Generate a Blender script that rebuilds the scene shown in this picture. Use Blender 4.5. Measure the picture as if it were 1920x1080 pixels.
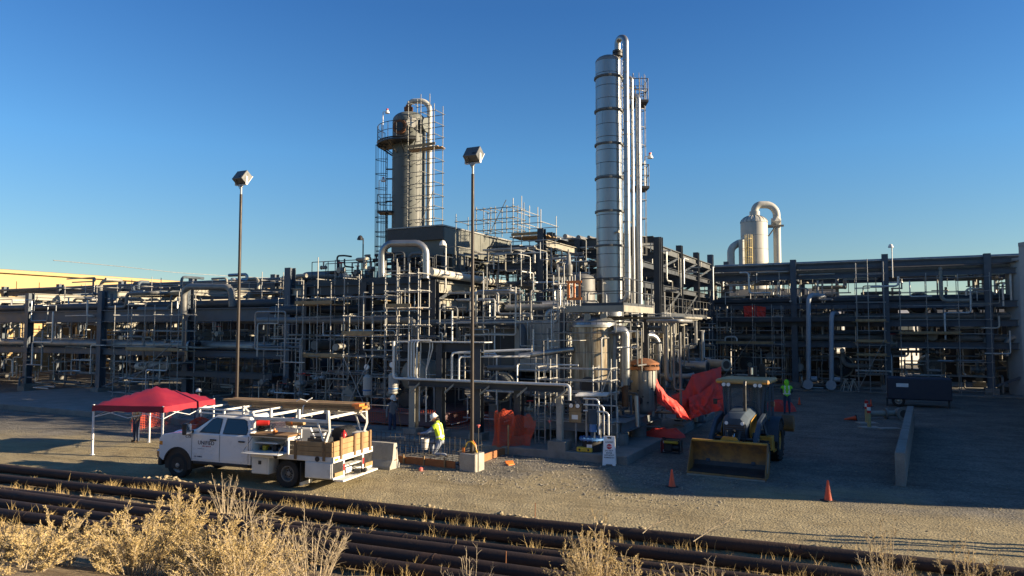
import bpy, math, random
from mathutils import Vector, Matrix, Quaternion, noise as mnoise
PI = math.pi
rad = math.radians
for o in list(bpy.data.objects):
    bpy.data.objects.remove(o, do_unlink=True)
SC = bpy.context.scene
COL = SC.collection
# ------------------------------------------------------------------ camera, light, exposure
FPX, CAM_H, HORIZON = 1350.0, 4.75, 615.0
PITCH = math.atan((HORIZON - 540) / FPX)
cam_d = bpy.data.cameras.new('camera')
cam = bpy.data.objects.new('camera', cam_d)
COL.objects.link(cam)
cam.location = (0, 0, CAM_H)
cam.rotation_euler = (PI / 2 + PITCH, 0, 0)
cam_d.sensor_width = 36
cam_d.lens = 36 * FPX / 1920
cam_d.clip_start = 0.1
cam_d.clip_end = 6000
SC.camera = cam
SUN_EL, SUN_DX, SUN_DY = rad(16), 0.983, -0.183
SUN_DIR = Vector((SUN_DX * math.cos(SUN_EL), SUN_DY * math.cos(SUN_EL), math.sin(SUN_EL))).normalized()
world = bpy.data.worlds.new('World')
SC.world = world
world.use_nodes = True
wn = world.node_tree
wn.nodes.clear()
wo = wn.nodes.new('ShaderNodeOutputWorld')
bg = wn.nodes.new('ShaderNodeBackground')
sky = wn.nodes.new('ShaderNodeTexSky')
sky.sky_type = 'NISHITA'
sky.sun_disc = False
sky.sun_elevation = SUN_EL
sky.sun_rotation = math.atan2(SUN_DX, SUN_DY)
sky.altitude = 50
sky.air_density = 1.0
sky.dust_density = 0.0
sky.ozone_density = 5.0
bg.inputs['Strength'].default_value = 0.058
wtc = wn.nodes.new('ShaderNodeTexCoord')
wsp = wn.nodes.new('ShaderNodeSeparateXYZ')
wrp = wn.nodes.new('ShaderNodeValToRGB')
wmx = wn.nodes.new('ShaderNodeMix'); wmx.data_type = 'RGBA'; wmx.blend_type = 'MULTIPLY'; wmx.inputs[0].default_value = 1
cr = wrp.color_ramp
cr.elements[0].position, cr.elements[0].color = .08, (.92, .86, .74, 1)
cr.elements[1].position, cr.elements[1].color = .41, (.50, .82, 1.05, 1)
e = cr.elements.new(.23); e.color = (.74, 1.0, 1.06, 1)
e = cr.elements.new(.8); e.color = (.68, .86, .96, 1)
wn.links.new(wtc.outputs['Generated'], wsp.inputs[0])
wn.links.new(wsp.outputs[2], wrp.inputs[0])
wn.links.new(sky.outputs[0], wmx.inputs[6])
wn.links.new(wrp.outputs[0], wmx.inputs[7])
wn.links.new(wmx.outputs[2], bg.inputs[0])
wn.links.new(bg.outputs[0], wo.inputs[0])
sun_d = bpy.data.lights.new('sun', 'SUN')
sun_d.energy = 5.0
sun_d.angle = rad(0.53)
sun_d.color = (1.0, 0.80, 0.54)
sun = bpy.data.objects.new('sun', sun_d)
COL.objects.link(sun)
sun.rotation_euler = SUN_DIR.to_track_quat('Z', 'Y').to_euler()
sun.location = (60, -11, 40)
vs = SC.view_settings
vs.view_transform = 'Standard'
vs.look = 'None'
vs.exposure = 1.45
vs.gamma = 1.0
vs.use_curve_mapping = False
SC.render.engine = 'CYCLES'
SC.cycles.max_bounces = 5
SC.cycles.diffuse_bounces = 3
SC.cycles.glossy_bounces = 3
SC.cycles.transparent_max_bounces = 12
SC.cycles.use_denoising = True

# ------------------------------------------------------------------ measuring helpers
CP, SP = math.cos(PITCH), math.sin(PITCH)
CAMP = Vector((0, 0, CAM_H))
def ray(px, py):
    x, y = (px - 960) / FPX, (540 - py) / FPX
    return Vector((x, CP - y * SP, SP + y * CP))
def at(px, py, Y):
    d = ray(px, py)
    return CAMP + d * (Y / d.y)
def G(px, py, z=0.0):
    d = ray(px, py)
    return CAMP + d * ((z - CAM_H) / d.z)
TH = rad(27)
AX = Vector((math.cos(TH), -math.sin(TH), 0))
BX = Vector((math.sin(TH), math.cos(TH), 0))
ORG = G(1176, 872)
def W(u, v, z=0.0):
    return ORG + AX * u + BX * v + Vector((0, 0, z))
def UV(p):
    d = p - ORG
    return d.dot(AX), d.dot(BX), p.z
def Pv(px, py, v):          # pixel -> (u, z) on the plane v
    d = ray(px, py)
    t = (v - (CAMP - ORG).dot(BX)) / d.dot(BX)
    return UV(CAMP + d * t)
def Pu(px, py, u):          # pixel -> (v, z) on the plane u
    d = ray(px, py)
    t = (u - (CAMP - ORG).dot(AX)) / d.dot(AX)
    q = UV(CAMP + d * t)
    return q
def Wv(px, py, v):
    return W(*Pv(px, py, v))
PLANT = -TH                # z rotation of the plant axes

# ------------------------------------------------------------------ mesh builder
def chamfer_box(sx, sy, sz, b):
    x, y, z = sx / 2, sy / 2, sz / 2
    b = min(b, x * .9, y * .9, z * .9)
    V, idx = [], {}
    for i in (-1, 1):
        for j in (-1, 1):
            for k in (-1, 1):
                for a in range(3):
                    c = [i * x, j * y, k * z]
                    s = [i, j, k]
                    for q in range(3):
                        if q != a:
                            c[q] -= s[q] * b
                    idx[(i, j, k, a)] = len(V)
                    V.append(tuple(c))
    F = []
    for a in range(3):
        o1, o2 = [q for q in range(3) if q != a]
        for s in (-1, 1):
            loop = []
            for (p, q) in ((-1, -1), (1, -1), (1, 1), (-1, 1)):
                c = [0, 0, 0]; c[a] = s; c[o1] = p; c[o2] = q
                loop.append(idx[(c[0], c[1], c[2], a)])
            F.append(loop if (s > 0) == (a != 1) else loop[::-1])
    for a in range(3):
        o1, o2 = [q for q in range(3) if q != a]
        for p in (-1, 1):
            for q in (-1, 1):
                c1 = [0, 0, 0]; c1[o1] = p; c1[o2] = q
                l = []
                for s, ax in ((-1, o1), (1, o1), (1, o2), (-1, o2)):
                    c = list(c1); c[a] = s
                    l.append(idx[(c[0], c[1], c[2], ax)])
                F.append(l)
    for i in (-1, 1):
        for j in (-1, 1):
            for k in (-1, 1):
                F.append([idx[(i, j, k, 0)], idx[(i, j, k, 1)], idx[(i, j, k, 2)]])
    # consistent outward winding
    out = []
    for f in F:
        p = [Vector(V[q]) for q in f]
        n = (p[1] - p[0]).cross(p[2] - p[0])
        c = sum(p, Vector()) / len(p)
        out.append(f if n.dot(c) > 0 else f[::-1])
    return V, out

def frame_of(d):
    d = d.normalized()
    a = Vector((0, 0, 1)) if abs(d.z) < .95 else Vector((1, 0, 0))
    x = a.cross(d).normalized()
    y = d.cross(x)
    return x, y

def fillet(pts, R, seg=4):
    pts = [Vector(p) for p in pts]
    pts = [p for i, p in enumerate(pts) if i == 0 or (p - pts[i - 1]).length > 1e-4]
    if R <= 0 or len(pts) < 3:
        return pts
    out = [pts[0]]
    for i in range(1, len(pts) - 1):
        a, b, c = pts[i - 1], pts[i], pts[i + 1]
        d1, d2 = (a - b), (c - b)
        l1, l2 = d1.length, d2.length
        if l1 < 1e-6 or l2 < 1e-6:
            continue
        d1, d2 = d1 / l1, d2 / l2
        ang = d1.angle(d2)
        if ang > PI - .02 or ang < .02:
            out.append(b); continue
        t = min(R / math.tan(ang / 2), l1 * .48, l2 * .48)
        r = t * math.tan(ang / 2)
        cen = b + (d1 + d2).normalized() * (r / math.sin(ang / 2))
        s, e = (b + d1 * t) - cen, (b + d2 * t) - cen
        tot = s.angle(e)
        ax = s.cross(e).normalized()
        for k in range(seg + 1):
            out.append(cen + Quaternion(ax, tot * k / seg) @ s)
    out.append(pts[-1])
    return out

class MB:
    def __init__(self):
        self.v, self.f, self.mi = [], [], []
        self.cur = 0
    def add(self, V, F, M=None):
        n = len(self.v)
        if M is None:
            self.v += [tuple(p) for p in V]
        else:
            self.v += [tuple(M @ Vector(p)) for p in V]
        self.f += [[q + n for q in f] for f in F]
        self.mi += [self.cur] * len(F)
        return self
    def box(self, c, s, bev=0.0, M=None, rz=0.0, rx=0.0, ry=0.0):
        if bev > 0:
            V, F = chamfer_box(s[0], s[1], s[2], bev)
        else:
            x, y, z = s[0] / 2, s[1] / 2, s[2] / 2
            V = [(-x, -y, -z), (x, -y, -z), (x, y, -z), (-x, y, -z), (-x, -y, z), (x, -y, z), (x, y, z), (-x, y, z)]
            F = [[3, 2, 1, 0], [4, 5, 6, 7], [0, 1, 5, 4], [1, 2, 6, 5], [2, 3, 7, 6], [3, 0, 4, 7]]
        T = Matrix.Translation(c)
        if rz or rx or ry:
            T = T @ Matrix.Rotation(rz, 4, 'Z') @ Matrix.Rotation(ry, 4, 'Y') @ Matrix.Rotation(rx, 4, 'X')
        return self.add(V, F, T if M is None else M @ T)
    def bb(self, x0, x1, y0, y1, z0, z1, bev=0.0, M=None):
        return self.box(((x0 + x1) / 2, (y0 + y1) / 2, (z0 + z1) / 2), (abs(x1 - x0), abs(y1 - y0), abs(z1 - z0)), bev, M)
    def tube(self, pts, r, n=8, caps=True, M=None, radii=None):
        pts = [Vector(p) for p in pts]
        m = len(pts)
        V, F = [], []
        d0 = (pts[1] - pts[0]).normalized()
        x, y = frame_of(d0)
        prev = d0
        for i, p in enumerate(pts):
            d = (pts[min(i + 1, m - 1)] - pts[max(i - 1, 0)])
            d = d.normalized() if d.length > 1e-9 else prev
            q = prev.rotation_difference(d)
            x = q @ x; y = q @ y
            prev = d
            rr = radii[i] if radii else r
            for k in range(n):
                a = 2 * PI * k / n
                V.append(p + x * (math.cos(a) * rr) + y * (math.sin(a) * rr))
        for i in range(m - 1):
            for k in range(n):
                a, b = i * n + k, i * n + (k + 1) % n
                F.append([a, b, b + n, a + n])
        if caps:
            F.append(list(range(n))[::-1])
            F.append([(m - 1) * n + k for k in range(n)])
        return self.add(V, F, M)
    def cyl(self, p, q, r, n=10, r2=None, caps=True, M=None):
        return self.tube([p, q], r, n, caps, M, [r, r if r2 is None else r2])
    def lathe(self, prof, n=16, c=(0, 0, 0), M=None, a0=0.0, a1=2 * PI):
        V, F = [], []
        full = abs(a1 - a0 - 2 * PI) < 1e-6
        cols = n if full else n + 1
        for (r, z) in prof:
            for k in range(cols):
                a = a0 + (a1 - a0) * k / n
                V.append((c[0] + r * math.cos(a), c[1] + r * math.sin(a), c[2] + z))
        for i in range(len(prof) - 1):
            for k in range(n):
                a = i * cols + k
                b = i * cols + ((k + 1) % cols)
                F.append([a, b, b + cols, a + cols])
        return self.add(V, F, M)
    def prism(self, poly, d0, d1, axis='y', M=None):
        n = len(poly)
        def mk(p, d):
            return (p[0], d, p[1]) if axis == 'y' else ((p[0], p[1], d) if axis == 'z' else (d, p[0], p[1]))
        V = [mk(p, d0) for p in poly] + [mk(p, d1) for p in poly]
        ar = sum(poly[i][0] * poly[(i + 1) % n][1] - poly[(i + 1) % n][0] * poly[i][1] for i in range(n))
        flip = (ar > 0) == (d1 > d0)
        if axis == 'y':
            flip = not flip
        F = [list(range(n)), [n + k for k in range(n)][::-1]]
        F += [[k, k + n, (k + 1) % n + n, (k + 1) % n] for k in range(n)]
        if flip:
            F = [f[::-1] for f in F]
        return self.add(V, F, M)
    def loft(self, rings, caps=True, closed=True, M=None):
        n = len(rings[0])
        V = [p for r in rings for p in r]
        F = []
        for i in range(len(rings) - 1):
            for k in range(n if closed else n - 1):
                a, b = i * n + k, i * n + (k + 1) % n
                F.append([a, b, b + n, a + n])
        if caps:
            F.append(list(range(n))[::-1])
            F.append([(len(rings) - 1) * n + k for k in range(n)])
        return self.add(V, F, M)
    def ico(self, c, r, rng=None, jit=0.0, M=None, sub=False, sq=(1, 1, 1)):
        t = (1 + 5 ** .5) / 2
        P = [(-1, t, 0), (1, t, 0), (-1, -t, 0), (1, -t, 0), (0, -1, t), (0, 1, t), (0, -1, -t), (0, 1, -t), (t, 0, -1), (t, 0, 1), (-t, 0, -1), (-t, 0, 1)]
        k = 1 / math.sqrt(1 + t * t)
        V = []
        for p in P:
            s = r * k * (1 + (rng.uniform(-jit, jit) if rng else 0))
            V.append((c[0] + p[0] * s * sq[0], c[1] + p[1] * s * sq[1], c[2] + p[2] * s * sq[2]))
        F = [[0, 11, 5], [0, 5, 1], [0, 1, 7], [0, 7, 10], [0, 10, 11], [1, 5, 9], [5, 11, 4], [11, 10, 2], [10, 7, 6], [7, 1, 8], [3, 9, 4], [3, 4, 2], [3, 2, 6], [3, 6, 8], [3, 8, 9], [4, 9, 5], [2, 4, 11], [6, 2, 10], [8, 6, 7], [9, 8, 1]]
        return self.add(V, F, M)
    def mesh(self, name, mats, sharp=35, smooth=True):
        me = bpy.data.meshes.new(name)
        me.from_pydata(self.v, [], self.f)
        mats = mats if isinstance(mats, (list, tuple)) else [mats]
        for m in mats:
            me.materials.append(m)
        if len(mats) > 1:
            me.polygons.foreach_set('material_index', self.mi)
        if smooth:
            me.polygons.foreach_set('use_smooth', [True] * len(self.f))
            me.set_sharp_from_angle(angle=rad(sharp))
        me.update()
        return me

# ------------------------------------------------------------------ things and parts
MW = {}
def props(o, label=None, cat=None, group=None, kind=None):
    if label: o['label'] = label
    if cat: o['category'] = cat
    if group: o['group'] = group
    if kind: o['kind'] = kind
    return o
def thing(name, label, cat, loc=(0, 0, 0), rz=0.0, group=None):
    o = bpy.data.objects.new(name, None)
    o.empty_display_size = .2
    COL.objects.link(o)
    o.location = loc
    o.rotation_euler = (0, 0, rz)
    MW[o] = Matrix.Translation(loc) @ Matrix.Rotation(rz, 4, 'Z')
    return props(o, label, cat, group)
def part(name, me, parent, M=None, world=False):
    """a mesh object under parent; M is local to the parent unless world is set"""
    o = bpy.data.objects.new(name, me)
    COL.objects.link(o)
    M = Matrix.Identity(4) if M is None else M
    if parent is not None:
        if world:
            M = MW[parent].inverted() @ M
        o.parent = parent
        MW[o] = MW[parent] @ M
    else:
        MW[o] = M
    o.matrix_basis = M
    return o
def build(mb, name, mat, parent, world=False, sharp=35, smooth=True):
    """mesh given in the parent's own coordinates (or in world ones)"""
    return part(name, mb.mesh(name, mat, sharp, smooth), parent, None if not world else Matrix.Identity(4), world)
def solo(mb, name, mat, label, cat, loc=(0, 0, 0), rz=0.0, group=None, kind=None, sharp=35, smooth=True, world=False):
    """a thing that is one mesh; with world=True the mesh is in world coordinates and gets its origin at loc"""
    loc = Vector(loc)
    if world:
        mb.v = [(p[0] - loc.x, p[1] - loc.y, p[2] - loc.z) for p in mb.v]
    me = mb.mesh(name, mat, sharp, smooth)
    o = bpy.data.objects.new(name, me)
    COL.objects.link(o)
    o.location = loc
    o.rotation_euler = (0, 0, rz)
    MW[o] = Matrix.Translation(loc) @ Matrix.Rotation(rz, 4, 'Z')
    return props(o, label, cat, group, kind)
def dup(o, loc=None, rz=None, label=None, parent=None):
    c = o.copy()
    COL.objects.link(c)
    if parent is not None: c.parent = parent
    if loc is not None: c.location = loc
    if rz is not None: c.rotation_euler = (0, 0, rz)
    if label: c['label'] = label
    for ch in o.children:
        dup(ch, parent=c)
    return c

UNIT = {}
def unit(shape, mat):
    k = (shape, mat.name)
    if k not in UNIT:
        b = MB()
        if shape == 'box':
            b.box((0, 0, .5), (1, 1, 1))
        elif shape == 'rod':
            b.cyl((0, 0, 0), (0, 0, 1), .5, 8)
        elif shape == 'pipe':
            b.cyl((0, 0, 0), (0, 0, 1), .5, 16)
        elif shape == 'ibeam':            # flanges lie across local y
            t, w = .09, .07
            P = [(-.5, -.5), (.5, -.5), (.5, -.5 + t), (w / 2, -.5 + t), (w / 2, .5 - t), (.5, .5 - t), (.5, .5), (-.5, .5), (-.5, .5 - t), (-w / 2, .5 - t), (-w / 2, -.5 + t), (-.5, -.5 + t)]
            b.prism(P, 0, 1, 'z')
        elif shape == 'angle':
            P = [(-.5, -.5), (.5, -.5), (.5, -.38), (-.38, -.38), (-.38, .5), (-.5, .5)]
            b.prism(P, 0, 1, 'z')
        elif shape == 'plank':
            b.add(*chamfer_box(1, 1, 1, .06), M=Matrix.Translation((0, 0, .5)))
        UNIT[k] = b.mesh(shape + '_' + mat.name, mat, 35, shape in ('rod', 'pipe'))
    return UNIT[k]
def bar(parent, name, p, q, w, h, mat, shape='box', up=(0, 0, 1), roll=0.0):
    """a shared unit bar stretched from p to q (world): w across, h along up"""
    p, q = Vector(p), Vector(q)
    d = q - p
    L = d.length
    d = d / L
    up = Vector(up)
    if abs(up.dot(d)) > .97:
        up = BX
    x = up.cross(d).normalized()
    y = d.cross(x)
    if roll:
        Q = Quaternion(d, roll); x = Q @ x; y = Q @ y
    M = Matrix(((x.x * w, y.x * h, d.x * L, p.x), (x.y * w, y.y * h, d.y * L, p.y), (x.z * w, y.z * h, d.z * L, p.z), (0, 0, 0, 1)))
    return part(name, unit(shape, mat), parent, M, True)

# ------------------------------------------------------------------ materials
MT = {}
def material(name, col, rough=.6, metal=0.0, var=.25, scale=3.0, bump=0.0, bscale=40.0, col2=None, thr=.55, fine=0.0, streak=0.0, spec=.5, coat=0.0):
    """procedural paint/stone/metal: base colour broken up by two noises; col2 shows where the big noise passes thr"""
    m = bpy.data.materials.new(name)
    m.use_nodes = True
    nt = m.node_tree
    b = nt.nodes['Principled BSDF']
    b.inputs['Metallic'].default_value = metal
    b.inputs['Specular IOR Level'].default_value = spec
    if coat: b.inputs['Coat Weight'].default_value = coat
    tc = nt.nodes.new('ShaderNodeTexCoord')
    geo = nt.nodes.new('ShaderNodeNewGeometry')
    mp = nt.nodes.new('ShaderNodeMapping')
    nt.links.new(geo.outputs['Position'], mp.inputs[0])
    if streak:
        mp.inputs['Scale'].default_value = (1, 1, streak)
    n1 = nt.nodes.new('ShaderNodeTexNoise')
    n1.inputs['Scale'].default_value = scale
    n1.inputs['Detail'].default_value = 6
    n1.inputs['Roughness'].default_value = .62
    nt.links.new(mp.outputs[0], n1.inputs['Vector'])
    mr = nt.nodes.new('ShaderNodeMapRange')
    mr.inputs[1].default_value = .3; mr.inputs[2].default_value = .7
    mr.inputs[3].default_value = 1 - var; mr.inputs[4].default_value = 1 + var
    nt.links.new(n1.outputs[0], mr.inputs[0])
    mul = nt.nodes.new('ShaderNodeMix'); mul.data_type = 'RGBA'; mul.blend_type = 'MULTIPLY'
    mul.inputs[0].default_value = 1
    mul.inputs[6].default_value = (*col, 1)
    nt.links.new(mr.outputs[0], mul.inputs[7])
    last = mul.outputs[2]
    if col2:
        n2 = nt.nodes.new('ShaderNodeTexNoise')
        n2.inputs['Scale'].default_value = scale * .6
        n2.inputs['Detail'].default_value = 8
        n2.inputs['Roughness'].default_value = .7
        nt.links.new(mp.outputs[0], n2.inputs['Vector'])
        r2 = nt.nodes.new('ShaderNodeMapRange')
        r2.inputs[1].default_value = thr - .06; r2.inputs[2].default_value = thr + .1
        nt.links.new(n2.outputs[0], r2.inputs[0])
        mx = nt.nodes.new('ShaderNodeMix'); mx.data_type = 'RGBA'
        nt.links.new(r2.outputs[0], mx.inputs[0])
        nt.links.new(last, mx.inputs[6])
        mx.inputs[7].default_value = (*col2, 1)
        last = mx.outputs[2]
    if fine:
        n3 = nt.nodes.new('ShaderNodeTexNoise')
        n3.inputs['Scale'].default_value = bscale
        n3.inputs['Detail'].default_value = 3
        nt.links.new(geo.outputs['Position'], n3.inputs['Vector'])
        r3 = nt.nodes.new('ShaderNodeMapRange')
        r3.inputs[1].default_value = .3; r3.inputs[2].default_value = .7
        r3.inputs[3].default_value = 1 - fine; r3.inputs[4].default_value = 1 + fine
        nt.links.new(n3.outputs[0], r3.inputs[0])
        m2 = nt.nodes.new('ShaderNodeMix'); m2.data_type = 'RGBA'; m2.blend_type = 'MULTIPLY'
        m2.inputs[0].default_value = 1
        nt.links.new(last, m2.inputs[6]); nt.links.new(r3.outputs[0], m2.inputs[7])
        last = m2.outputs[2]
    nt.links.new(last, b.inputs['Base Color'])
    rr = nt.nodes.new('ShaderNodeMapRange')
    rr.inputs[1].default_value = .3; rr.inputs[2].default_value = .7
    rr.inputs[3].default_value = max(.05, rough - .12); rr.inputs[4].default_value = min(1, rough + .12)
    nt.links.new(n1.outputs[0], rr.inputs[0])
    nt.links.new(rr.outputs[0], b.inputs['Roughness'])
    if bump:
        nb = nt.nodes.new('ShaderNodeTexNoise')
        nb.inputs['Scale'].default_value = bscale
        nb.inputs['Detail'].default_value = 5
        nt.links.new(geo.outputs['Position'], nb.inputs['Vector'])
        bp = nt.nodes.new('ShaderNodeBump')
        bp.inputs['Strength'].default_value = bump
        bp.inputs['Distance'].default_value = .03
        nt.links.new(nb.outputs[0], bp.inputs['Height'])
        nt.links.new(bp.outputs[0], b.inputs['Normal'])
    MT[name] = m
    return m
def M_(n): return MT[n]
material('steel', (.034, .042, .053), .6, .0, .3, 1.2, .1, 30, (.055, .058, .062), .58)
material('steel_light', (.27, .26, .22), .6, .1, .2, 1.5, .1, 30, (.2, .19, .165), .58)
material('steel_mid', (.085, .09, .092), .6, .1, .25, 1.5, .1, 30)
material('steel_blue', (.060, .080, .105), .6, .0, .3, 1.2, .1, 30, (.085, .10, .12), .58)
material('riser_paint', (.30, .34, .385), .5, .0, .12, 2, .05, 30)
material('scaffold_dark', (.15, .155, .15), .55, .2, .3, 5)
material('conduit', (.56, .57, .56), .4, .3, .15, 4)
material('shelter_dark', (.03, .032, .034), .8, .0, .3, .7)  # near black puts the shade behind the racks into the colour
material('galvanised', (.28, .285, .28), .5, .4, .25, 4, .05, 60, (.19, .19, .19), .6)
material('scaffold', (.31, .31, .295), .55, .2, .3, 5, .05, 60, (.2, .175, .15), .62)
material('cladding', (.31, .32, .325), .36, .8, .18, 1.4, .12, 9, (.23, .23, .225), .60, streak=.25)
material('cladding_dull', (.27, .265, .25), .5, .5, .2, 1.4, .1, 9, (.2, .19, .175), .58)
material('pipe_grey', (.16, .162, .158), .5, .1, .25, 2, .05, 30, (.11, .11, .105), .6)
material('pipe_white', (.46, .44, .385), .5, .0, .15, 2, .05, 30, (.35, .33, .28), .62)
material('pipe_blue', (.075, .10, .125), .5, .1, .25, 2, .05, 30)
material('column_paint', (.10, .112, .108), .6, .0, .18, .9, .06, 20, (.075, .082, .08), .58, streak=.3)
material('white_column', (.40, .395, .36), .55, .0, .14, 1.2, .06, 20, (.31, .295, .255), .62, streak=.3)
material('concrete', (.20, .197, .182), .85, .0, .22, 1.6, .25, 60, (.14, .137, .125), .56, fine=.18)
material('concrete_pale', (.33, .315, .275), .85, .0, .2, 2.2, .25, 60, (.23, .22, .19), .58, fine=.15)
material('truck_white', (.74, .74, .73), .3, .0, .05, 1.5, .0, 40, (.56, .54, .48), .70, coat=.5)
material('utility_white', (.64, .635, .60), .5, .0, .1, 2.5, .04, 20, (.44, .41, .34), .66)
material('black_rubber', (.018, .018, .018), .8, .0, .3, 8, .2, 60, (.05, .045, .035), .62)
material('black_paint', (.02, .021, .023), .45, .0, .25, 5)
material('dark_iron', (.04, .042, .045), .55, .3, .3, 5)
material('glass_dark', (.012, .017, .022), .06, .0, .1, 1, spec=.8)
material('chrome', (.72, .72, .71), .18, 1.0, .08, 4)
material('rim_steel', (.40, .40, .39), .38, .7, .2, 6)
material('timber', (.32, .205, .095), .75, .0, .3, 3.5, .15, 50, (.22, .13, .06), .58, streak=.3)
material('timber_dark', (.19, .115, .055), .8, .0, .3, 3.5, .15, 50, (.12, .075, .04), .58)
material('plank', (.34, .235, .12), .75, .0, .28, 3.5, .15, 50, (.21, .15, .085), .56)
material('form_board', (.30, .115, .04), .7, .0, .3, 2.5, .12, 50, (.2, .08, .035), .6)
material('rust_pipe', (.030, .018, .015), .75, .1, .4, 1.6, .2, 25, (.062, .032, .02), .60)
material('rust', (.23, .095, .04), .85, .1, .35, 4, .2, 40, (.12, .06, .035), .55)
material('canopy_red', (.25, .010, .026), .6, .0, .15, 1.5, .1, 5)
material('sheet_red', (.62, .045, .03), .65, .0, .15, 1.5, .1, 12)
material('mesh_orange', (.62, .075, .022), .55, .0, .12, 4)
material('cone_orange', (.72, .085, .02), .5, .0, .1, 6)
material('red_paint', (.45, .02, .02), .4, .0, .12, 5)
material('orange_paint', (.70, .20, .04), .45, .0, .15, 5)
material('yellow_paint', (.62, .42, .04), .5, .0, .15, 5)
material('ladder_yellow', (.62, .48, .16), .5, .0, .12, 5)
material('loader_yellow', (.46, .24, .035), .5, .0, .22, 3, .05, 30, (.30, .17, .05), .62)
material('bucket_worn', (.27, .145, .045), .6, .1, .3, 3.5, .15, 30, (.13, .085, .05), .5)
material('loader_roof', (.42, .27, .11), .6, .0, .2, 2)
material('loader_grey', (.045, .066, .092), .7, .0, .2, 3, spec=.3)
material('skin', (.36, .19, .12), .5, .0, .1, 10)
material('skin_dark', (.12, .065, .042), .5, .0, .1, 10)
material('denim', (.035, .055, .11), .85, .0, .3, 9, .1, 60)
material('denim_pale', (.24, .27, .33), .85, .0, .25, 9, .1, 60)
material('shirt_grey', (.19, .19, .20), .85, .0, .15, 6)
material('shirt_blue', (.19, .27, .42), .85, .0, .15, 6)
material('hi_vis', (.55, .72, .03), .7, .0, .08, 5)
material('hi_vis_green', (.28, .80, .03), .7, .0, .08, 5)
material('reflective', (.75, .76, .72), .4, .0, .05, 5)
material('helmet', (.78, .77, .73), .35, .0, .05, 5)
material('boots', (.10, .065, .04), .8, .0, .2, 8)
material('hair', (.02, .015, .012), .7, .0, .2, 20)
material('sign_white', (.74, .75, .76), .5, .0, .05, 4)
material('sign_red', (.42, .02, .035), .5, .0, .08, 4)
material('letter_dark', (.025, .03, .05), .6, .0, .05, 4)
material('letter_red', (.40, .03, .04), .6, .0, .05, 4)
material('amber', (.75, .28, .04), .3, .0, .1, 5)
material('lens', (.75, .77, .78), .1, .0, .05, 5, spec=.8)
material('cooler_paint', (.115, .122, .11), .6, .1, .22, 1.3, .08, 20, (.15, .155, .14), .58)
material('cooler_top', (.06, .064, .065), .75, .1, .25, 3, .3, 45, fine=.3)
material('skid_pink', (.14, .085, .09), .7, .0, .22, 1.5, .05, 30, (.1, .065, .07), .6)
material('skid_grey', (.17, .19, .2), .6, .1, .2, 2, .05, 30)
material('duct_pale', (.36, .365, .335), .55, .2, .16, 1.2, .08, 10, (.26, .26, .23), .6)
material('wall_tan', (.40, .285, .135), .8, .0, .12, 1.5, fine=.06)
material('wall_pale', (.62, .60, .55), .8, .0, .1, .8)
material('wall_grey', (.33, .33, .32), .8, .0, .14, .8)
material('roof_grey', (.30, .29, .28), .7, .0, .15, .6)
material('window_dark', (.02, .025, .03), .1, .0, .1, 1, spec=.8)
material('rebar', (.06, .055, .05), .7, .3, .3, 8)
material('bucket_plastic', (.62, .60, .56), .5, .0, .15, 8)
material('cap_pink', (.62, .14, .12), .5, .0, .1, 6)
material('blue_paint', (.05, .16, .38), .45, .0, .15, 5)
material('gauge_face', (.78, .78, .75), .4, .0, .05, 6)
material('bollard', (.42, .33, .15), .7, .0, .2, 5)
material('stone', (.25, .225, .175), .9, .0, .3, 5, .2, 50, (.19, .175, .145), .55)
material('dirt_clod', (.31, .25, .155), .95, .0, .3, 6, .3, 40, (.25, .195, .12), .55)
material('dry_grass', (.46, .335, .14), .8, .0, .3, 3)
material('dry_bush', (.50, .375, .165), .85, .0, .3, 7, col2=(.36, .28, .11), thr=.58)
material('dead_stem', (.39, .32, .22), .85, .0, .3, 5)
material('insulation_green', (.22, .33, .22), .6, .2, .2, 3)
# ================================================================== ground
ORD_ = ('first', 'second', 'third', 'fourth')
PA, PB = G(240, 912), G(1580, 1058)
PDIR = (PB - PA).normalized()
PNRM = Vector((PDIR.y, -PDIR.x, 0))           # towards the camera
if PNRM.y > 0: PNRM = -PNRM
def sdist(x, y):
    return (Vector((x, y, 0)) - Vector((PA.x, PA.y, 0))).dot(PNRM)
def nz(x, y, s, k=0):
    return mnoise.noise(Vector((x * s + 13.7 * k, y * s, 3.1 * k)))
def ground_z(x, y):
    s = sdist(x, y)
    z = .02 * nz(x, y, .5) + .012 * nz(x, y, 2.2, 1)
    berm = math.exp(-((s + .34) / .26) ** 2) * (.13 + .30 * nz(x, y, .75, 2) + .08 * nz(x, y, 3, 8))
    z += max(0, berm)
    if s > .2 and s < 6:
        z += (.05 * nz(x, y, 1.6, 3) + .03 * nz(x, y, 4.5, 4)) * min(1, (s - .2) * 2)
    if s > 4.6:
        z += (s - 4.6) * .33 * min(1, (s - 4.6) / 1.5)
    # tyre-worn ruts in the yard road
    if -4 < s < -.7:
        z += .018 * math.sin(sdist(x, y) * 6) * nz(x, y, .3, 6) + .02 * nz(x, y, 3.3, 7)
    u, v = (Vector((x, y, 0)) - Vector((ORG.x, ORG.y, 0))).dot(AX), (Vector((x, y, 0)) - Vector((ORG.x, ORG.y, 0))).dot(BX)
    if v > -.3 and u < .3:
        z = min(z, .0)
    return max(z, -.06) if s < 4.6 else z
def axis_pts(lo, hi, step, far):
    a = []
    x = lo
    while x <= hi + 1e-6:
        a.append(x); x += step
    s, p = step, hi
    b = []
    while p < far:
        s *= 1.35; p += s; b.append(p)
    s, p = step, lo
    c = []
    while p > -far:
        s *= 1.35; p -= s; c.append(p)
    return c[::-1] + a + b
gx, gy = axis_pts(-24, 22, .17, 3800), axis_pts(6, 34, .17, 3800)
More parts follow.
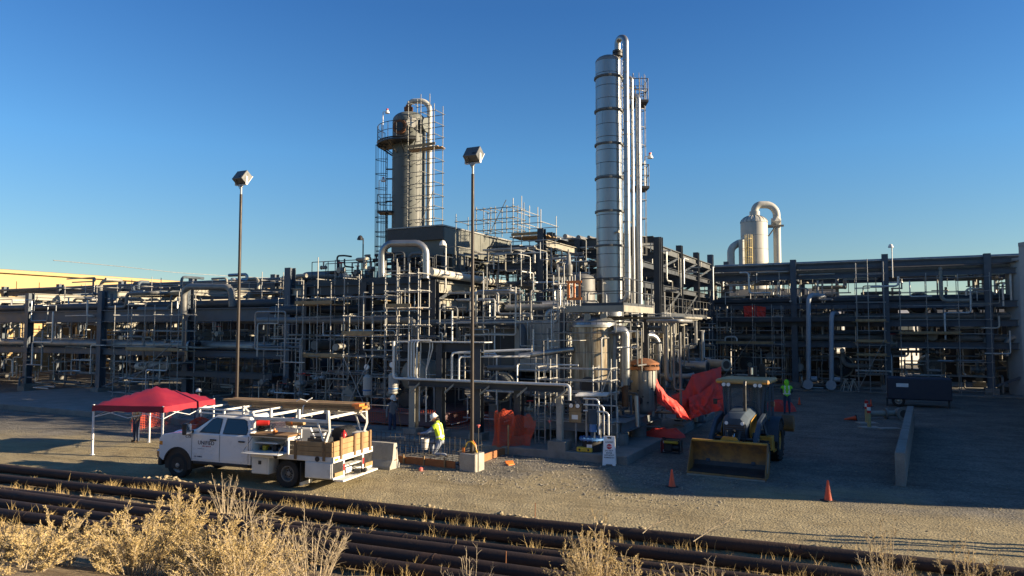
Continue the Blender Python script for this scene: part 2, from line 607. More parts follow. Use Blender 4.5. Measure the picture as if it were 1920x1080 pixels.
gv = [(x, y, ground_z(x, y) if (-60 < x < 60 and -6 < y < 80) else 0.0) for y in gy for x in gx]
nxx = len(gx)
gf = [[j * nxx + i, j * nxx + i + 1, (j + 1) * nxx + i + 1, (j + 1) * nxx + i] for j in range(len(gy) - 1) for i in range(nxx - 1)]
gm = bpy.data.materials.new('yard_ground')
gm.use_nodes = True
nt = gm.node_tree
B = nt.nodes['Principled BSDF']
B.inputs['Roughness'].default_value = .95
B.inputs['Specular IOR Level'].default_value = .2
geo = nt.nodes.new('ShaderNodeNewGeometry')
def nnoise(scale, detail=5, rough=.6, vec=None):
    n = nt.nodes.new('ShaderNodeTexNoise')
    n.inputs['Scale'].default_value = scale; n.inputs['Detail'].default_value = detail; n.inputs['Roughness'].default_value = rough
    nt.links.new(vec or geo.outputs['Position'], n.inputs['Vector'])
    return n.outputs[0]
def nmap(src, a, b, c, d):
    r = nt.nodes.new('ShaderNodeMapRange')
    for k, q in zip((1, 2, 3, 4), (a, b, c, d)): r.inputs[k].default_value = q
    nt.links.new(src, r.inputs[0])
    return r.outputs[0]
def nmix(f, a, b, mode='MIX'):
    m = nt.nodes.new('ShaderNodeMix'); m.data_type = 'RGBA'; m.blend_type = mode
    for s, q in ((0, f), (6, a), (7, b)):
        if isinstance(q, tuple): m.inputs[s].default_value = (*q, 1)
        elif isinstance(q, (int, float)): m.inputs[s].default_value = q
        else: nt.links.new(q, m.inputs[s])
    return m.outputs[2]
def nmath(op, a, b):
    m = nt.nodes.new('ShaderNodeMath'); m.operation = op
    for s, q in ((0, a), (1, b)):
        if isinstance(q, (int, float)): m.inputs[s].default_value = q
        else: nt.links.new(q, m.inputs[s])
    return m.outputs[0]
dotn = nt.nodes.new('ShaderNodeVectorMath'); dotn.operation = 'DOT_PRODUCT'
nt.links.new(geo.outputs['Position'], dotn.inputs[0])
dotn.inputs[1].default_value = PNRM
sd = nmath('SUBTRACT', dotn.outputs['Value'], Vector((PA.x, PA.y, 0)).dot(PNRM))
# sandy track next to the pipes -> grey crushed gravel near the plant, darkened to deepen the yard's shade
edge = nmath('ADD', sd, nmap(nnoise(.35, 4), .3, .7, -2.2, 2.2))
track = nmap(edge, -7.5, -4.6, 0, 1)
sand = nmix(nmap(nnoise(.8, 7, .68), .38, .66, 0, 1), (.250, .208, .125), (.325, .278, .175))
grav = nmix(nmap(nnoise(.6, 7, .68), .38, .66, 0, 1), (.128, .122, .108), (.205, .192, .166))
vor = nt.nodes.new('ShaderNodeTexVoronoi'); vor.inputs['Scale'].default_value = 17
nt.links.new(geo.outputs['Position'], vor.inputs['Vector'])
speck = nmix(1.0, grav, nmap(vor.outputs['Color'], 0, 1, .62, 1.35), 'MULTIPLY')
base = nmix(track, speck, sand)
base = nmix(1.0, base, nmap(nnoise(26, 3), .3, .7, .76, 1.22), 'MULTIPLY')
# oil and tyre stains
st = nmap(nnoise(.45, 5, .55), .60, .72, 0, .45)
base = nmix(st, base, (.12, .10, .08))
soil = nmap(sd, .0, .5, 0, 1)
base = nmix(soil, base, nmix(nmap(nnoise(2.2, 6), .35, .65, 0, 1), (.13, .095, .06), (.27, .21, .13)))
def along(sx, sy, sc, det=4):
    cx = nt.nodes.new('ShaderNodeCombineXYZ')
    d2 = nt.nodes.new('ShaderNodeVectorMath'); d2.operation = 'DOT_PRODUCT'; nt.links.new(geo.outputs['Position'], d2.inputs[0]); d2.inputs[1].default_value = PDIR
    nt.links.new(nmath('MULTIPLY', d2.outputs['Value'], sx), cx.inputs[0]); nt.links.new(nmath('MULTIPLY', sd, sy), cx.inputs[1])
    return nnoise(sc, det, .6, cx.outputs[0])
trk = along(.10, 1.7, 1.3)
base = nmix(nmap(trk, .52, .66, 0, .5), base, nmix(1.0, base, (.55, .53, .50), 'MULTIPLY'))
base = nmix(nmap(along(.16, 2.6, 1.7), .55, .68, 0, .4), base, nmix(1.0, base, (1.4, 1.38, 1.35), 'MULTIPLY'))
nt.links.new(base, B.inputs['Base Color'])
bp = nt.nodes.new('ShaderNodeBump'); bp.inputs['Strength'].default_value = .7; bp.inputs['Distance'].default_value = .05
hsum = nmath('ADD', nmath('ADD', nmath('MULTIPLY', vor.outputs['Distance'], .6), nnoise(14, 8, .75)), nmath('MULTIPLY', along(.5, 4.0, 1.6, 6), 2.0))
nt.links.new(hsum, bp.inputs['Height'])
nt.links.new(bp.outputs[0], B.inputs['Normal'])
mb = MB(); mb.v, mb.f, mb.mi = gv, gf, [0] * len(gf)
ground = solo(mb, 'ground', gm, None, None, kind='structure', sharp=180)

# concrete pads
def concrete_pad(u0, u1, v0, v1, z0, z1, name='concrete_pad', mat='concrete'):
    m = MB()
    m.bb(u0, u1, v0, v1, z0, z1, .02)
    return solo(m, name, M_(mat), None, None, loc=W(0, 0, 0), rz=PLANT, kind='structure')
concrete_pad(-46, 0, 0, 15, -.3, .29)
concrete_pad(-46, 40, 34.6, 52, -.3, .12)
concrete_pad(-46, -1.2, 15.03, 34.5, -.3, .25)

# stones lying about: crushed gravel, and clods along the pipe stack
def scatter_stones(name, n, pick, mat, lo, hi, seed):
    r = random.Random(seed)
    m = MB()
    for _ in range(n):
        p = pick(r)
        if p is None: continue
        k = lo + (hi - lo) * r.random() ** 3
        T = Matrix.Translation((p[0], p[1], ground_z(p[0], p[1]) + k * .15)) @ Matrix.Rotation(r.uniform(0, 6.28), 4, 'Z') @ Matrix.Rotation(r.uniform(-.4, .4), 4, 'X')
        m.ico((0, 0, 0), k, r, .3, T, sq=(1, r.uniform(.6, 1), r.uniform(.45, .8)))
    return solo(m, name, M_(mat), None, None, kind='stuff', smooth=False)
def pick_gravel(r):
    u, v = r.uniform(-12, 4), -r.random() ** 1.2 * 5.0 - .1
    p = W(u, v)
    return (p.x, p.y)
def pick_track(r):
    px, py = r.uniform(130, 1900), r.uniform(865, 1000)
    p = G(px, py)
    return (p.x, p.y) if sdist(p.x, p.y) < -.2 else None
def pick_berm(r):
    t = r.uniform(-3, 24)
    s = -.35 + r.gauss(0, .16)
    p = PA + PDIR * t + PNRM * s
    d = math.sin(t * 1.3) + math.sin(t * .47 + 1) + .4
    return (p.x, p.y) if d > r.uniform(-.6, 1.4) else None
def pick_among(r):
    p = PA + PDIR * r.uniform(-3, 24) + PNRM * r.uniform(.2, 4.4)
    return (p.x, p.y)
scatter_stones('gravel', 4200, pick_gravel, 'stone', .01, .045, 1)
scatter_stones('loose_stones', 1500, pick_track, 'dirt_clod', .008, .03, 2)
scatter_stones('dirt_clods', 2600, pick_berm, 'dirt_clod', .015, .085, 3)
scatter_stones('soil_clods', 2200, pick_among, 'dirt_clod', .012, .07, 4)

# ================================================================== far buildings
def long_building(name, label, cat, p0, p1, depth, h, wall, roof, panels, panel_mat, z0, z1, seedv, inward=1):
    """a shed whose near wall runs from p0 to p1 (world, z=0)"""
    d = (p1 - p0); L = d.length
    ang = math.atan2(d.y, d.x)
    t = thing(name, label, cat, p0, ang)
    m = MB(); m.bb(0, L, 0 if inward > 0 else -depth, depth if inward > 0 else 0, -.2, h)
    build(m, 'wall', M_(wall), t)
    m = MB(); a, b = (-.4, depth + .4) if inward > 0 else (-depth - .4, .4)
    c = (a + b) / 2
    m.prism([(a, h), (b, h), (b, h + .35), (c, h + 1.1), (a, h + .35)], -.4, L + .4, 'x')
    build(m, 'roof', M_(roof), t)
    r = random.Random(seedv)
    n = panels
    w = L / n
    s = -1 if inward > 0 else 1
    for k in range(n):
        x0 = k * w + w * .08
        kind = r.random()
        m = MB(); m.bb(x0, x0 + w * .84, s * .01, s * .09, z0, z1)
        if kind < .62 or panel_mat == 'wall_tan':
            build(m, 'wall_panel', M_(panel_mat), t)
        else:
            fr = build(m, 'window', M_('wall_grey'), t)
            g = MB(); g.bb(x0 + w * .08, x0 + w * .76, s * .09, s * .11, z0 + .1, z1 - .1)
            build(g, 'pane', M_('window_dark'), fr)
    return t
long_building('warehouse', 'long tan warehouse with a flat roof edge beyond the left pipe rack', 'building', W(-75, 110), W(-75, -8), 18, 10.6, 'wall_tan', 'wall_tan', 50, 'wall_tan', 7.3, 9.8, 3, -1)
long_building('storage_building', 'pale plain storage building seen through the steel behind the silver column', 'building', W(-8, 62), W(20, 90), 14, 6.2, 'wall_pale', 'roof_grey', 14, 'wall_pale', 2.2, 5.2, 5, 1)
# unseen building added east of the yard to shade it, notched for a sunbeam
cb = thing('unseen_shade_building', 'grey flat unseen building added to shade the right side of the yard', 'building', (26.5, 18.0, 0), 0)
for (nm, x0, x1, y0, y1, h) in (('front_shade_block', 0, 14, -1.3, 4.0, 6.7), ('wall', 0, 4, 4.0, 7.6, 9.0), ('notch_block', .3, 3.7, 7.6, 9.2, 6.3), ('wall', 0, 4, 9.2, 19.5, 9.0)):
    m = MB(); m.bb(x0, x1, y0, y1, -.2, h); build(m, nm, M_('wall_grey'), cb)
    m = MB(); m.bb(x0 - .03, x1 + .03, y0 + .02, y1 - .02, h + .002, h + .2); build(m, 'roof', M_('roof_grey'), cb)
for k in range(5):
    m = MB(); m.bb(-.06, 0, 5 + k * 2.9, 6.6 + k * 2.9, 1.1, 2.6)
    f = build(m, 'window', M_('wall_pale'), cb)
    m = MB(); m.bb(-.08, -.06, 5.1 + k * 2.9, 6.5 + k * 2.9, 1.2, 2.5); build(m, 'pane', M_('window_dark'), f)

for k, (x, y, h) in enumerate(((14, 15.55, 2.5), (14.8, 15.1, 2.2), (15.6, 14.75, 2.6), (16.5, 14.2, 2.4))):
    m = MB(); m.cyl((0, 0, 0), (0, 0, h), .06, 8); m.lathe([(.075, h), (.075, h + .03), (.001, h + .06)], 8)
    solo(m, 'fence_post', M_('steel_light'), ORD_[k] + ' bare steel post of the row beside the track at the right', 'post', (x, y, ground_z(x, y)), group='bare posts beside the track')
ob = thing('office_building', 'second grey building added beyond the right end of the yard for its shade', 'building', (35, 35, 0), 0)  # added to shade the ground at the far right of the yard
m = MB(); m.bb(0, 16, 0, 16, -.2, 9.4); build(m, 'wall', M_('wall_grey'), ob)
m = MB(); m.bb(-.2, 16.2, -.2, 16.2, 9.401, 9.6); build(m, 'roof', M_('roof_grey'), ob)
# ================================================================== steel frames
def frame(name, label, cat, cols, beams, braces, loc, mat='steel', cw=.42, pedestal=True, group=None):
    t = thing(name, label, cat, loc, PLANT, group)
    for (u, v, z) in cols:
        bar(t, 'column', W(u, v, .2), W(u, v, z), cw, cw, M_(mat), 'ibeam', up=BX)
        if pedestal:
            bar(t, 'pedestal', W(u, v, 0), W(u, v, .55), cw * 1.9, cw * 1.9, M_('concrete'), 'box', up=BX)
    for b in beams:
        (a, c, w, h) = b[:4]
        bar(t, 'beam', W(*a), W(*c), w, h, M_(b[4] if len(b) > 4 else mat), 'ibeam')
    for b in braces:
        (a, c, w) = b[:3]
        bar(t, 'brace', W(*a), W(*c), w, w, M_(mat), 'angle')
    return t
def grid_beams(us, vs_, levels, w=.22, h=.38, mat=None, ru=True, rv=True):
    out = []
    for z in levels:
        if ru:
            for v in vs_:
                for a, b in zip(us, us[1:]):
                    out.append(((a + .14, v, z), (b - .14, v, z), w, h) + ((mat,) if mat else ()))
        if rv:
            for u in us:
                for a, b in zip(vs_, vs_[1:]):
                    out.append(((u, a + .14, z + .003), (u, b - .14, z + .003), w, h) + ((mat,) if mat else ()))
    return out
# left rack
LU, LV = [-67.6, -58.8, -50, -41.2, -32.3, -23.5], [8, 15.5, 23]
cols = [(u, v, 8.35 if (u == -23.5 and v == 8) else 7.4 if v == 8 else 8.75) for u in LU for v in LV]
bm = grid_beams(LU, LV, [3.1], .22, .4) + grid_beams(LU, LV, [5.6], .3, .84, ru=True, rv=False) + grid_beams(LU, LV, [7.15], .26, .5, 'steel_light', ru=False, rv=True)  # sun-facing beams get paler steel so they look lit
bm += grid_beams(LU, LV[1:], [8.02], .22, .36) + grid_beams(LU, LV[1:], [7.15], .2, .3, rv=False)
bm += [((-23.5, 8.15, 5.35), (-23.5, 15.35, 5.35), .24, .46, 'steel_light'), ((-32.3, 8.15, 4.4), (-32.3, 15.35, 4.4), .24, .46, 'steel_light'), ((-41.2, 8.15, 4.9), (-41.2, 15.35, 4.9), .24, .46, 'steel_light')]
br = []
for u in (-41.2, -50):
    br += [((u, 15.5, 7.1), (u + 4.4, 15.5, 5.9), .14), ((u + 8.6, 15.5, 7.1), (u + 4.4, 15.5, 5.9), .14)]
br += [((-41, 8, .6), (-32.5, 8, 3), .12), ((-32, 15.5, .6), (-23.7, 15.5, 3), .12), ((-23.5, 15.3, .5), (-23.5, 8.2, 3), .12)]
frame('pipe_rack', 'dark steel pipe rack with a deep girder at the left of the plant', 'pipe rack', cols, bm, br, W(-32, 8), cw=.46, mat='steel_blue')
# the frame under the cooler, and its continuation to the left
CU, CV = [-19.6, -15.6, -11.4], [5.2, 9.6, 14.0]
cols = [(u, v, 7.1) for u in CU for v in CV]
bm = []
for u in CU:
    for a, b in zip(CV, CV[1:]):
        bm += [((u, a + .16, 6.75), (u, b - .16, 6.75), .3, .52, 'steel_light'), ((u, a + .16, 5.95), (u, b - .16, 5.95), .28, .5, 'steel_light'), ((u, a + .16, 3.4), (u, b - .16, 3.4), .2, .36)]  # paler steel puts the sunlit look into these beams
for v in CV:
    for a, b in zip(CU, CU[1:]):
        bm += [((a + .16, v, 6.75), (b - .16, v, 6.75), .3, .52), ((a + .16, v, 5.3), (b - .16, v, 5.3), .26, .42), ((a + .16, v, 3.4), (b - .16, v, 3.4), .2, .36)]
bm += [((-23.3, 9.5, 6.2), (-19.8, 9.6, 6.2), .26, .42), ((-23.3, 8, 6.9), (-19.8, 6.5, 6.75), .24, .4, 'steel_light')]
br = []
for u in CU:
    for a, b in zip(CV, CV[1:]):
        c = (a + b) / 2
        br += [((u, a + .2, 4.6), (u, c - .1, 5.75), .22), ((u, b - .2, 4.6), (u, c + .1, 5.75), .22), ((u, a + .2, 6.1), (u, a + 1.5, 6.6), .16)]
for v in CV[:2]:
    br += [((-15.4, v, .6), (-11.6, v, 3.3), .12), ((-11.6, v, .6), (-15.4, v, 3.3), .12)]
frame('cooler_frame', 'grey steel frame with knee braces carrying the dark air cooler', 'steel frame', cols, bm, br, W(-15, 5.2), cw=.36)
# rack running back behind the silver column
RU, RV = [-9.6, -4.4], [15.2, 20.4, 25.6, 30.8]
cols = [(u, v, 10.5) for u in RU for v in RV]
bm = grid_beams(RU, RV + [35.8], [9.75], .26, .46, 'steel_mid') + grid_beams(RU, RV + [35.8], [8.5, 7.3, 5.3, 3.4], .22, .36)
br = []
for u in RU:
    for a, b in zip(RV, RV[1:] + [36]):
        br += [((u, a + .2, 8.6), (u, b - .2, 9.6), .15), ((u, a + .2, 5.4), (u, b - .2, 7.2), .16), ((u, b - .2, .6), (u, a + .2, 3.3), .16)]
for (u0, u1, v, dep, h, lab) in ((-74, -12.5, 25, 7, 5.6, 'long dark backdrop added behind the left rack and the cooler frame'), (-13, -6, 47, 5, 5.4, 'dark backdrop added behind the left end of the back rack'), (-4.6, 4.2, 46, 6, 7.4, 'tall dark backdrop added behind the back rack beside the pipe bridge'), (5.2, 9.4, 46, 6, 6.6, 'narrow dark backdrop added behind the back rack above the risers'), (11.2, 30, 48, 6, 5.6, 'long dark backdrop added behind the right end of the back rack')):  # added dark blocks standing in for shaded equipment behind the racks
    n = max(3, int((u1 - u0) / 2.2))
    long_building('dark_backdrop', lab, 'shelter', W(u0, v), W(u1, v), dep, h, 'shelter_dark', 'shelter_dark', n, 'shelter_dark', .6, h - .7, 8, 1)
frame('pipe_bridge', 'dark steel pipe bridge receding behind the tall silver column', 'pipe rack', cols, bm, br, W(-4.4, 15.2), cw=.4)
# right rack
TU, TV = [-10.6, -4.4, 2.0, 8.4, 14.8, 21.2, 27.6], [36, 43]
cols = [(u, v, {2.0: 10.1, 8.4: 10.25, -4.4: 10.8}.get(u, 10.0)) for u in TU for v in TV]
bm = grid_beams(TU, TV, [9.5], .22, .36) + grid_beams(TU, TV, [8.75], .24, .42) + grid_beams(TU, TV, [6.45, 5.1, 3.5], .26, .46)
br = [((-10.4, 36, 9.2), (-4.6, 36, 5.4), .2), ((-4.6, 36, 9.2), (-10.4, 36, 5.4), .2), ((-10.4, 36, 4.8), (-4.6, 36, .8), .2), ((-4.6, 36, 4.8), (-10.4, 36, .8), .2), ((14.8, 36, .6), (21.0, 36, 3.3), .16)]
for u in TU[::2]:
    br += [((u, 36.2, 3.6), (u, 42.8, 6.3), .15)]
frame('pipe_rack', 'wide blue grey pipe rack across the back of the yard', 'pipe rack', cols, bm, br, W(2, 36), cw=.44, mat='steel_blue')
# middle frames in front of the tower (between cooler frame and bridge)
MU, MV = [-11.0, -6.2], [15.0, 22]
cols = [(-7.6, 9.5, 9.9), (-7.6, 14.6, 9.9), (-5.9, 14.9, 10.0), (-11.2, 15.4, 9.4), (-3.0, 14.9, 9.8)]
bm = [((-7.6, 9.7, 9.2), (-7.6, 14.4, 9.2), .22, .36, 'steel_light'), ((-7.6, 9.7, 7.5), (-7.6, 14.4, 7.5), .2, .32), ((-5.7, 14.9, 9.7), (-3.2, 14.9, 9.7), .22, .36), ((-5.7, 14.9, 8.8), (-3.2, 14.9, 8.8), .22, .36), ((-5.7, 14.9, 7.8), (-3.2, 14.9, 7.8), .22, .36), ((-11, 14.6, 9.5), (-7.8, 14.6, 9.5), .22, .36), ((-7.4, 14.6, 8.5), (-6.1, 14.8, 8.5), .2, .3), ((-11, 9.5, 5.5), (-7.8, 9.5, 5.5), .22, .36), ((-7.6, 9.7, 5.5), (-7.6, 14.4, 5.5), .22, .36), ((-11, 9.5, 8.0), (-7.8, 9.5, 8.0), .18, .26)]
frame('support_structure', 'open steel frame between the air cooler and the silver column', 'steel frame', cols, bm, [((-7.6, 9.7, 5.7), (-7.6, 14.4, 7.4), .14), ((-11, 9.5, 5.7), (-7.8, 9.5, 7.9), .14)], W(-7.6, 9.5), cw=.34)

# ================================================================== pipes on the racks
def pipe(name, label, pts, r, mat, group=None, R=None, n=12, flanges=(), world=False, cat='pipe', supports=()):
    pts = [Vector(p) if world else W(*p) for p in pts]
    path = fillet(pts, R if R is not None else r * 3, 5)
    m = MB(); m.tube(path, r, n)
    o = pts[0]
    if not flanges:
        return solo(m, name, M_(mat), label, cat, o, group=group, world=True)
    t = thing(name, label, cat, o, 0, group)
    m.v = [(p[0] - o.x, p[1] - o.y, p[2] - o.z) for p in m.v]
    build(m, 'shell', M_(mat), t)
    for (i, f) in flanges:            # flange on segment i at fraction f
        a, b = pts[i], pts[i + 1]
        d = (b - a).normalized(); c = a.lerp(b, f)
        k = MB(); k.cyl(c - d * .05 - o, c - d * .006 - o, r * 1.45, 14); k.cyl(c + d * .006 - o, c + d * .05 - o, r * 1.45, 14)
        build(k, 'flange', M_('steel_light'), t)
    return t
PR = random.Random(21)
CW = {'pipe_grey': 'grey', 'cladding_dull': 'dull silver', 'pipe_blue': 'blue grey', 'steel': 'dark', 'cladding': 'silver'}
ORD = 'first second third fourth fifth sixth seventh eighth ninth tenth eleventh twelfth'.split()
def run(axis, label, group, a0, a1, lst, z, rr, mats):
    for i, q in enumerate(lst):
        r, mt = PR.choice(rr), PR.choice(mats)
        e0, e1 = a0 + PR.uniform(-.5, .5), a1 + PR.uniform(-.5, .5)
        P = [(e0, q, z + r), (e1, q, z + r)] if axis == 'u' else [(q, e0, z + r), (q, e1, z + r)]
        lab = ('thick ' if r > .18 else 'thin ' if r < .11 else '') + CW[mt] + ' pipe ' + label + ', ' + ORD[i] + (' from the front' if axis == 'u' else ' from the left')
        pipe('pipe', lab, P, r, mt, group)
def run_u(*a): run('u', *a)
def run_v(*a): run('v', *a)
GM = ['pipe_grey', 'pipe_grey', 'cladding_dull', 'pipe_blue', 'steel']
run_u('on top of the left rack', 'pipes along the top of the left rack', -74, -24.2, [14.4, 15.9, 16.9, 18.6, 20.3, 22.1], 8.22, [.1, .14, .19], GM)
run_u('on the middle tier of the left rack', 'pipes on the middle tier of the left rack', -74, -22.5, [9.2, 9.9, 10.8, 12, 13.3, 14.5, 17, 19, 21], 6.03, [.12, .16, .22, .28], GM)
run_u('on the lowest tier of the left rack', 'pipes on the lowest tier of the left rack', -74, -22.5, [8.6, 9.4, 10.4, 11.2, 12.4, 13.4, 14.6, 16.4, 18, 20, 22], 3.31, [.12, .16, .22, .28], GM)
run_v('on top of the pipe bridge', 'pipes along the top of the pipe bridge', 15, 42, [-9.1, -8.4, -7.9, -7.2, -6.4, -5.9, -5.2], 9.99, [.1, .14, .18], GM)
run_v('on the middle tier of the pipe bridge', 'pipes on the middle tiers of the pipe bridge', 15, 42, [-9.0, -8.2, -7.3, -6.5, -5.5], 7.49, [.12, .16, .22], GM)
run_v('on the lower tier of the pipe bridge', 'pipes on the lower tier of the pipe bridge', 15, 42, [-9.0, -8.0, -6.9, -5.7], 5.49, [.12, .16, .22], GM)
run_u('on top of the back rack', 'pipes along the top of the back rack', -3.8, 33, [36.3, 36.8, 37.4, 38.1, 39, 40, 41.3, 42.4], 9.69, [.07, .1, .13], ['cladding', 'cladding_dull', 'pipe_grey'])
run_u('on the second tier of the back rack', 'pipes on the second tier of the back rack', -10, 33, [36.6, 37.5, 38.4, 39.6, 41, 42], 8.97, [.1, .14, .18], GM)
run_u('on the third tier of the back rack', 'pipes on the third tier of the back rack', -10, 33, [36.7, 37.5, 38.7, 40, 41.3, 42.3], 6.69, [.14, .2, .26], GM)
run_u('on the fourth tier of the back rack', 'pipes on the fourth tier of the back rack', -10, 33, [36.8, 37.8, 39, 40.4, 41.8], 5.34, [.14, .2, .26], GM)
run_u('on the lowest tier of the back rack', 'pipes on the lowest tier of the back rack', -10, 33, [36.8, 37.8, 39, 40.4, 41.8], 3.74, [.14, .2, .26], GM)
run_u('lying across the cooler frame', 'pipes across the cooler frame', -23, -11, [5.9, 6.9, 8.0, 10.8, 12.3], 5.52, [.12, .16, .22], GM)
run_v('running back through the cooler frame', 'pipes through the cooler frame', 4.6, 18, [-18.6, -17.4, -16.6, -14.6, -13.6, -12.6], 3.6, [.12, .18, .24], GM)
# ================================================================== vessels
def up(m): return m
def ring_rail(t, r, z, a0, a1, h=1.1, mat='dark_iron', n=20, posts=8, name='railing', kick=True):
    m = MB()
    for hh in ((h, .022), (h * .55, .018)):
        m.tube([(r * math.cos(a0 + (a1 - a0) * k / n), r * math.sin(a0 + (a1 - a0) * k / n), z + hh[0]) for k in range(n + 1)], hh[1], 6)
    for k in range(posts + 1):
        a = a0 + (a1 - a0) * k / posts
        m.cyl((r * math.cos(a), r * math.sin(a), z), (r * math.cos(a), r * math.sin(a), z + h), .022, 6)
    if kick:
        m.tube([(r * math.cos(a0 + (a1 - a0) * k / n), r * math.sin(a0 + (a1 - a0) * k / n), z + .07) for k in range(n + 1)], .05, 4)
    return build(m, name, M_(mat), t)
def sector_deck(t, r0, r1, z, a0, a1, mat='dark_iron', n=20, name='platform'):
    m = MB()
    rings = []
    for k in range(n + 1):
        a = a0 + (a1 - a0) * k / n
        c, s = math.cos(a), math.sin(a)
        rings.append([(r0 * c, r0 * s, z - .1), (r1 * c, r1 * s, z - .1), (r1 * c, r1 * s, z), (r0 * c, r0 * s, z)])
    m.loft(rings)
    for k in range(0, n + 1, 4):
        a = a0 + (a1 - a0) * k / n
        c, s = math.cos(a), math.sin(a)
        m.cyl((r0 * c, r0 * s, z - .7), (r1 * .96 * c, r1 * .96 * s, z - .1), .035, 5)
    return build(m, name, M_(mat), t)
def ladder(t, x, y, z0, z1, ang, mat='dark_iron', cage=True, w=.42, cz=2.2):
    """ladder standing at x,y in the thing's coordinates, climbed from direction ang"""
    M = Matrix.Translation((x, y, 0)) @ Matrix.Rotation(ang, 4, 'Z')
    m = MB()
    for s in (-1, 1):
        m.cyl((0, s * w / 2, z0), (0, s * w / 2, z1), .026, 6, M=M)
    z = z0 + .2
    while z < z1 - .1:
        m.cyl((0, -w / 2, z), (0, w / 2, z), .013, 5, M=M); z += .3
    L = build(m, 'ladder', M_(mat), t)
    if cage:
        m = MB()
        z = z0 + cz
        while z < z1:
            m.tube([M @ Vector((.36 - .36 * math.cos(q * PI / 8) + (0 if 0 < q < 8 else 0), -.36 * math.cos(q * PI / 8), z)) for q in range(9)] if False else [M @ Vector((.72 * math.sin(q * PI / 8), -.36 * math.cos(q * PI / 8), z)) for q in range(9)], .022, 5)
            z += .95
        for q in (1, 2.5, 4, 5.5, 7):
            p = Vector((.72 * math.sin(q * PI / 8), -.36 * math.cos(q * PI / 8), 0))
            m.cyl(M @ (p + Vector((0, 0, z0 + cz))), M @ (p + Vector((0, 0, z1))), .014, 5)
        build(m, 'safety_cage', M_(mat), t)
    return L
def dome_prof(R, h, z, k=7):
    return [(R * math.cos(a * PI / 2 / k), z + h * math.sin(a * PI / 2 / k)) for a in range(k)] + [(.001, z + h)]
def nozzle(t, base, d, L, r, mat='steel_light', name='nozzle', blind=True):
    base, d = Vector(base), Vector(d).normalized()
    m = MB()
    m.cyl(base, base + d * L, r, 14)
    m.cyl(base + d * (L - .07), base + d * L, r * 1.35, 14)
    if blind: m.cyl(base + d * (L + .008), base + d * (L + .07), r * 1.35, 14)
    return build(m, name, M_(mat), t)
def lamp_post(t, x, y, z, h, red=True):
    m = MB(); m.cyl((x, y, z), (x, y, z + h), .03, 6); m.tube([(x, y, z + h), (x + .25, y - .05, z + h + .02)], .02, 5)
    build(m, 'lamp_bracket', M_('utility_white'), t)
    m = MB(); m.lathe([(.03, .12), (.07, .1), (.15, -.04), (.15, -.1), (.001, -.1)], 10, (x + .28, y - .05, z + h))
    build(m, 'lamp_shade', M_('utility_white'), t)
    m = MB(); m.lathe([(.001, .2), (.07, .19), (.08, .11)], 10, (x + .28, y - .05, z + h))
    build(m, 'lamp_cap', M_('red_paint'), t)

# ---- tall silver column
def top_z(px, py, Y): return at(px, py, Y).z
P0 = at(1144, 560, 35.7)
tc = thing('distillation_column', 'tall slender silver clad column with dark rings standing behind the stained drum', 'process column', (P0.x, P0.y, .29))
R0 = .655
zt = top_z(1144, 118, 35.7) - .29
nb = 25
cz0 = 1.6
for k in range(nb):
    z0, z1 = cz0 + (zt - cz0) * k / nb, cz0 + (zt - cz0) * (k + 1) / nb
    m = MB()
    dr = .004 * (k % 2)
    m.lathe([(R0 - .012 + dr, z0 + .01), (R0 + dr, z0 + .014), (R0 + dr, z1 - .014), (R0 - .012 + dr, z1 - .01)], 36)
    a = (k * 2.4) % 6.28
    for j in range(2):
        q = a + j * PI
        M = Matrix.Rotation(q, 4, 'Z')
        m.box((R0 + dr + .002, 0, (z0 + z1) / 2), (.012, .05, z1 - z0 - .03), M=M)
    build(m, 'cladding_panel', M_('cladding'), tc)
m = MB(); m.lathe([(R0 - .012, cz0), (R0 - .012, zt)], 24); m.lathe([(R0 * .85, 0), (R0 * .85, cz0)], 24); build(m, 'shell', M_('dark_iron'), tc)
m = MB(); m.lathe(dome_prof(R0 + .005, .36, zt), 32); build(m, 'dome', M_('cladding_dull'), tc)
for py in (148, 210, 273, 336, 398, 462, 525):
    z = top_z(1144, py, 35.7) - .29
    m = MB(); m.lathe([(R0, z - .05), (R0 + .075, z - .045), (R0 + .075, z + .045), (R0, z + .05)], 36)
    build(m, 'stiffener_ring', M_('steel_mid'), tc)
# overhead line going up from the dome and down the near side
def lc(px, py, Y, t=P0):            # pixel -> local coordinates in the column
    return at(px, py, Y) - Vector((P0.x, P0.y, .29))
m = MB()
a, b = lc(1158, 96, 35.6), lc(1173, 95, 35.0)
m.tube(fillet([(a.x, a.y, zt + .3), (a.x, a.y, lc(1158, 71, 35.6).z), (b.x, b.y, lc(1173, 71, 35).z), (b.x, b.y, lc(1173, 560, 35).z), (b.x - .5, b.y + .3, lc(1173, 572, 35).z)], .36, 7), .155, 16)
op = build(m, 'overhead_pipe', M_('cladding'), tc)
m = MB()
z = lc(1173, 560, 35).z
while z < lc(1173, 100, 35).z:
    m.lathe([(.155, z), (.163, z + .01), (.163, z + .04), (.155, z + .05)], 14, (b.x, b.y, 0)); z += .62
build(m, 'cladding_band', M_('cladding_dull'), op)
m = MB(); m.cyl((a.x, a.y, zt + .28), (a.x, a.y, zt + .42), .26, 16); m.cyl((a.x, a.y, zt + .46), (a.x, a.y, zt + .58), .26, 16); m.cyl((a.x, a.y, zt + .2), (a.x, a.y, zt + .7), .15, 12)
build(m, 'flange', M_('dark_iron'), tc)
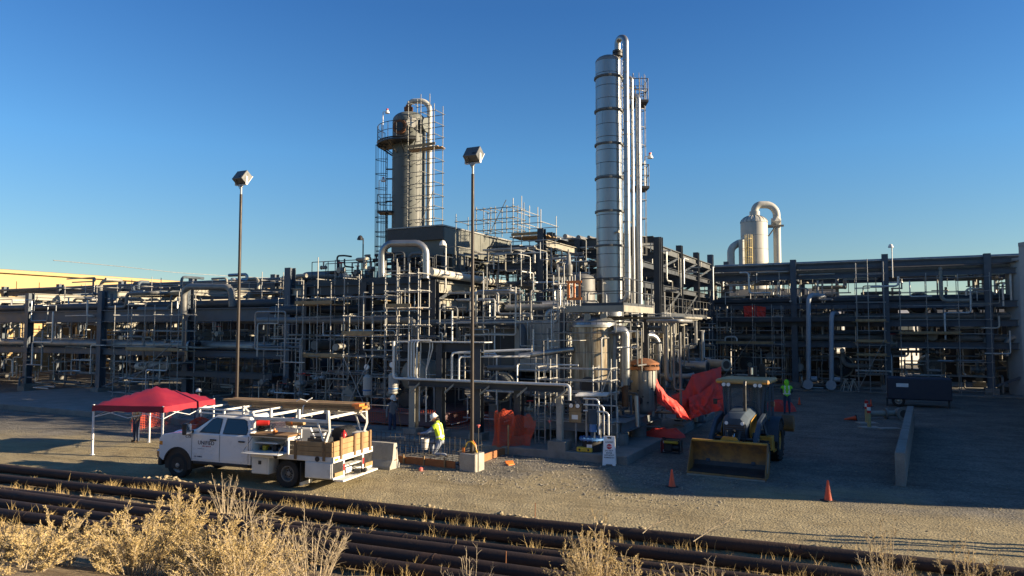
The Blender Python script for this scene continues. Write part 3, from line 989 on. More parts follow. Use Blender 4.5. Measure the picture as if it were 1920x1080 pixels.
for (px, Y, y0, y1, r, ang) in ((1185, 36.0, 145, 585, .065, 0), (1196, 36.3, 187, 600, .15, 0)):
    q = lc(px, y0, Y)
    q2 = lc(px, y1, Y)
    m = MB()
    m.tube(fillet([(q.x - .45, q.y + .05, q.z + .2), (q.x, q.y, q.z + .2), (q.x, q.y, q2.z)] if px == 1196 else [(q.x - .3, q.y, q.z), (q.x, q.y, q.z), (q.x, q.y, q2.z)], r * 2.2, 5), r, 14)
    z = q2.z
    while z < q.z:
        m.lathe([(r, z), (r + .007, z + .01), (r + .007, z + .035), (r, z + .045)], 12, (q.x, q.y, 0)); z += .6
    build(m, 'riser_pipe', M_('cladding'), tc)
la = lc(1186, 300, 36.9)
ladder(tc, la.x, la.y, 6.0, lc(1193, 140, 36.9).z, 0.15)
for (py, w) in ((352, 1), (192, 0)):
    z = lc(1204, py, 36.8).z
    m = MB(); m.bb(la.x - .1, la.x + .75, la.y - .6, la.y + .6, z - .12, z)
    build(m, 'platform', M_('dark_iron'), tc)
    m = MB()
    for hh in (.55, 1.1):
        m.tube([(la.x - .1, la.y - .58, z + hh), (la.x + .73, la.y - .58, z + hh), (la.x + .73, la.y + .58, z + hh), (la.x - .1, la.y + .58, z + hh)], .022, 6)
    for (xx, yy) in ((-.1, -.58), (.3, -.58), (.73, -.58), (.73, 0), (.73, .58), (.3, .58)):
        m.cyl((la.x + xx, la.y + yy, z), (la.x + xx, la.y + yy, z + 1.1), .022, 6)
    build(m, 'railing', M_('dark_iron'), tc)
lamp_post(tc, la.x + .55, la.y - .4, lc(1204, 352, 36.8).z, 1.55)
for py in (160, 250, 330, 420, 500):
    z = lc(1180, py, 35.5).z
    m = MB(); m.bb(R0 - .1, b.x + .1, b.y - .05, b.y + .04, z, z + .08); m.bb(R0 - .1, la.x, la.y - .35, la.y - .27, z + .2, z + .28)
    build(m, 'pipe_bracket', M_('steel_light'), tc)
nozzle(tc, (.2, -.6, lc(1150, 435, 35).z), (.5, -.9, 0), .25, .05)

# ---- grey painted column at the left
G0 = at(766, 430, 47.0)
gc = thing('process_column', 'broad grey painted column with a round platform and bare scaffold at its top', 'process column', (G0.x, G0.y, .29))
def lg(px, py, Y=47.0): return at(px, py, Y) - Vector((G0.x, G0.y, .29))
R1 = 1.1
zt = lg(766, 228).z
m = MB(); m.lathe([(R1, 0), (R1, zt)], 40); build(m, 'shell', M_('column_paint'), gc, sharp=60)
m = MB(); m.lathe(dome_prof(R1, .62, zt, 9), 40); build(m, 'dome', M_('column_paint'), gc, sharp=80)
for py in (232, 300, 370):
    z = lg(766, py).z
    m = MB(); m.lathe([(R1, z - .02), (R1 + .012, z - .015), (R1 + .012, z + .015), (R1, z + .02)], 40); build(m, 'weld_seam', M_('column_paint'), gc)
m = MB()
x0, x1 = lg(766, 205).x, lg(806, 205, 46.6).x
m.tube(fillet([(x0, 0, zt + .55), (x0, 0, lg(766, 190).z), (x1, -.5, lg(806, 190, 46.6).z), (x1, -.5, 3)], .75, 8), .17, 16)
build(m, 'overhead_pipe', M_('pipe_white'), gc, sharp=60)
m = MB()
for z in (zt + .72, zt + .86): m.cyl((x0, 0, z), (x0, 0, z + .09), .3, 16)
m.cyl((x0, 0, zt + .4), (x0, 0, zt + 1.1), .19, 14)
build(m, 'flange', M_('rust'), gc)
zp = lg(740, 265, 46).z
sector_deck(gc, R1 + .02, R1 + 1.0, zp, rad(150), rad(290))
ring_rail(gc, R1 + .97, zp, rad(150), rad(290))
nozzle(gc, (R1 * math.cos(rad(252)), R1 * math.sin(rad(252)), lg(747, 248).z), (math.cos(rad(252)), math.sin(rad(252)), 0), .35, .36, 'rust', 'manhole', False)
m = MB(); m.cyl((R1 * math.cos(rad(252)) * 1.32, R1 * math.sin(rad(252)) * 1.32, lg(747, 248).z), (R1 * math.cos(rad(252)) * 1.335, R1 * math.sin(rad(252)) * 1.335, lg(747, 248).z), .30, 16); build(m, 'manhole_opening', M_('black_paint'), gc)
nozzle(gc, (R1 * math.cos(rad(330)), R1 * math.sin(rad(330)), lg(790, 240).z), (math.cos(rad(330)), math.sin(rad(330)), 0), .3, .36, 'column_paint', 'manhole')
nozzle(gc, (R1 * math.cos(rad(285)), R1 * math.sin(rad(285)), lg(790, 240).z), (math.cos(rad(285)), math.sin(rad(285)), 0), .25, .26, 'white_column')
xl = lg(722, 300, 46.2).x
ladder(gc, xl, -.25, 8.5, zp - .1, PI + .4, cz=.3)
ladder(gc, xl + .05, -.2, 4.2, lg(720, 395).z, PI + .4, cz=.5)
zq = lg(722, 398).z
m = MB(); m.bb(-1.95, -1.0, -.75, .5, zq - .12, zq); build(m, 'platform', M_('dark_iron'), gc)
m = MB()
for hh in (.55, 1.05): m.tube([(-1.05, -.73, zq + hh), (-1.93, -.73, zq + hh), (-1.93, .48, zq + hh), (-1.1, .48, zq + hh)], .022, 6)
for (xx, yy) in ((-1.1, -.73), (-1.5, -.73), (-1.93, -.73), (-1.93, -.1), (-1.93, .48)): m.cyl((xx, yy, zq), (xx, yy, zq + 1.05), .022, 6)
build(m, 'railing', M_('dark_iron'), gc)
lamp_post(gc, lg(724, 265).x - .02, -1.1, zp, 1.9)
lamp_post(gc, -1.85, -.6, zq, 2.0)
for z in (lg(740, 320).z, lg(740, 338).z, lg(740, 380).z):
    m = MB(); m.bb(-1.5, -.95, -.3, -.2, z, z + .08); build(m, 'pipe_bracket', M_('dark_iron'), gc)
m = MB()
for q in range(3):
    z0 = lg(766, 310 + q * 38).z
    m.tube([(R1 * 1.01 * math.cos(a), R1 * 1.01 * math.sin(a), z0 + .55 * ((a - 4.6) ** 2) - .3) for a in [4.4 + k * .14 for k in range(12)]], .014, 4)
build(m, 'hanging_cable', M_('black_paint'), gc)

# ---- white far column with yellow ladder cage
K0 = at(1415, 495, 75)
wc = thing('white_process_column', 'white clad column with a yellow ladder cage and looped pipe behind the back rack', 'process column', (K0.x, K0.y, 0))
def lw(px, py, Y=75.0): return at(px, py, Y) - Vector((K0.x, K0.y, 0))
R2 = 1.36
zt = lw(1415, 418).z
n = 9
for k in range(n):
    z0, z1 = 3 + (zt - 3) * k / n, 3 + (zt - 3) * (k + 1) / n
    m = MB(); m.lathe([(R2 - .03, z0), (R2, z0 + .02), (R2, z1 - .04), (R2 - .03, z1 - .02)], 32); build(m, 'cladding_panel', M_('white_column'), wc)
m = MB(); m.lathe([(R2 - .025, 0), (R2 - .025, zt)], 24); build(m, 'shell', M_('cladding_dull'), wc)
m = MB(); m.lathe(dome_prof(R2 + .01, .8, zt, 8), 32)
dm = build(m, 'dome', M_('white_column'), wc, sharp=80)
m = MB()
for k in range(18):
    a = 2 * PI * k / 18
    m.tube([((R2 + .02) * math.cos(q * PI / 16) * math.cos(a), (R2 + .02) * math.cos(q * PI / 16) * math.sin(a), zt + .82 * math.sin(q * PI / 16)) for q in range(8)], .02, 4)
build(m, 'dome_seam', M_('cladding_dull'), dm)
m = MB()
xa, xb = lw(1415, 400).x, lw(1456, 400).x
m.tube(fillet([(xa, 0, zt + .5), (xa, 0, lw(1415, 384).z), (xb, 0, lw(1456, 384).z), (xb, 0, 4)], 1.3, 9), .38, 18)
build(m, 'overhead_pipe', M_('white_column'), wc, sharp=60)
m = MB(); m.cyl((xa, 0, zt + .6), (xa, 0, zt + 1.2), .52, 18); m.ico((xb - .1, -.1, lw(1456, 416).z), .62); build(m, 'pipe_box', M_('white_column'), wc)
zz = lw(1450, 426).z
m = MB(); m.bb(R2 - .1, xb + .55, -.5, -.35, zz, zz + .2); m.bb(R2 - .1, xb + .55, .35, .5, zz, zz + .2); m.cyl((R2, -.4, zz - 1), (xb - .3, -.4, zz), .07, 6); build(m, 'pipe_support', M_('steel'), wc)
xl = lw(1398, 450).x
ladder(wc, xl - .1, -R2 * .9, 8, lw(1398, 443).z, -PI / 2 - .35, 'ladder_yellow', w=.7, cz=.2)
m = MB(); m.tube(fillet([(lw(1368, 495).x, -.5, 6), (lw(1368, 495).x, -.5, lw(1368, 466).z), (lw(1384, 455).x, -.3, lw(1384, 456).z), (-R2 + .2, 0, lw(1384, 456).z)], .9, 6), .38, 14); build(m, 'side_pipe', M_('white_column'), wc, sharp=60)
m = MB(); m.cyl((lw(1385, 470).x, -1, 6), (lw(1385, 470).x, -1, lw(1385, 452).z), .3, 14); build(m, 'standpipe', M_('white_column'), wc)

# ---- stained drum on the skid
dm_m = bpy.data.materials.new('stained_cladding')
dm_m.use_nodes = True
nt = dm_m.node_tree
B = nt.nodes['Principled BSDF']
tcn = nt.nodes.new('ShaderNodeTexCoord')
sepn = nt.nodes.new('ShaderNodeSeparateXYZ'); nt.links.new(tcn.outputs['Object'], sepn.inputs[0])
at2 = nmath('ARCTAN2', sepn.outputs[1], sepn.outputs[0])
cmb = nt.nodes.new('ShaderNodeCombineXYZ'); nt.links.new(at2, cmb.inputs[0]); nt.links.new(nmath('MULTIPLY', sepn.outputs[2], .06), cmb.inputs[1])
nn = nnoise(9, 7, .7, cmb.outputs[0])
n2 = nnoise(3.3, 4, .6, cmb.outputs[0])
c1 = nmix(nmap(nn, .40, .58, 0, 1), (.42, .37, .27), (.17, .125, .07))
c2 = nmix(nmap(n2, .58, .66, 0, .8), c1, (.17, .23, .16))
c3 = nmix(nmap(nnoise(6, 5, .7, cmb.outputs[0]), .60, .70, 0, .8), c2, (.30, .15, .055))
nt.links.new(c3, B.inputs['Base Color'])
B.inputs['Roughness'].default_value = .6; B.inputs['Metallic'].default_value = .1
MT['stained_cladding'] = dm_m
D0 = at(1114, 650, 29.95)
dr = thing('stained_drum', 'rust streaked silver vertical drum under the platform on the grey skid', 'vessel', (D0.x, D0.y, 0))
def ld(px, py, Y=29.95): return at(px, py, Y) - Vector((D0.x, D0.y, 0))
R3 = .92
zb, zt = ld(1114, 716).z, ld(1114, 611).z
zs = [zb, ld(1114, 690).z, ld(1114, 660).z, ld(1114, 633).z, zt]
for a, b in zip(zs, zs[1:]):
    m = MB(); m.lathe([(R3 - .015, a), (R3, a + .012), (R3, b - .02), (R3 - .015, b - .01)], 40); build(m, 'cladding_panel', dm_m, dr)
m = MB(); m.lathe([(R3 - .012, zb - .9), (R3 - .012, zt)], 32); m.lathe([(R3 - .05, 1.2), (R3 - .05, zb)], 32); build(m, 'shell', M_('cladding_dull'), dr)
m = MB(); m.lathe([(R3, zt - .06), (R3 + .05, zt - .05), (R3 + .05, zt + .03), (R3, zt + .05)], 40); build(m, 'lid_flange', M_('cladding'), dr)
N = 24
for k in range(N):
    m = MB()
    prof = dome_prof(R3, .42, zt + .04, 7)
    m.lathe(prof, 2, a0=2 * PI * k / N + .008, a1=2 * PI * (k + 1) / N - .008)
    build(m, 'lid_segment', M_('cladding'), dr, sharp=80)
m = MB(); m.lathe(dome_prof(R3 - .012, .408, zt + .04, 7), 24); build(m, 'lid', M_('dark_iron'), dr)
for px in (1101, 1131):
    q = ld(px, 590, 29.3)
    m = MB(); m.prism([(-.14, -.2), (.14, -.2), (.14, .1), (.08, .2), (-.08, .2), (-.14, .1)], -.02, .02, 'y', Matrix.Translation((q.x, -.72, zt + .30)))
    m.cyl((q.x, -.745, zt + .38), (q.x, -.69, zt + .38), .05, 10)
    build(m, 'lifting_lug', M_('steel_light'), dr)
for px, py, a in ((1097, 722, -1.88), (1132, 726, -1.2)):
    z = ld(px, py, 29.2).z
    m = MB(); m.cyl((R3 * .8 * math.cos(a), R3 * .8 * math.sin(a), z), (R3 * 1.3 * math.cos(a), R3 * 1.3 * math.sin(a), z), .30, 18, caps=False); m.cyl((R3 * 1.2 * math.cos(a), R3 * 1.2 * math.sin(a), z), (R3 * 1.3 * math.cos(a), R3 * 1.3 * math.sin(a), z), .37, 18)
    mh = build(m, 'manhole', M_('steel'), dr)
    m = MB(); m.cyl((R3 * 1.29 * math.cos(a), R3 * 1.29 * math.sin(a), z), (R3 * 1.31 * math.cos(a), R3 * 1.31 * math.sin(a), z), .29, 18); build(m, 'opening', M_('black_paint'), mh)
for k in range(4):
    a = k * PI / 2 + .6
    m = MB(); m.box((R3 * .8 * math.cos(a), R3 * .8 * math.sin(a), 1.6), (.2, .2, 1.0)); build(m, 'leg', M_('steel_light'), dr)

# ---- squat rusty vessel to its right
V0 = at(1208, 730, 30.4)
rv = thing('squat_vessel', 'squat dented steel vessel with a rusty lid and black pipe stub on the skid', 'vessel', (V0.x, V0.y, 0))
def lv(px, py, Y=30.4): return at(px, py, Y) - Vector((V0.x, V0.y, 0))
zb, zt = lv(1208, 765).z, lv(1208, 690).z
m = MB(); m.lathe([(.2, zb - .28), (.45, zb - .16), (.53, zb), (.53, zt)], 28); build(m, 'shell', M_('cladding_dull'), rv, sharp=50)
m = MB(); m.lathe([(.001, zt + .42), (.3, zt + .38), (.62, zt + .22), (.64, zt + .16), (.001, zt + .16)], 28); build(m, 'lid', M_('rust'), rv)
m = MB(); m.lathe([(.53, zt - .06), (.63, zt - .06), (.63, zt + .06), (.3, zt + .06)], 28)
for k in range(14):
    a = k * PI / 7; m.cyl((.58 * math.cos(a), .58 * math.sin(a), zt - .1), (.58 * math.cos(a), .58 * math.sin(a), zt + .2), .022, 6)
build(m, 'flange', M_('rust'), rv)
m = MB(); m.cyl((-.3, -.4, zb + .35), (-.42, -.62, zb + .35), .17, 14); build(m, 'pipe_stub', M_('black_paint'), rv)
for k in range(5):
    m = MB(); a = -2.2 + k * .4; M = Matrix.Rotation(a, 4, 'Z'); m.box((.545, 0, (zb + zt) / 2), (.02, .035, (zt - zb) * .96), M=M); build(m, 'cladding_joint', M_('cladding_dull'), rv)
for k in range(7):
    a = -2.6 + k * .37; z = zb + .2 + .8 * ((k * 37) % 10) / 10
    m = MB(); m.cyl((.52 * math.cos(a), .52 * math.sin(a), z), (.56 * math.cos(a), .56 * math.sin(a), z), .04, 8); build(m, 'lug', M_('dark_iron'), rv)
for k in range(4):
    a = k * PI / 2 + .7
    m = MB(); m.box((.45 * math.cos(a), .45 * math.sin(a), (1.2 + zb) / 2), (.1, .1, zb - 1.0)); build(m, 'leg', M_('cladding_dull'), rv)

# ================================================================== the grey skid and what stands on it
sk = thing('equipment_skid', 'pale grey steel skid base on round concrete blocks in the slab corner', 'skid', W(-.85, 2.0, 0), PLANT)
def zI(m, x0, x1, y0, y1, z0, z1):
    pass
for (a, c) in (((-5.6, 2.1), (-.95, 2.1)), ((-5.6, 7.4), (-.95, 7.4))):
    bar(sk, 'skid_beam', W(a[0], a[1], .95), W(c[0], c[1], .95), .26, .42, M_('skid_grey'), 'ibeam')
for u in (-5.6, -3.3, -.95):
    bar(sk, 'skid_beam', W(u, 2.25, .953), W(u, 7.25, .953), .26, .42, M_('skid_grey'), 'ibeam')
m = MB(); m.bb(-4.85, .16, -.03, 5.5, 1.165, 1.19); build(m, 'deck', M_('skid_grey'), sk)
for (u, v) in ((-1.1, 2.4), (-1.1, 4.8), (-1.1, 7.1), (-5.4, 2.4), (-5.4, 7.1), (-3.2, 2.4)):
    m = MB(); c = Vector((u + .85, v - 2.0, 0)); m.cyl((c.x, c.y, .27), (c.x, c.y, .73), .36, 20); build(m, 'concrete_block', M_('concrete'), sk)

# platform in front of the silver column
pv = 3.4
pu0, pz = Pv(1060, 582, pv)[0], Pv(1100, 582, pv)[2]
pu1 = Pv(1168, 582, pv)[0]
pz = 5.66
pf = thing('column_platform', 'square steel platform with railings and an orange gate above the stained drum', 'platform', W(pu0, pv, 0), PLANT)
w = pu1 - pu0
def handrail(t, pts, z, h=1.1, mat='steel', r=.025, mid=True, step=1.1, name='railing'):
    m = MB()
    pts = [Vector((p[0], p[1], z)) for p in pts]
    m.tube([p + Vector((0, 0, h)) for p in pts], r, 6)
    if mid: m.tube([p + Vector((0, 0, h * .52)) for p in pts], r * .8, 6)
    for a, b in zip(pts, pts[1:]):
        k = max(1, round((b - a).length / step))
        for q in range(k + 1):
            p = a.lerp(b, q / k); m.cyl(p, p + Vector((0, 0, h)), r, 6)
        d = (b - a).normalized(); nrm = Vector((-d.y, d.x, 0)) * .006
        m.add([a - nrm, b - nrm, b + nrm, a + nrm, a - nrm + Vector((0, 0, .12)), b - nrm + Vector((0, 0, .12)), b + nrm + Vector((0, 0, .12)), a + nrm + Vector((0, 0, .12))], [[0, 1, 5, 4], [1, 2, 6, 5], [2, 3, 7, 6], [3, 0, 4, 7], [4, 5, 6, 7]])
    return build(m, name, M_(mat), t)
m = MB(); m.bb(0, w, 0, 1.3, pz - .03, pz); m.bb(0, w, 1.3, 4.2, pz - .03, pz); build(m, 'deck', M_('steel_light'), pf)
for (x0, x1, y0, y1) in ((0, w, -.06, 0), (w, w + .06, -.06, 4.2), (-.06, 0, -.06, 4.2)):
    m = MB(); m.bb(x0, x1, y0, y1, pz - .26, pz + .002); build(m, 'edge_beam', M_('steel_light'), pf)
handrail(pf, [(0.75, .02), (w, .02), (w, 4.1)], pz, 1.12, 'steel')
m = MB()
for z in (pz + .25, pz + .95): m.bb(.06, .74, -.03, .03, z, z + .1)
for k in range(3): m.bb(.1 + k * .25, .19 + k * .25, -.025, .025, pz + .3, pz + 1.0)
build(m, 'gate', M_('orange_paint'), pf)
for (x, y) in ((-.1, 0), (-.1, 3.8), (w - .2, 3.9)):
    m = MB(); m.bb(x - .1, x + .1, y - .1, y + .1, .3, pz - .27); build(m, 'post', M_('steel'), pf)

# L-shaped silver pipes right of the drum, and their neighbours
def pp(*a): return at(*a)
pipe('clad_pipe', 'fat silver clad pipe with an elbow dropping right of the stained drum', [pp(1150, 619, 29.2), pp(1172, 619, 29.2), pp(1172, 722, 29.2)], .20, 'cladding', R=.38, n=18, world=True)
pipe('clad_pipe', 'bare brown pipe end below the fat silver elbow pipe', [pp(1172, 722, 29.2), pp(1172, 762, 29.2)], .13, 'rust', n=14, world=True)
pipe('clad_pipe', 'slim dull silver pipe standing close along the right side of the stained drum', [pp(1156, 618, 29.6), pp(1152, 622, 29.5), pp(1152, 750, 29.3)], .13, 'cladding_dull', R=.1, n=14, world=True)
pipe('clad_pipe', 'short silver vertical pipe at the front right corner of the grey skid', [pp(1193, 762, 28.0), pp(1193, 742, 28.0), pp(1196, 800, 27.9)][1:], .10, 'cladding', n=14, world=True)
pipe('clad_pipe', 'silver hooked pipe coming over from behind the skid left of the red sheets', [pp(1195, 628, 33), pp(1233, 630, 33.5), pp(1234, 700, 33.5)], .19, 'cladding', R=.5, n=16, world=True)
pipe('clad_pipe', 'silver pipe elbow turning into the silver column from the left', [pp(1015, 572, 34), pp(1080, 570, 34.5), pp(1080, 600, 34.6)], .17, 'cladding', R=.35, n=16, world=True)
pipe('clad_pipe', 'horizontal grey clad pipe reaching the drum platform from the left', [pp(948, 577, 33.6), pp(1050, 575, 33.2), pp(1052, 577, 33.6), pp(1030, 605, 33.6)][:2], .15, 'cladding_dull', n=16, world=True)
pipe('clad_pipe', 'silver elbow hanging from the platform pipe left of the drum', [pp(1052, 580, 33.3), pp(1027, 581, 33.3), pp(1026, 604, 33.3)], .16, 'cladding', R=.3, n=16, world=True)
# ================================================================== air cooler
ck = thing('air_cooler', 'big dark box shaped air cooler on legs at the top of the cooler frame', 'air cooler', W(-15.2, 6.9, 7.0), PLANT)
L1, D1 = 3.25, 7.6
m = MB(); m.bb(.02, L1 - .02, .02, D1 - .02, 1.75, 2.95); build(m, 'plenum', M_('cooler_paint'), ck)
m = MB(); m.bb(-.25, L1 + .02, -.14, .018, 2.3, 2.98, .01); build(m, 'front_panel', M_('cooler_top'), ck)
m = MB(); m.bb(-.28, L1 + .06, -.18, D1 + .04, 2.99, 3.07, .01); build(m, 'top_trim', M_('galvanised'), ck)
for k in range(4):
    m = MB(); m.bb(L1 - .018, L1 + .02, .03 + k * 1.9, .03 + k * 1.9 + 1.87, 1.6, 2.97, .008); build(m, 'side_panel', M_('cooler_paint'), ck)
m = MB(); m.bb(.0, L1 - .05, .04, .07, 1.45, 2.3); m.bb(-.12, -.02, .1, D1 - .1, 1.5, 2.9); build(m, 'recessed_panel', M_('cooler_paint'), ck)
for k in range(2):
    y0 = .5 + k * 3.6
    m = MB(); c = [(L1 / 2 + s * L1 * .42, y) for s, y in ((-1, y0), (1, y0), (1, y0 + 3.0), (-1, y0 + 3.0))]
    d = [(L1 / 2 + s * .75, y) for s, y in ((-1, y0 + .7), (1, y0 + .7), (1, y0 + 2.3), (-1, y0 + 2.3))]
    m.loft([[(x, y, .85) for x, y in d], [(x, y, 1.72) for x, y in c]]); build(m, 'hopper', M_('cooler_paint'), ck)
    m = MB(); m.lathe([(.72, .55), (.78, .6), (.78, .86), (.72, .86)], 20, (L1 / 2, y0 + 1.5, 0)); m.cyl((L1 / 2, y0 + 1.5, .3), (L1 / 2, y0 + 1.5, .8), .1, 8); build(m, 'fan_ring', M_('dark_iron'), ck)
m = MB(); m.bb(1.5, L1 - .02, .9, 2.2, .45, 1.6, .01); build(m, 'side_box', M_('cooler_paint'), ck)
for x in (.05, L1 - .12):
    for k in range(4):
        y = .12 + k * 2.42
        m = MB(); m.bb(x - .07, x + .07, y - .07, y + .07, 0, 1.75); build(m, 'leg', M_('steel'), ck)
        for s in (-1, 1):
            if 0 <= k + s <= 3:
                m = MB(); m.cyl((x, y + s * .08, .75), (x, y + s * .62, 1.6), .045, 5); build(m, 'strut', M_('steel_light'), ck)
    m = MB(); m.bb(x - .06, x + .06, 0, D1, .3, .42); build(m, 'side_rail', M_('steel'), ck)
m = MB(); m.cyl((.3, .1, .8), (3.0, .1, .8), .16, 12); m.cyl((.3, .4, 1.2), (3.0, .4, 1.2), .22, 12); build(m, 'header_pipe', M_('dark_iron'), ck)
c2 = thing('air_cooler', 'smaller dark cooler box standing behind and right of the big one', 'air cooler', W(-14.6, 14.9, 7.0), PLANT)
m = MB(); m.bb(0, 3.0, 0, 2.2, 1.2, 2.75, .01); build(m, 'plenum', M_('cooler_paint'), c2)
m = MB(); m.bb(-.04, 3.05, -.05, 2.25, 2.76, 2.83); build(m, 'top_trim', M_('galvanised'), c2)
for x in (.1, 2.9):
    for y in (.1, 2.1):
        m = MB(); m.bb(x - .06, x + .06, y - .06, y + .06, 0, 1.2); build(m, 'leg', M_('steel'), c2)
# yard lamp on a short post in front of the cooler
def small_lamp(px, py, Y, h, label, col='utility_white'):
    p = at(px, py, Y)
    t = thing('lamp', label, 'lamp', (p.x, p.y, p.z - h))
    m = MB(); m.cyl((0, 0, 0), (0, 0, h), .035, 8); m.tube([(0, 0, h), (-.12, -.1, h + .05)], .02, 5); build(m, 'post', M_(col), t)
    m = MB(); m.lathe([(.02, .16), (.1, .12), (.17, -.02), (.17, -.1), (.001, -.1)], 10, (-.14, -.12, h)); build(m, 'shade', M_(col), t)
    return t
small_lamp(836, 457, 35.2, 2.2, 'small white lamp on a thin post in front of the dark air cooler')
small_lamp(681, 447, 40, 2.6, 'small dark dome lamp rising above the scaffold left of the air cooler', 'dark_iron')
small_lamp(1672, 462, 50, 2.2, 'small white lamp on top of the back rack at the right', 'utility_white')

# ---- large individual pipes
pipe('clad_pipe', 'shiny silver inverted U pipe in front of the air cooler', [at(716, 520, 34.5), at(716, 457, 34.5), at(799, 456, 34.2), at(799, 522, 34.2)], .17, 'cladding', R=.55, n=18, world=True)
pu = lambda px, py, u: W(*Pu(px, py, u))
pipe('white_pipe', 'long cream pipe slanting back along the right side of the cooler frame', [pu(808, 510, -11.0), pu(957, 534, -11.0)], .2, 'pipe_white', n=16, world=True)
e = pu(957, 534, -11.0)
pipe('grey_pipe', 'grey pipe with a raised bend beside the end of the cream pipe', [e + AX * .1, e + AX * 1.6], .2, 'pipe_grey', n=14, world=True)
e2 = e + AX * .9 + Vector((0, 0, .1))
pipe('grey_pipe', 'grey flanged pipe running right from the cream pipe to the small grey tank', [e2 + BX * .8, e2 + BX * .8 + Vector((0, 0, 1.0)), e2 + BX * .4 + AX * 3.6 + Vector((0, 0, 1.0))], .17, 'pipe_grey', R=.45, n=14, world=True, flanges=((1, .5), (1, .9)))
pipe('grey_pipe', 'thick grey pipe crossing the left scaffolds and bending down at its right end', [Wv(480, 601, 4.7), Wv(781, 601, 4.7), Wv(781, 640, 4.7)], .165, 'pipe_grey', R=.62, n=18, world=True)
pipe('blue_grey_pipe', 'blue grey pipe running right from the bend and turning down past the pale duct', [Wv(775, 606, 5.0), Wv(981, 605, 5.0), Wv(981, 668, 5.0)], .17, 'pipe_blue', R=.5, n=18, world=True)
pipe('grey_pipe', 'grey inverted U pipe straddling the column at the far left', [Wv(331, 590, 7.2), Wv(345, 590, 7.2), Wv(345, 538, 7.2), Wv(435, 538, 7.2), Wv(435, 575, 7.2)][1:], .2, 'pipe_grey', R=.55, n=16, world=True)
pipe('grey_pipe', 'fat grey pipe lying along the left rack with an elbow at its end', [Wv(262, 582, 9.0), Wv(322, 582, 9.0)], .27, 'pipe_grey', n=16, world=True, flanges=((0, .98),))
pipe('grey_pipe', 'fat pale pipe end under the deep girder at the left', [Wv(456, 600, 9), Wv(560, 600, 9)], .26, 'pipe_grey', n=16, world=True)
pipe('cream_pipe', 'short fat cream pipe low in the left rack above the red canopy', [Wv(258, 687, 8.5), Wv(330, 686, 8.5)], .26, 'pipe_white', n=16, world=True, flanges=((0, .35), (0, .97)))
pipe('grey_pipe', 'pale grey pipe low in the left rack right of the leftmost big column', [Wv(335, 689, 9.5), Wv(400, 687, 9.5)], .2, 'pipe_grey', n=14, world=True)
pipe('grey_pipe', 'blue grey looped pipe on top of the left rack behind the corner column', [Wv(567, 545, 12), Wv(567, 518, 12), Wv(650, 515, 12), Wv(650, 545, 12)], .28, 'pipe_blue', R=.7, n=14, world=True)
# the two upright grey pipes in the right rack, each with a round blind at its foot
for k, (px, yt, x2, lab) in enumerate(((1516, 552, 1543, 'tall pale grey riser pipe with a round foot, the left one at the back rack'), (1559, 586, 1568, 'shorter pale grey riser pipe with a round foot, the right one at the back rack'))):
    f = Wv(px, 722, 34.9)
    t = thing('riser_pipe', lab, 'pipe', (f.x, f.y, 0))
    loc = Vector((f.x, f.y, 0))
    tp = Wv(px, yt, 34.9); te = Wv(x2, yt + 2, 34.9) + BX * 1.4
    m = MB(); m.tube(fillet([Vector((0, 0, .55)), tp - loc, te - loc], .5, 6), .17, 16); build(m, 'shell', M_('riser_paint'), t)
    d = -BX * .32
    m = MB(); m.cyl((0, 0, .55), d * 1.1 + Vector((0, 0, .5)), .2, 16); build(m, 'elbow', M_('riser_paint'), t)
    m = MB(); m.cyl(d * 1.1 + Vector((0, 0, .5)), d * 1.6 + Vector((0, 0, .5)), .36, 20); build(m, 'blind_flange', M_('riser_paint'), t)
    m = MB(); m.bb(-.1, .1, -.1, .1, 0, .4); build(m, 'foot', M_('steel'), t)
    m = MB(); m.cyl(AX * .2 + Vector((0, 0, .9)), AX * .62 + Vector((0, 0, .9)), .2, 14); build(m, 'side_flange', M_('riser_paint'), t)

# ---- pale duct box, horizontal exchanger, grey tank
b0 = Wv(968, 660, 5.4)
du = thing('duct_box', 'pale metal duct box standing left of the stained drum', 'duct', (b0.x, b0.y, 2.6), PLANT - .05)
m = MB(); m.bb(-.1, 2.6, 0, 3.4, .15, 2.45, .02); build(m, 'box', M_('duct_pale'), du)
for k in range(5):
    m = MB(); m.bb(.02 + k * .52, .49 + k * .52, -.012, .001, .18, 2.42, .004); build(m, 'panel', M_('duct_pale'), du)
    m = MB(); m.bb(2.599, 2.62, .03 + k * .67, .65 + k * .67, .18, 2.42, .004); build(m, 'panel', M_('duct_pale'), du)
m = MB(); m.bb(-.15, 2.66, -.06, 3.46, 2.45, 2.52); build(m, 'lid', M_('galvanised'), du)
for x in (.1, 2.4):
    for y in (.2, 3.2):
        m = MB(); m.bb(x - .1, x + .1, y - .1, y + .1, -2.4, .15); build(m, 'leg', M_('steel'), du)
d2 = thing('duct_box', 'long low grey enclosure with a mesh front left of the pale duct box', 'duct', W(-9.2, 6.0, 2.7), PLANT)
m = MB(); m.bb(-.6, 2.2, 0, 2.6, .2, 2.0, .02); build(m, 'box', M_('cooler_paint'), d2)
m = MB(); m.bb(-.5, 2.0, -.02, 0, 1.05, 1.75); build(m, 'mesh_panel', M_('cooler_top'), d2)
m = MB(); m.bb(-.66, 2.26, -.05, 2.65, 2.0, 2.08); build(m, 'lid', M_('duct_pale'), d2)
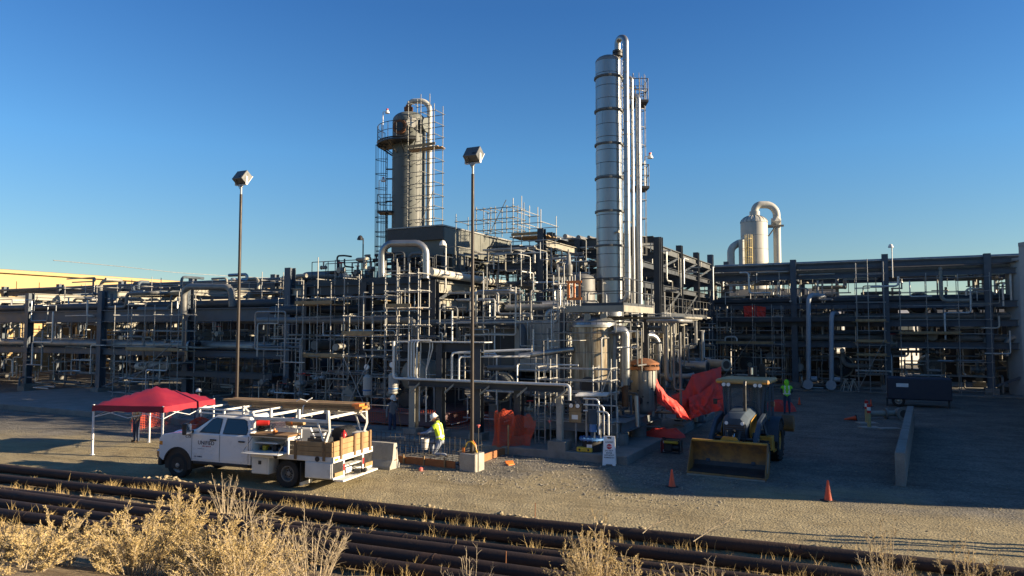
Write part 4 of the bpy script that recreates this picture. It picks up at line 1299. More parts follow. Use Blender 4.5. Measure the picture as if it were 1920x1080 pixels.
def exchanger(label, p, L, r, mat, head='steel_light', ribs=True, z=1.6):
    t = thing('heat_exchanger', label, 'vessel', W(*p), PLANT)
    M = Matrix.Rotation(PI / 2, 4, 'X')
    m = MB(); m.cyl((0, 0, z), (0, L, z), r, 24); build(m, 'shell', M_(mat), t)
    m = MB()
    prof = [(r, 0), (r * .9, .16), (r * .55, .3), (.001, .36)]
    m.lathe(prof, 24, M=Matrix.Translation((0, 0, z)) @ Matrix.Rotation(PI / 2, 4, 'X')); build(m, 'head', M_(mat), t)
    m = MB(); m.cyl((0, .05, z), (0, .13, z), r * 1.14, 24); m.cyl((0, .16, z), (0, .24, z), r * 1.14, 24); build(m, 'flange', M_(head), t)
    if ribs:
        for k in range(20):
            a = 2 * PI * k / 20
            m = MB(); m.cyl((r * .3 * math.cos(a), -.33, z + r * .3 * math.sin(a)), (r * .97 * math.cos(a), -.08, z + r * .97 * math.sin(a)), .018, 4); build(m, 'rib', M_(head), t)
    m = MB(); m.cyl((0, -.35, z), (0, -.55, z), r * .2, 12); build(m, 'nozzle', M_(head), t)
    for y in (L * .2, L * .8):
        m = MB(); m.bb(-r * .7, r * .7, y - .1, y + .1, .0, z - r * .6); build(m, 'saddle', M_('steel'), t)
    return t
exchanger('horizontal vessel with a ribbed round end behind the worker in grey', (-11.4, 3.6, .9), 4.5, .72, 'steel_light')
exchanger('horizontal dark vessel on saddles in the middle of the plant', (-7.3, 4.4, .5), 4.5, .6, 'steel')
exchanger('fat dark vessel lying under the left rack', (-27, 10.5, .3), 6, .8, 'steel')
exchanger('grey vessel lying under the left rack near the canopy', (-35.5, 11, .3), 6, .7, 'steel_light')
exchanger('dark vessel lying under the back rack at the right', (5.2, 37.4, .2), 5, .8, 'steel')
exchanger('pale vessel lying under the far right end of the back rack', (11.4, 38.5, .2), 5, .8, 'pipe_grey')
tk = Wv(1092, 520, 8.6)
t = thing('grey_tank', 'small grey upright tank just left of the silver column above the platform', 'vessel', (tk.x, tk.y, 5.0))
m = MB(); m.lathe([(.001, 0), (.62, 0), (.62, 2.1)] + [(a, b) for a, b in dome_prof(.62, .3, 2.1, 6)], 24); build(m, 'shell', M_('pipe_grey'), t, sharp=60)
m = MB(); m.lathe([(.62, 1.55), (.635, 1.56), (.635, 1.6), (.62, 1.61)], 24); build(m, 'seam', M_('pipe_grey'), t)
rp = at(1066, 505, 34)
t = thing('relief_valve', 'grey upright relief valve with a bonnet left of the small grey tank', 'valve', rp)
m = MB(); m.lathe([(.1, -.9), (.1, -.3), (.2, -.3), (.2, -.22), (.14, -.2), (.2, 0), (.2, .2), (.12, .3), (.1, .7), (.04, .75), (.04, .95), (.001, .95)], 12); build(m, 'body', M_('pipe_grey'), t)
m = MB(); m.cyl((-.5, 0, 0), (-.15, 0, 0), .15, 12); m.cyl((-.56, 0, 0), (-.46, 0, 0), .24, 12); build(m, 'outlet_flange', M_('pipe_grey'), t)

# ================================================================== conduit trestle in front
tv = .35
ub, zb_ = Pv(745, 709, tv)[0], Pv(745, 712, tv)[2]
ue = Pv(1072, 722, tv)[0]
tr = thing('conduit_trestle', 'steel trestle carrying bundled conduits across the front of the plant', 'pipe support', W(ub, tv, 0), PLANT)
zt_ = 2.62
bar(tr, 'beam', W(ub + .6, tv, zt_ - .13), W(ue - .3, tv, zt_ - .13), .2, .22, M_('steel'), 'ibeam')
for px, ztop, mt in ((776, 4.15, 'steel_light'), (826, 4.2, 'steel'), (898, 3.9, 'steel'), (973, 2.4, 'steel')):
    u = Pv(px, 760, tv + .5)[0]
    bar(tr, 'column', W(u, tv + .5, .3), W(u, tv + .5, ztop), .3, .3, M_(mt), 'ibeam', up=BX)
    bar(tr, 'concrete_plinth', W(u, tv + .5, .27), W(u, tv + .5, .6), .62, .62, M_('concrete'), 'box', up=BX)
u = Pv(1050, 760, tv)[0]
bar(tr, 'column', W(u, tv, .5), W(u, tv, zt_ - .38), .2, .2, M_('concrete_pale'), 'box', up=BX)
bar(tr, 'concrete_plinth', W(u, tv, .27), W(u, tv, .62), .7, .7, M_('concrete'), 'box', up=BX)
ua, ud = Pv(745, 640, tv + .5)[0], Pv(907, 640, tv + .5)[0]
bar(tr, 'beam', W(ua + .3, tv + .5, 3.95), W(ud, tv + .5, 3.95), .26, .36, M_('steel'), 'ibeam')
m = MB(); m.bb(ua - ub - .1, ud - ub + .2, .2, .85, 4.16, 4.2); build(m, 'tray', M_('conduit'), tr)
for k in range(5):
    m = MB(); uu = .8 + k * 1.62; m.prism([(0, 0), (.42, .34), (.42, .42), (0, .1)], -.03, .03, 'y', Matrix.Translation((uu, -.16, zt_ - .5))); build(m, 'bracket', M_('steel_light'), tr)
for k in range(4):
    u0 = Pv(765 + k * 5.2, 670, tv - .05)[0]
    pipe('conduit', ORD[k] + ' from the left of four bent pale conduits dropping to the trestle', [(u0 + .55, tv + .2, 4.24), (u0, tv - .0, 4.24), (u0, tv - .02, zt_ + .03 + .0), (ue - .1 - k * .05, tv - .12 + k * .075, zt_ + .03)], .036, 'conduit', 'conduits dropping side by side to the trestle', R=.16, n=8)
pipe('conduit', 'thicker pale conduit along the trestle with a hook down at its right end', [(ub - .05, tv - .2, 4.2), (ub - .05, tv - .2, zt_ + .05), (ue, tv - .2, zt_ + .05), (ue, tv - .2, zt_ - .5)], .055, 'conduit', R=.14, n=10)
for k, (px, dx) in enumerate(((789, 0), (806, 4), (811, 9))):
    u0 = Pv(px, 650, tv + .3)[0]
    pipe('conduit', 'single pale conduit kinked on its way down beside the trestle columns', [(u0, tv + .3, 4.2), (u0, tv + .3, 3.9), (u0 - .12 * k - .05, tv + .3, 3.0), (u0 - .12 * k - .05, tv + .3, .9)], .028, 'conduit', 'kinked conduits beside the trestle columns', R=.1, n=6)
pipe('conduit', 'pale inverted U conduit at the middle of the trestle', [(Pv(845, 700, tv)[0], tv + .1, zt_), (Pv(845, 700, tv)[0], tv + .1, 3.75), (Pv(970, 700, tv)[0], tv + 1.2, 3.9)], .05, 'conduit', R=.14, n=8)
pipe('conduit', 'second pale conduit rising at the middle of the trestle', [(Pv(858, 700, tv)[0], tv + .1, zt_), (Pv(858, 700, tv)[0], tv + .1, 3.6), (Pv(960, 700, tv)[0], tv + 1.6, 3.6)], .04, 'conduit', R=.14, n=8)
pipe('clad_pipe', 'slanting silver pipe running back toward the duct above the trestle', [Wv(972, 668, 2.0), Wv(1075, 655, 3.2)], .12, 'cladding', n=12, world=True)
pipe('clad_pipe', 'grey pipe with an elbow below the slanting silver pipe', [Wv(915, 690, 2.6), Wv(970, 690, 2.6), Wv(970, 668, 2.6)], .11, 'pipe_grey', R=.2, n=12, world=True)
for k in range(3):
    pipe('conduit', 'pale conduit lying on the short rack right of the trestle', [(ue + .1, tv + .1 + k * .16, zt_ - .35 + .02 * k), (ue + 1.1, tv + .7 + k * .16, zt_ - .35 + .02 * k)], .05, 'conduit', 'conduits on the short rack right of the trestle', n=8)
for k in range(3):
    u0 = Pv(1120 + k * 9, 740, tv)[0]
    pipe('conduit', 'pale conduit arching down to the blue topped pump', [(ue + .4, tv + .15, zt_ - .45 - k * .22), (u0, tv + .15, zt_ - .45 - k * .22), (u0, tv + .15, .9)], .032, 'conduit', 'conduits arching down to the pump', R=.15, n=8)

# ================================================================== scaffolds
def scaffold(name_label, u0, v0, us, vs_, z0, z1, lift=1.0, planks=(), braces=(), cat='scaffold', tops=None, lad=None, seed=0, skip=(), zs=None, sm='scaffold'):
    r = random.Random(seed)
    t = thing('scaffold', name_label, cat, W(u0, v0, z0), PLANT)
    zs = zs or [z0 + .25 + k * lift for k in range(int((z1 - z0 - .2) / lift) + 1)]
    for i, u in enumerate(us):
        for j, v in enumerate(vs_):
            h = (tops[i] if tops else z1) + r.uniform(-.1, .45)
            bar(t, 'standard', W(u0 + u, v0 + v, z0), W(u0 + u, v0 + v, h), .05, .05, M_(sm), 'rod')
            if z0 < .6: bar(t, 'base_plate', W(u0 + u, v0 + v, z0 - .02), W(u0 + u, v0 + v, z0 + .02), .16, .16, M_(sm), 'box')
    for q, z in enumerate(zs):
        for j, v in enumerate(vs_):
            for i in range(len(us) - 1):
                if tops and z > min(tops[i], tops[i + 1]) + .1: continue
                if (q, j, i) in skip or r.random() < .06: continue
                e = .12
                bar(t, 'ledger', W(u0 + us[i] - e, v0 + v + .03, z), W(u0 + us[i + 1] + e, v0 + v + .03, z + r.uniform(-.01, .01)), .045, .045, M_(sm), 'rod')
        for i, u in enumerate(us):
            if tops and z > tops[i] + .1: continue
            for j in range(len(vs_) - 1):
                bar(t, 'transom', W(u0 + u, v0 + vs_[j] - .1, z + .05), W(u0 + u, v0 + vs_[j + 1] + .1, z + .05), .045, .045, M_(sm), 'rod')
    for (z, i0, i1) in planks:
        d0, d1 = vs_[0] + .03, vs_[-1] - .03
        n = max(2, int((d1 - d0) / .24))
        for k in range(n):
            v = d0 + (d1 - d0) * (k + .5) / n
            bar(t, 'plank', W(u0 + us[i0] - .15 - r.uniform(0, .2), v0 + v, z + .1), W(u0 + us[i1] + .15 + r.uniform(0, .2), v0 + v, z + .1), .225, .045, M_('plank'), 'plank')
        bar(t, 'toe_board', W(u0 + us[i0] - .1, v0 + vs_[0] - .03, z + .22), W(u0 + us[i1] + .1, v0 + vs_[0] - .03, z + .22), .03, .18, M_('plank'), 'plank')
    for (i0, za, i1, zb2) in braces:
        bar(t, 'diagonal', W(u0 + us[i0], v0 + vs_[0] - .06, za), W(u0 + us[i1], v0 + vs_[0] - .06, zb2), .045, .045, M_(sm), 'rod')
    if lad:
        (u, v, za, zb2) = lad
        for s in (0, .42):
            bar(t, 'ladder_rail', W(u0 + u + s, v0 + v, za), W(u0 + u + s, v0 + v, zb2), .04, .06, M_(sm), 'box', up=BX)
        z = za + .25
        while z < zb2 - .1:
            bar(t, 'rung', W(u0 + u, v0 + v, z), W(u0 + u + .42, v0 + v, z), .03, .03, M_(sm), 'rod'); z += .3
    return t
def uz(px, py, v): q = Pv(px, py, v); return q[0], q[2]
v = 3.9
ua = uz(556, 600, v)[0]
ul = [uz(p, 600, v)[0] - ua for p in (556, 568, 595, 620, 645)]
scaffold('tall tube scaffold with plank decks right of the left corner column', ua, v, ul, [0, 1.3], .3, 7.2, .95, planks=[(uz(600, 575, v)[1], 0, 3), (uz(600, 674, v)[1], 1, 4)], tops=[6.7, 6.9, 8.2, 6.8, 7.8], lad=(.1, -.12, .3, 4.3), braces=[(2, .4, 4, 3)], seed=1)
ua = uz(645, 600, 3.0)[0]
ul = [uz(p, 600, 3.0)[0] - ua for p in (645, 698, 722)]
scaffold('tube scaffold with crossed diagonals in front of the horizontal vessel', ua, 3.0, ul, [0, 1.1], .3, 6.3, .95, planks=[(uz(645, 633, 3.0)[1], 0, 1)], tops=[7.0, 7.0, 7.4], braces=[(0, .5, 1, 3.4), (1, .5, 0, 3.4)], seed=2)
ua = uz(722, 600, 3.2)[0]
ul = [uz(p, 600, 3.2)[0] - ua for p in (722, 745, 767, 784)]
scaffold('square tube scaffold with a long plank in front of the cooler frame', ua, 3.2, ul, [0, .9], 2.2, 7.4, .8, planks=[(uz(740, 582, 3.2)[1], 0, 2)], tops=[7.9, 7.7, 7.5, 7.6], seed=3)
ua = uz(240, 600, 6.0)[0]
ul = [uz(p, 600, 6.0)[0] - ua for p in (215, 240, 290, 335)]
scaffold('tube scaffold in front of the left rack behind the red canopy', ua, 6.0, ul, [0, 1.2], .3, 6.2, 1.0, braces=[(1, 1.0, 3, 4.1)], tops=[6.2, 6.4, 6.3, 6.6], seed=4, planks=[(3.2, 1, 3)])
ua = uz(240, 600, 9.2)[0]
ul = [uz(p, 600, 9.2)[0] - ua for p in (120, 180, 245, 300, 360, 430, 490, 530)]
scaffold('long pale tube scaffold standing on the upper tier of the left rack', ua, 9.2, ul, [0, 1.6], 6.1, 8.3, .7, seed=21, tops=[8.0, 7.8, 8.2, 7.9, 8.0, 7.7, 8.1, 7.9], planks=[(6.9, 2, 4)])
ua = uz(400, 650, 10)[0]
ul = [uz(p, 650, 10)[0] - ua for p in (380, 400, 432, 470, 505)]
scaffold('low tube scaffold under the deep girder of the left rack', ua, 10, ul, [0, 1.2], .3, 5.0, 1.0, seed=5, planks=[(2.2, 1, 3)], braces=[(0, .5, 2, 3)])
# scaffold on top, behind the cooler
v = 11.6
ua = uz(855, 440, v)[0]
ul = [uz(p, 440, v)[0] - ua for p in (855, 893, 907, 920, 950, 962)]
scaffold('tube scaffold standing up on top of the air cooler', ua, v, ul, [0, 1.4], 10.1, 11.6, .62, tops=[11.1, 11.6, 11.7, 11.5, 11.6, 11.7], braces=[(3, 10.2, 4, 12)], seed=6, sm='scaffold_dark')
v = 12.6
ua = uz(962, 440, v)[0]
ul = [uz(p, 440, v)[0] - ua for p in (962, 978, 1014)]
scaffold('tube scaffold with a lit plank deck right of the air cooler', ua, v, ul, [0, 2.2], 6.0, 12.0, .75, tops=[12.2, 12.1, 11.3], planks=[(uz(980, 446, v)[1], 0, 2)], seed=7, lad=(.3, -.1, 6.2, 9))
# scaffold round the top of the grey column
gsc = W(*UV(G0))
uu, vv = UV(G0)[:2]
scaffold('narrow bare scaffold hugging the right side of the grey painted column', uu + 1.15, vv - 1.75, [0, .95, 1.95], [0, 1.0], 7.5, at(800, 200, 47).z, .75, planks=[(at(800, 290, 46).z, 0, 2)], seed=8, tops=[at(800, 200, 46).z, at(800, 190, 46).z, at(820, 210, 46).z], braces=[(1, 11, 2, 13.2), (2, 9, 1, 11)], sm='scaffold_dark')
# scaffolds by the platform of the drum and at the back rack
ua = uz(1040, 640, 3.2)[0]
ul = [uz(p, 640, 3.2)[0] - ua for p in (1038, 1048, 1058)]
scaffold('slim scaffold tower with a ladder left of the column platform', ua, 3.2, ul, [0, .9, 1.8], .3, 6.9, 1.0, seed=9, tops=[6.8, 6.9, 7.0])
for k, (pxs, v, ztop, lab, pl) in enumerate((((1345, 1372, 1412, 1448, 1466), 34.2, 6.3, 'wide tube scaffold in front of the back rack behind the loader', [(3.4, 0, 3)]), ((1608, 1630, 1660), 34.4, 9.4, 'tall tube scaffold with decks at the right end of the back rack', [(2.6, 0, 2), (3.6, 0, 2), (5.1, 0, 2)]), ((1216, 1250, 1290, 1330), 31.5, 5.0, 'tube scaffold under the pipe bridge behind the red sheets', [(3.0, 1, 3)]))):
    ua = uz(pxs[0], 650, v)[0]
    ul = [uz(p, 650, v)[0] - ua for p in pxs]
    scaffold(lab, ua, v, ul, [0, 1.2], .1, ztop, 1.05, planks=pl, braces=[(0, .3, 2, 4)], seed=10 + k)
for k, (pxs, lab) in enumerate((((1478, 1500, 1530, 1562), 'tube scaffold behind the two pale grey risers'), ((1690, 1740, 1800, 1860), 'tube scaffold in front of the back rack behind the dark trailer'), ((1345, 1380, 1420, 1470), 'tube scaffold high in the back rack above the red net sheet'))):
    vq = (37.6, 35.2, 39.5)[k]
    ua = uz(pxs[0], 650, vq)[0]
    scaffold(lab, ua, vq, [uz(p, 650, vq)[0] - ua for p in pxs], [0, 1.4], (.1, .1, 3.8)[k], (8.2, 8.6, 9.2)[k], 1.0, planks=[((3.2, 4.2, 6.7)[k], 0, 2)], seed=30 + k)
exchanger('dark ribbed vessel under the back rack between the risers and the loader', (-1.5, 37.0, .2), 5, .9, 'steel')
exchanger('grey vessel raised in the middle of the back rack', (3.4, 37.5, 5.0), 5, .7, 'pipe_grey')
exchanger('dark vessel raised in the back rack right of the risers', (10.6, 37.5, 5.0), 5, .75, 'steel')
# scaffold rail in front of the drum with access ladder
ua = uz(1010, 740, 1.2)[0]
ul = [uz(p, 740, 1.2)[0] - ua for p in (1010, 1032, 1112, 1146)]
scaffold('low handrail scaffold along the front of the grey skid', ua, 1.2, ul, [0, .6], .3, 3.3, 1.1, zs=[1.2, 2.3, 2.75, 3.2], seed=14, lad=(-.1, -.1, .3, 2.6), braces=[(2, 1.4, 3, 3.2)])
ua = uz(1185, 640, 9.0)[0]
scaffold('small tube scaffold at the foot of the silver column above the squat vessel', ua, 9.0, [0, .8, 1.6], [0, 1.0], 2.6, 6.0, .85, seed=15, planks=[(4.2, 0, 2)])

# ================================================================== walkways with rails on the racks
def walkway(label, a, b, w, z, v_side=True, rail=True, mat='steel'):
    """a grating walkway from a to b (u, v) at height z"""
    pa, pb = W(a[0], a[1], z), W(b[0], b[1], z)
    d = pb - pa; L = d.length
    t = thing('walkway', label, 'walkway', pa, math.atan2(d.y, d.x))
    m = MB(); m.bb(0, L, 0, w, -.04, 0); build(m, 'grating', M_(mat), t)
    for y in (-.05, w):
        m = MB(); m.bb(0, L, y, y + .05, -.2, .03); build(m, 'edge_beam', M_(mat), t)
    if rail:
        handrail(t, [(0, 0), (L, 0)], 0, 1.1, mat, .022)
        handrail(t, [(0, w), (L, w)], 0, 1.1, mat, .022)
    return t
walkway('railed walkway on top of the frame in front of the air cooler', (-19.5, 5.5), (-11.6, 5.5), 1.1, 7.22)
walkway('railed walkway along the right side of the air cooler', (-11.3, 5.2), (-11.3, 13.8), .9, 7.22)
walkway('railed walkway low in the left rack behind the truck', (-33, 7.2), (-24, 7.2), 1.0, 1.9)
walkway('railed walkway on the middle tier of the left rack', (-41, 10.5), (-24, 10.5), 1.0, 4.0)
walkway('railed walkway on the second tier of the back rack', (-4, 35.2), (8, 35.2), .8, 5.45)
walkway('railed walkway beside the pipe bridge', (-3.9, 15.4), (-3.9, 34), .9, 5.6)
walkway('railed walkway on top of the left rack', (-74, 13.2), (-24, 13.2), .9, 7.5, rail=False)

# ================================================================== small piping, valves, instruments: the clutter in between
CR = random.Random(99)
def random_run(label, group, box, n, rr=(.025, .08), mats=('pipe_grey', 'galvanised', 'pipe_blue', 'steel_light', 'cladding'), lo=.8, hi=3.5, vert=.5, keep=.46):
    (u0, u1, v0, v1, z0, z1) = box
    for _ in range(n):
        p = Vector((CR.uniform(u0, u1), CR.uniform(v0, v1), CR.uniform(z0, z1)))
        pts = [tuple(p)]
        last = -1
        for k in range(CR.randint(2, 4)):
            ax = CR.choice([0, 1, 2, 2] if CR.random() < vert else [0, 0, 1, 2])
            if ax == last: ax = (ax + 1) % 3
            last = ax
            q = list(pts[-1]); q[ax] += CR.choice((-1, 1)) * CR.uniform(lo, hi) * (.6 if ax == 1 else 1)
            lim = ((u0, u1), (v0, v1), (z0, z1))[ax]
            q[ax] = min(max(q[ax], lim[0]), lim[1])
            if abs(q[ax] - pts[-1][ax]) > .15: pts.append(tuple(q))
        if len(pts) < 2: continue
        r = CR.uniform(*rr)
        mt = CR.choice(mats)
        if _ < n * keep: pipe('small_pipe', label, pts, r, mt, group, R=r * 3, n=8)
        else:
            REST.cur = RM.index(mt); REST.tube(fillet([W(*q) for q in pts], r * 3, 3), r, 7)
RM = ['conduit', 'pipe_white', 'pipe_grey', 'galvanised', 'pipe_blue', 'steel_light', 'cladding', 'steel', 'dark_iron']
REST = MB()
random_run('small bent pipe in the tangle under the left rack', 'small pipes under the left rack', (-50, -24, 7.4, 12, .4, 5.2), 70, vert=.4)
random_run('small bent pipe on the top tier of the left rack', 'small pipes on top of the left rack', (-50, -21, 8, 16, 6.2, 8.4), 26, rr=(.04, .14))
random_run('small bent pipe in the tangle under the cooler frame', 'small pipes under the cooler frame', (-22, -10, 3.6, 9, .6, 5.6), 80, rr=(.018, .06))
random_run('small bent pipe on the deck below the air cooler', 'small pipes on the deck below the air cooler', (-19.5, -11.2, 5.2, 9, 7.25, 8.6), 34, rr=(.03, .11), lo=.4, hi=1.6, mats=('steel', 'pipe_grey', 'dark_iron', 'steel_light'))
random_run('small bent pipe in the tangle between the frames and the drum', 'small pipes between the frames and the drum', (-10.5, -3.8, 3.8, 9, .6, 6.4), 60, rr=(.018, .06))
for bx, n, r in (((-22, -10, 3.4, 12, .5, 6.6), 150, (.012, .04)), ((-10.5, -3.6, 3, 12, .5, 8.5), 130, (.012, .045)), ((-10, 26, 35.4, 41, .2, 9.2), 330, (.02, .08)), ((-72, -24, 7, 14, .4, 7), 300, (.015, .07)), ((-9.6, -3.4, 15, 34, .5, 9.5), 130, (.015, .06)), ((-5.4, 0, 2.0, 11, .6, 5.0), 70, (.012, .035))):
    random_run('', '', bx, n, r, ('conduit', 'galvanised', 'steel_light', 'conduit', 'pipe_white', 'cladding', 'pipe_grey'), .5, 2.6, .6, 0)  # pale materials put sunlit glints into the colour of thin pipes
random_run('small bent pipe among the steel left of the silver column', 'small pipes left of the silver column', (-11.5, -5, 9, 15, 5.6, 9.4), 40, rr=(.02, .07), mats=('steel', 'pipe_grey', 'steel', 'galvanised'))
random_run('small bent pipe around the foot of the silver column', 'small pipes around the foot of the silver column', (-3.4, .4, 6.5, 11, .5, 5.2), 34, rr=(.03, .1))
random_run('small bent pipe on the grey skid', 'small pipes on the grey skid', (-5.4, -1.0, 2.0, 6.6, 1.2, 2.6), 26, rr=(.02, .06), lo=.3, hi=1.2)
random_run('small bent pipe in the tangle under the pipe bridge', 'small pipes under the pipe bridge', (-9.6, -3.6, 17, 34, .5, 5), 50, rr=(.04, .16))
random_run('small bent pipe in the tangle under the back rack', 'small pipes under the back rack', (-9, 24, 36.2, 42, .3, 6.3), 90, rr=(.04, .2))
random_run('small bent pipe in the upper tiers of the back rack', 'small pipes in the upper tiers of the back rack', (-9, 24, 36, 42, 6.7, 9.3), 40, rr=(.04, .16))
solo(REST, 'pipework', [M_(q) for q in RM], None, None, kind='stuff')
def valve(label, group, p, s=1.0, axis=0, mat='steel_light', wheel='dark_iron'):
    t = thing('valve', label, 'valve', W(*p), PLANT + (PI / 2 if axis else 0), group)
    m = MB(); m.cyl((-.22 * s, 0, 0), (.22 * s, 0, 0), .1 * s, 10); m.ico((0, 0, 0), .17 * s); m.cyl((0, 0, .1 * s), (0, 0, .42 * s), .06 * s, 8)
    for q in (-.24, .2): m.cyl((q * s, 0, 0), ((q + .04) * s, 0, 0), .17 * s, 10)
    build(m, 'body', M_(mat), t)
    m = MB(); m.tube([(.17 * s * math.cos(k * PI / 6), .17 * s * math.sin(k * PI / 6), .46 * s) for k in range(13)], .018 * s, 5, caps=False); m.cyl((-.16 * s, 0, .46 * s), (.16 * s, 0, .46 * s), .014 * s, 4); m.cyl((0, -.16 * s, .46 * s), (0, .16 * s, .46 * s), .014 * s, 4)
    build(m, 'handwheel', M_(wheel), t)
    return t
vp = {}
def valves(label, group, box, n, smin=.6, smax=1.1, wheels=('dark_iron', 'dark_iron', 'red_paint', 'steel')):
    (u0, u1, v0, v1, z0, z1) = box
    for k in range(n):
        valve(label, group, (CR.uniform(u0, u1), CR.uniform(v0, v1), CR.uniform(z0, z1)), CR.uniform(smin, smax), CR.random() < .5, CR.choice(('steel_light', 'pipe_grey', 'dark_iron', 'galvanised')), CR.choice(wheels))
valves('valve with a handwheel on the deck below the air cooler', 'valves on the deck below the air cooler', (-19, -12, 5.2, 6.8, 7.3, 8.4), 16, .5, .9)
valves('valve with a handwheel low in the tangle under the cooler frame', 'valves under the cooler frame', (-21, -11, 3.4, 5.5, .7, 2.4), 26)
valves('valve with a handwheel on the grey skid', 'valves on the grey skid', (-5.2, -1.1, 2.1, 3, 1.25, 2.2), 10, .5, .9)
valves('valve with a handwheel under the left rack', 'valves under the left rack', (-45, -24, 7.6, 9, .6, 4.6), 22)
valves('valve with a handwheel under the back rack', 'valves under the back rack', (-8, 16, 36, 38, .5, 6), 24, .9, 2)
valves('valve with a handwheel under the pipe bridge', 'valves under the pipe bridge', (-9, -4, 16, 20, .5, 6), 10, .9, 1.8)
big = valve('large black handwheel valve on the scaffold deck right of the air cooler', None, (-8.9, 12.4, 8.6), 2.2, 1)
# small enclosures, junction boxes, pumps
def pump(label, p, rz=0, mat='steel_light', mot='blue_paint'):
    t = thing('pump', label, 'pump', W(*p), PLANT + rz)
    m = MB(); m.bb(-.8, .8, -.3, .3, 0, .14); build(m, 'base', M_('steel'), t)
    m = MB(); m.lathe([(.001, 0), (.34, .02), (.4, .12), (.34, .26), (.001, .28)], 16, M=Matrix.Translation((-.45, .14, .5)) @ Matrix.Rotation(PI / 2, 4, 'X')); m.cyl((-.45, 0, .5), (-.45, 0, 1.0), .12, 10); build(m, 'casing', M_(mat), t)
    m = MB(); m.cyl((.05, 0, .46), (.75, 0, .46), .26, 14)
    for k in range(8): m.lathe([(.26, 0), (.285, .01), (.285, .03), (.26, .04)], 12, M=Matrix.Translation((.1 + k * .08, 0, .46)) @ Matrix.Rotation(PI / 2, 4, 'Y'))
    build(m, 'motor', M_(mot), t)
    m = MB(); m.cyl((-.3, 0, .46), (.05, 0, .46), .07, 8); build(m, 'shaft_guard', M_('yellow_paint'), t)
    return t
pump('dark pump with a ribbed motor on the dusty pink skid', (-11.2, 3.3, .95), 0, 'dark_iron', 'steel')
pump('grey pump at the left end of the dusty pink skid', (-14.6, 3.4, .95), .2, 'steel_light', 'dark_iron')
pump('blue pump low on the grey skid beneath the squat vessel', (-2.0, 2.6, 1.2), 1.2, 'steel', 'dark_iron')
# dusty pink skid
ps = thing('pump_skid', 'dusty pink steel skid base under the pumps behind the workers', 'skid', W(-9.6, 2.7, 0), PLANT)
for (a, c) in (((-17, 2.75), (-9.7, 2.75)), ((-17, 8.6), (-9.7, 8.6)), ((-9.6, 2.9), (-9.6, 8.5)), ((-13.4, 2.9), (-13.4, 8.5)), ((-17, 2.9), (-17, 8.5))):
    bar(ps, 'skid_beam', W(a[0], a[1], .66), W(c[0], c[1], .66), .3, .52, M_('skid_pink'), 'ibeam')
m = MB(); m.bb(-7.3, -.1, .1, 5.8, .922, .94); build(m, 'deck', M_('skid_pink'), ps)
# white cylinders (filters) with round gauges above them
def filter_pot(label, px, py, v):
    u, z = uz(px, py, v)
    t = thing('filter_pot', label, 'filter', W(u, v, z), PLANT)
    m = MB(); m.lathe([(.001, 0), (.1, .02), (.22, .12), (.22, .95), (.12, 1.05), (.001, 1.08)], 14); build(m, 'body', M_('white_column'), t)
    m = MB(); m.cyl((0, 0, -1.2), (0, 0, .05), .05, 8); m.cyl((-.05, 0, 1.05), (-.05, 0, 1.35), .03, 6); build(m, 'stem', M_('steel_light'), t)
    m = MB(); m.cyl((-.05, -.06, 1.42), (-.05, .02, 1.42), .13, 14); build(m, 'gauge', M_('gauge_face'), t)
    m = MB(); m.lathe([(.22, .3), (.235, .31), (.235, .36), (.22, .37)], 14); build(m, 'blue_band', M_('blue_paint'), t)
    return t
filter_pot('white filter pot with a round gauge left of the worker in grey', 689, 745, 3.0)
filter_pot('white filter pot with a round gauge just above the worker in grey', 737, 742, 2.9)
import bmesh
def bevel_me(me, w, seg=2, ang=30):
    b = bmesh.new(); b.from_mesh(me)
    bmesh.ops.remove_doubles(b, verts=b.verts, dist=1e-5)
    ed = [e for e in b.edges if len(e.link_faces) == 2 and e.calc_face_angle(0) > rad(ang)]
    bmesh.ops.bevel(b, geom=ed, offset=w, segments=seg, affect='EDGES', profile=.6, clamp_overlap=True)
    b.to_mesh(me); b.free()
    me.polygons.foreach_set('use_smooth', [True] * len(me.polygons))
    me.set_sharp_from_angle(angle=rad(32))
    return me
def build_bev(mb, name, mat, parent, w, seg=2, ang=30):
    return part(name, bevel_me(mb.mesh(name, mat), w, seg, ang), parent)
def text_part(txt, size, mat, parent, M, shear=0.0, name='lettering', space=1.0, ext=.002):
    c = bpy.data.curves.new('lettering', 'FONT')
    c.body = txt; c.size = size; c.align_x = 'CENTER'; c.align_y = 'CENTER'; c.shear = shear; c.extrude = ext; c.space_character = space; c.offset = size * .018
    c.resolution_u = 3
    o = bpy.data.objects.new('lettering', c); COL.objects.link(o)
    dg = bpy.context.evaluated_depsgraph_get()
    me = bpy.data.meshes.new_from_object(o.evaluated_get(dg))
    bpy.data.objects.remove(o, do_unlink=True); bpy.data.curves.remove(c)
    me.materials.clear(); me.materials.append(M_(mat))
    return part(name, me, parent, M)
RX90 = Matrix.Rotation(PI / 2, 4, 'X')
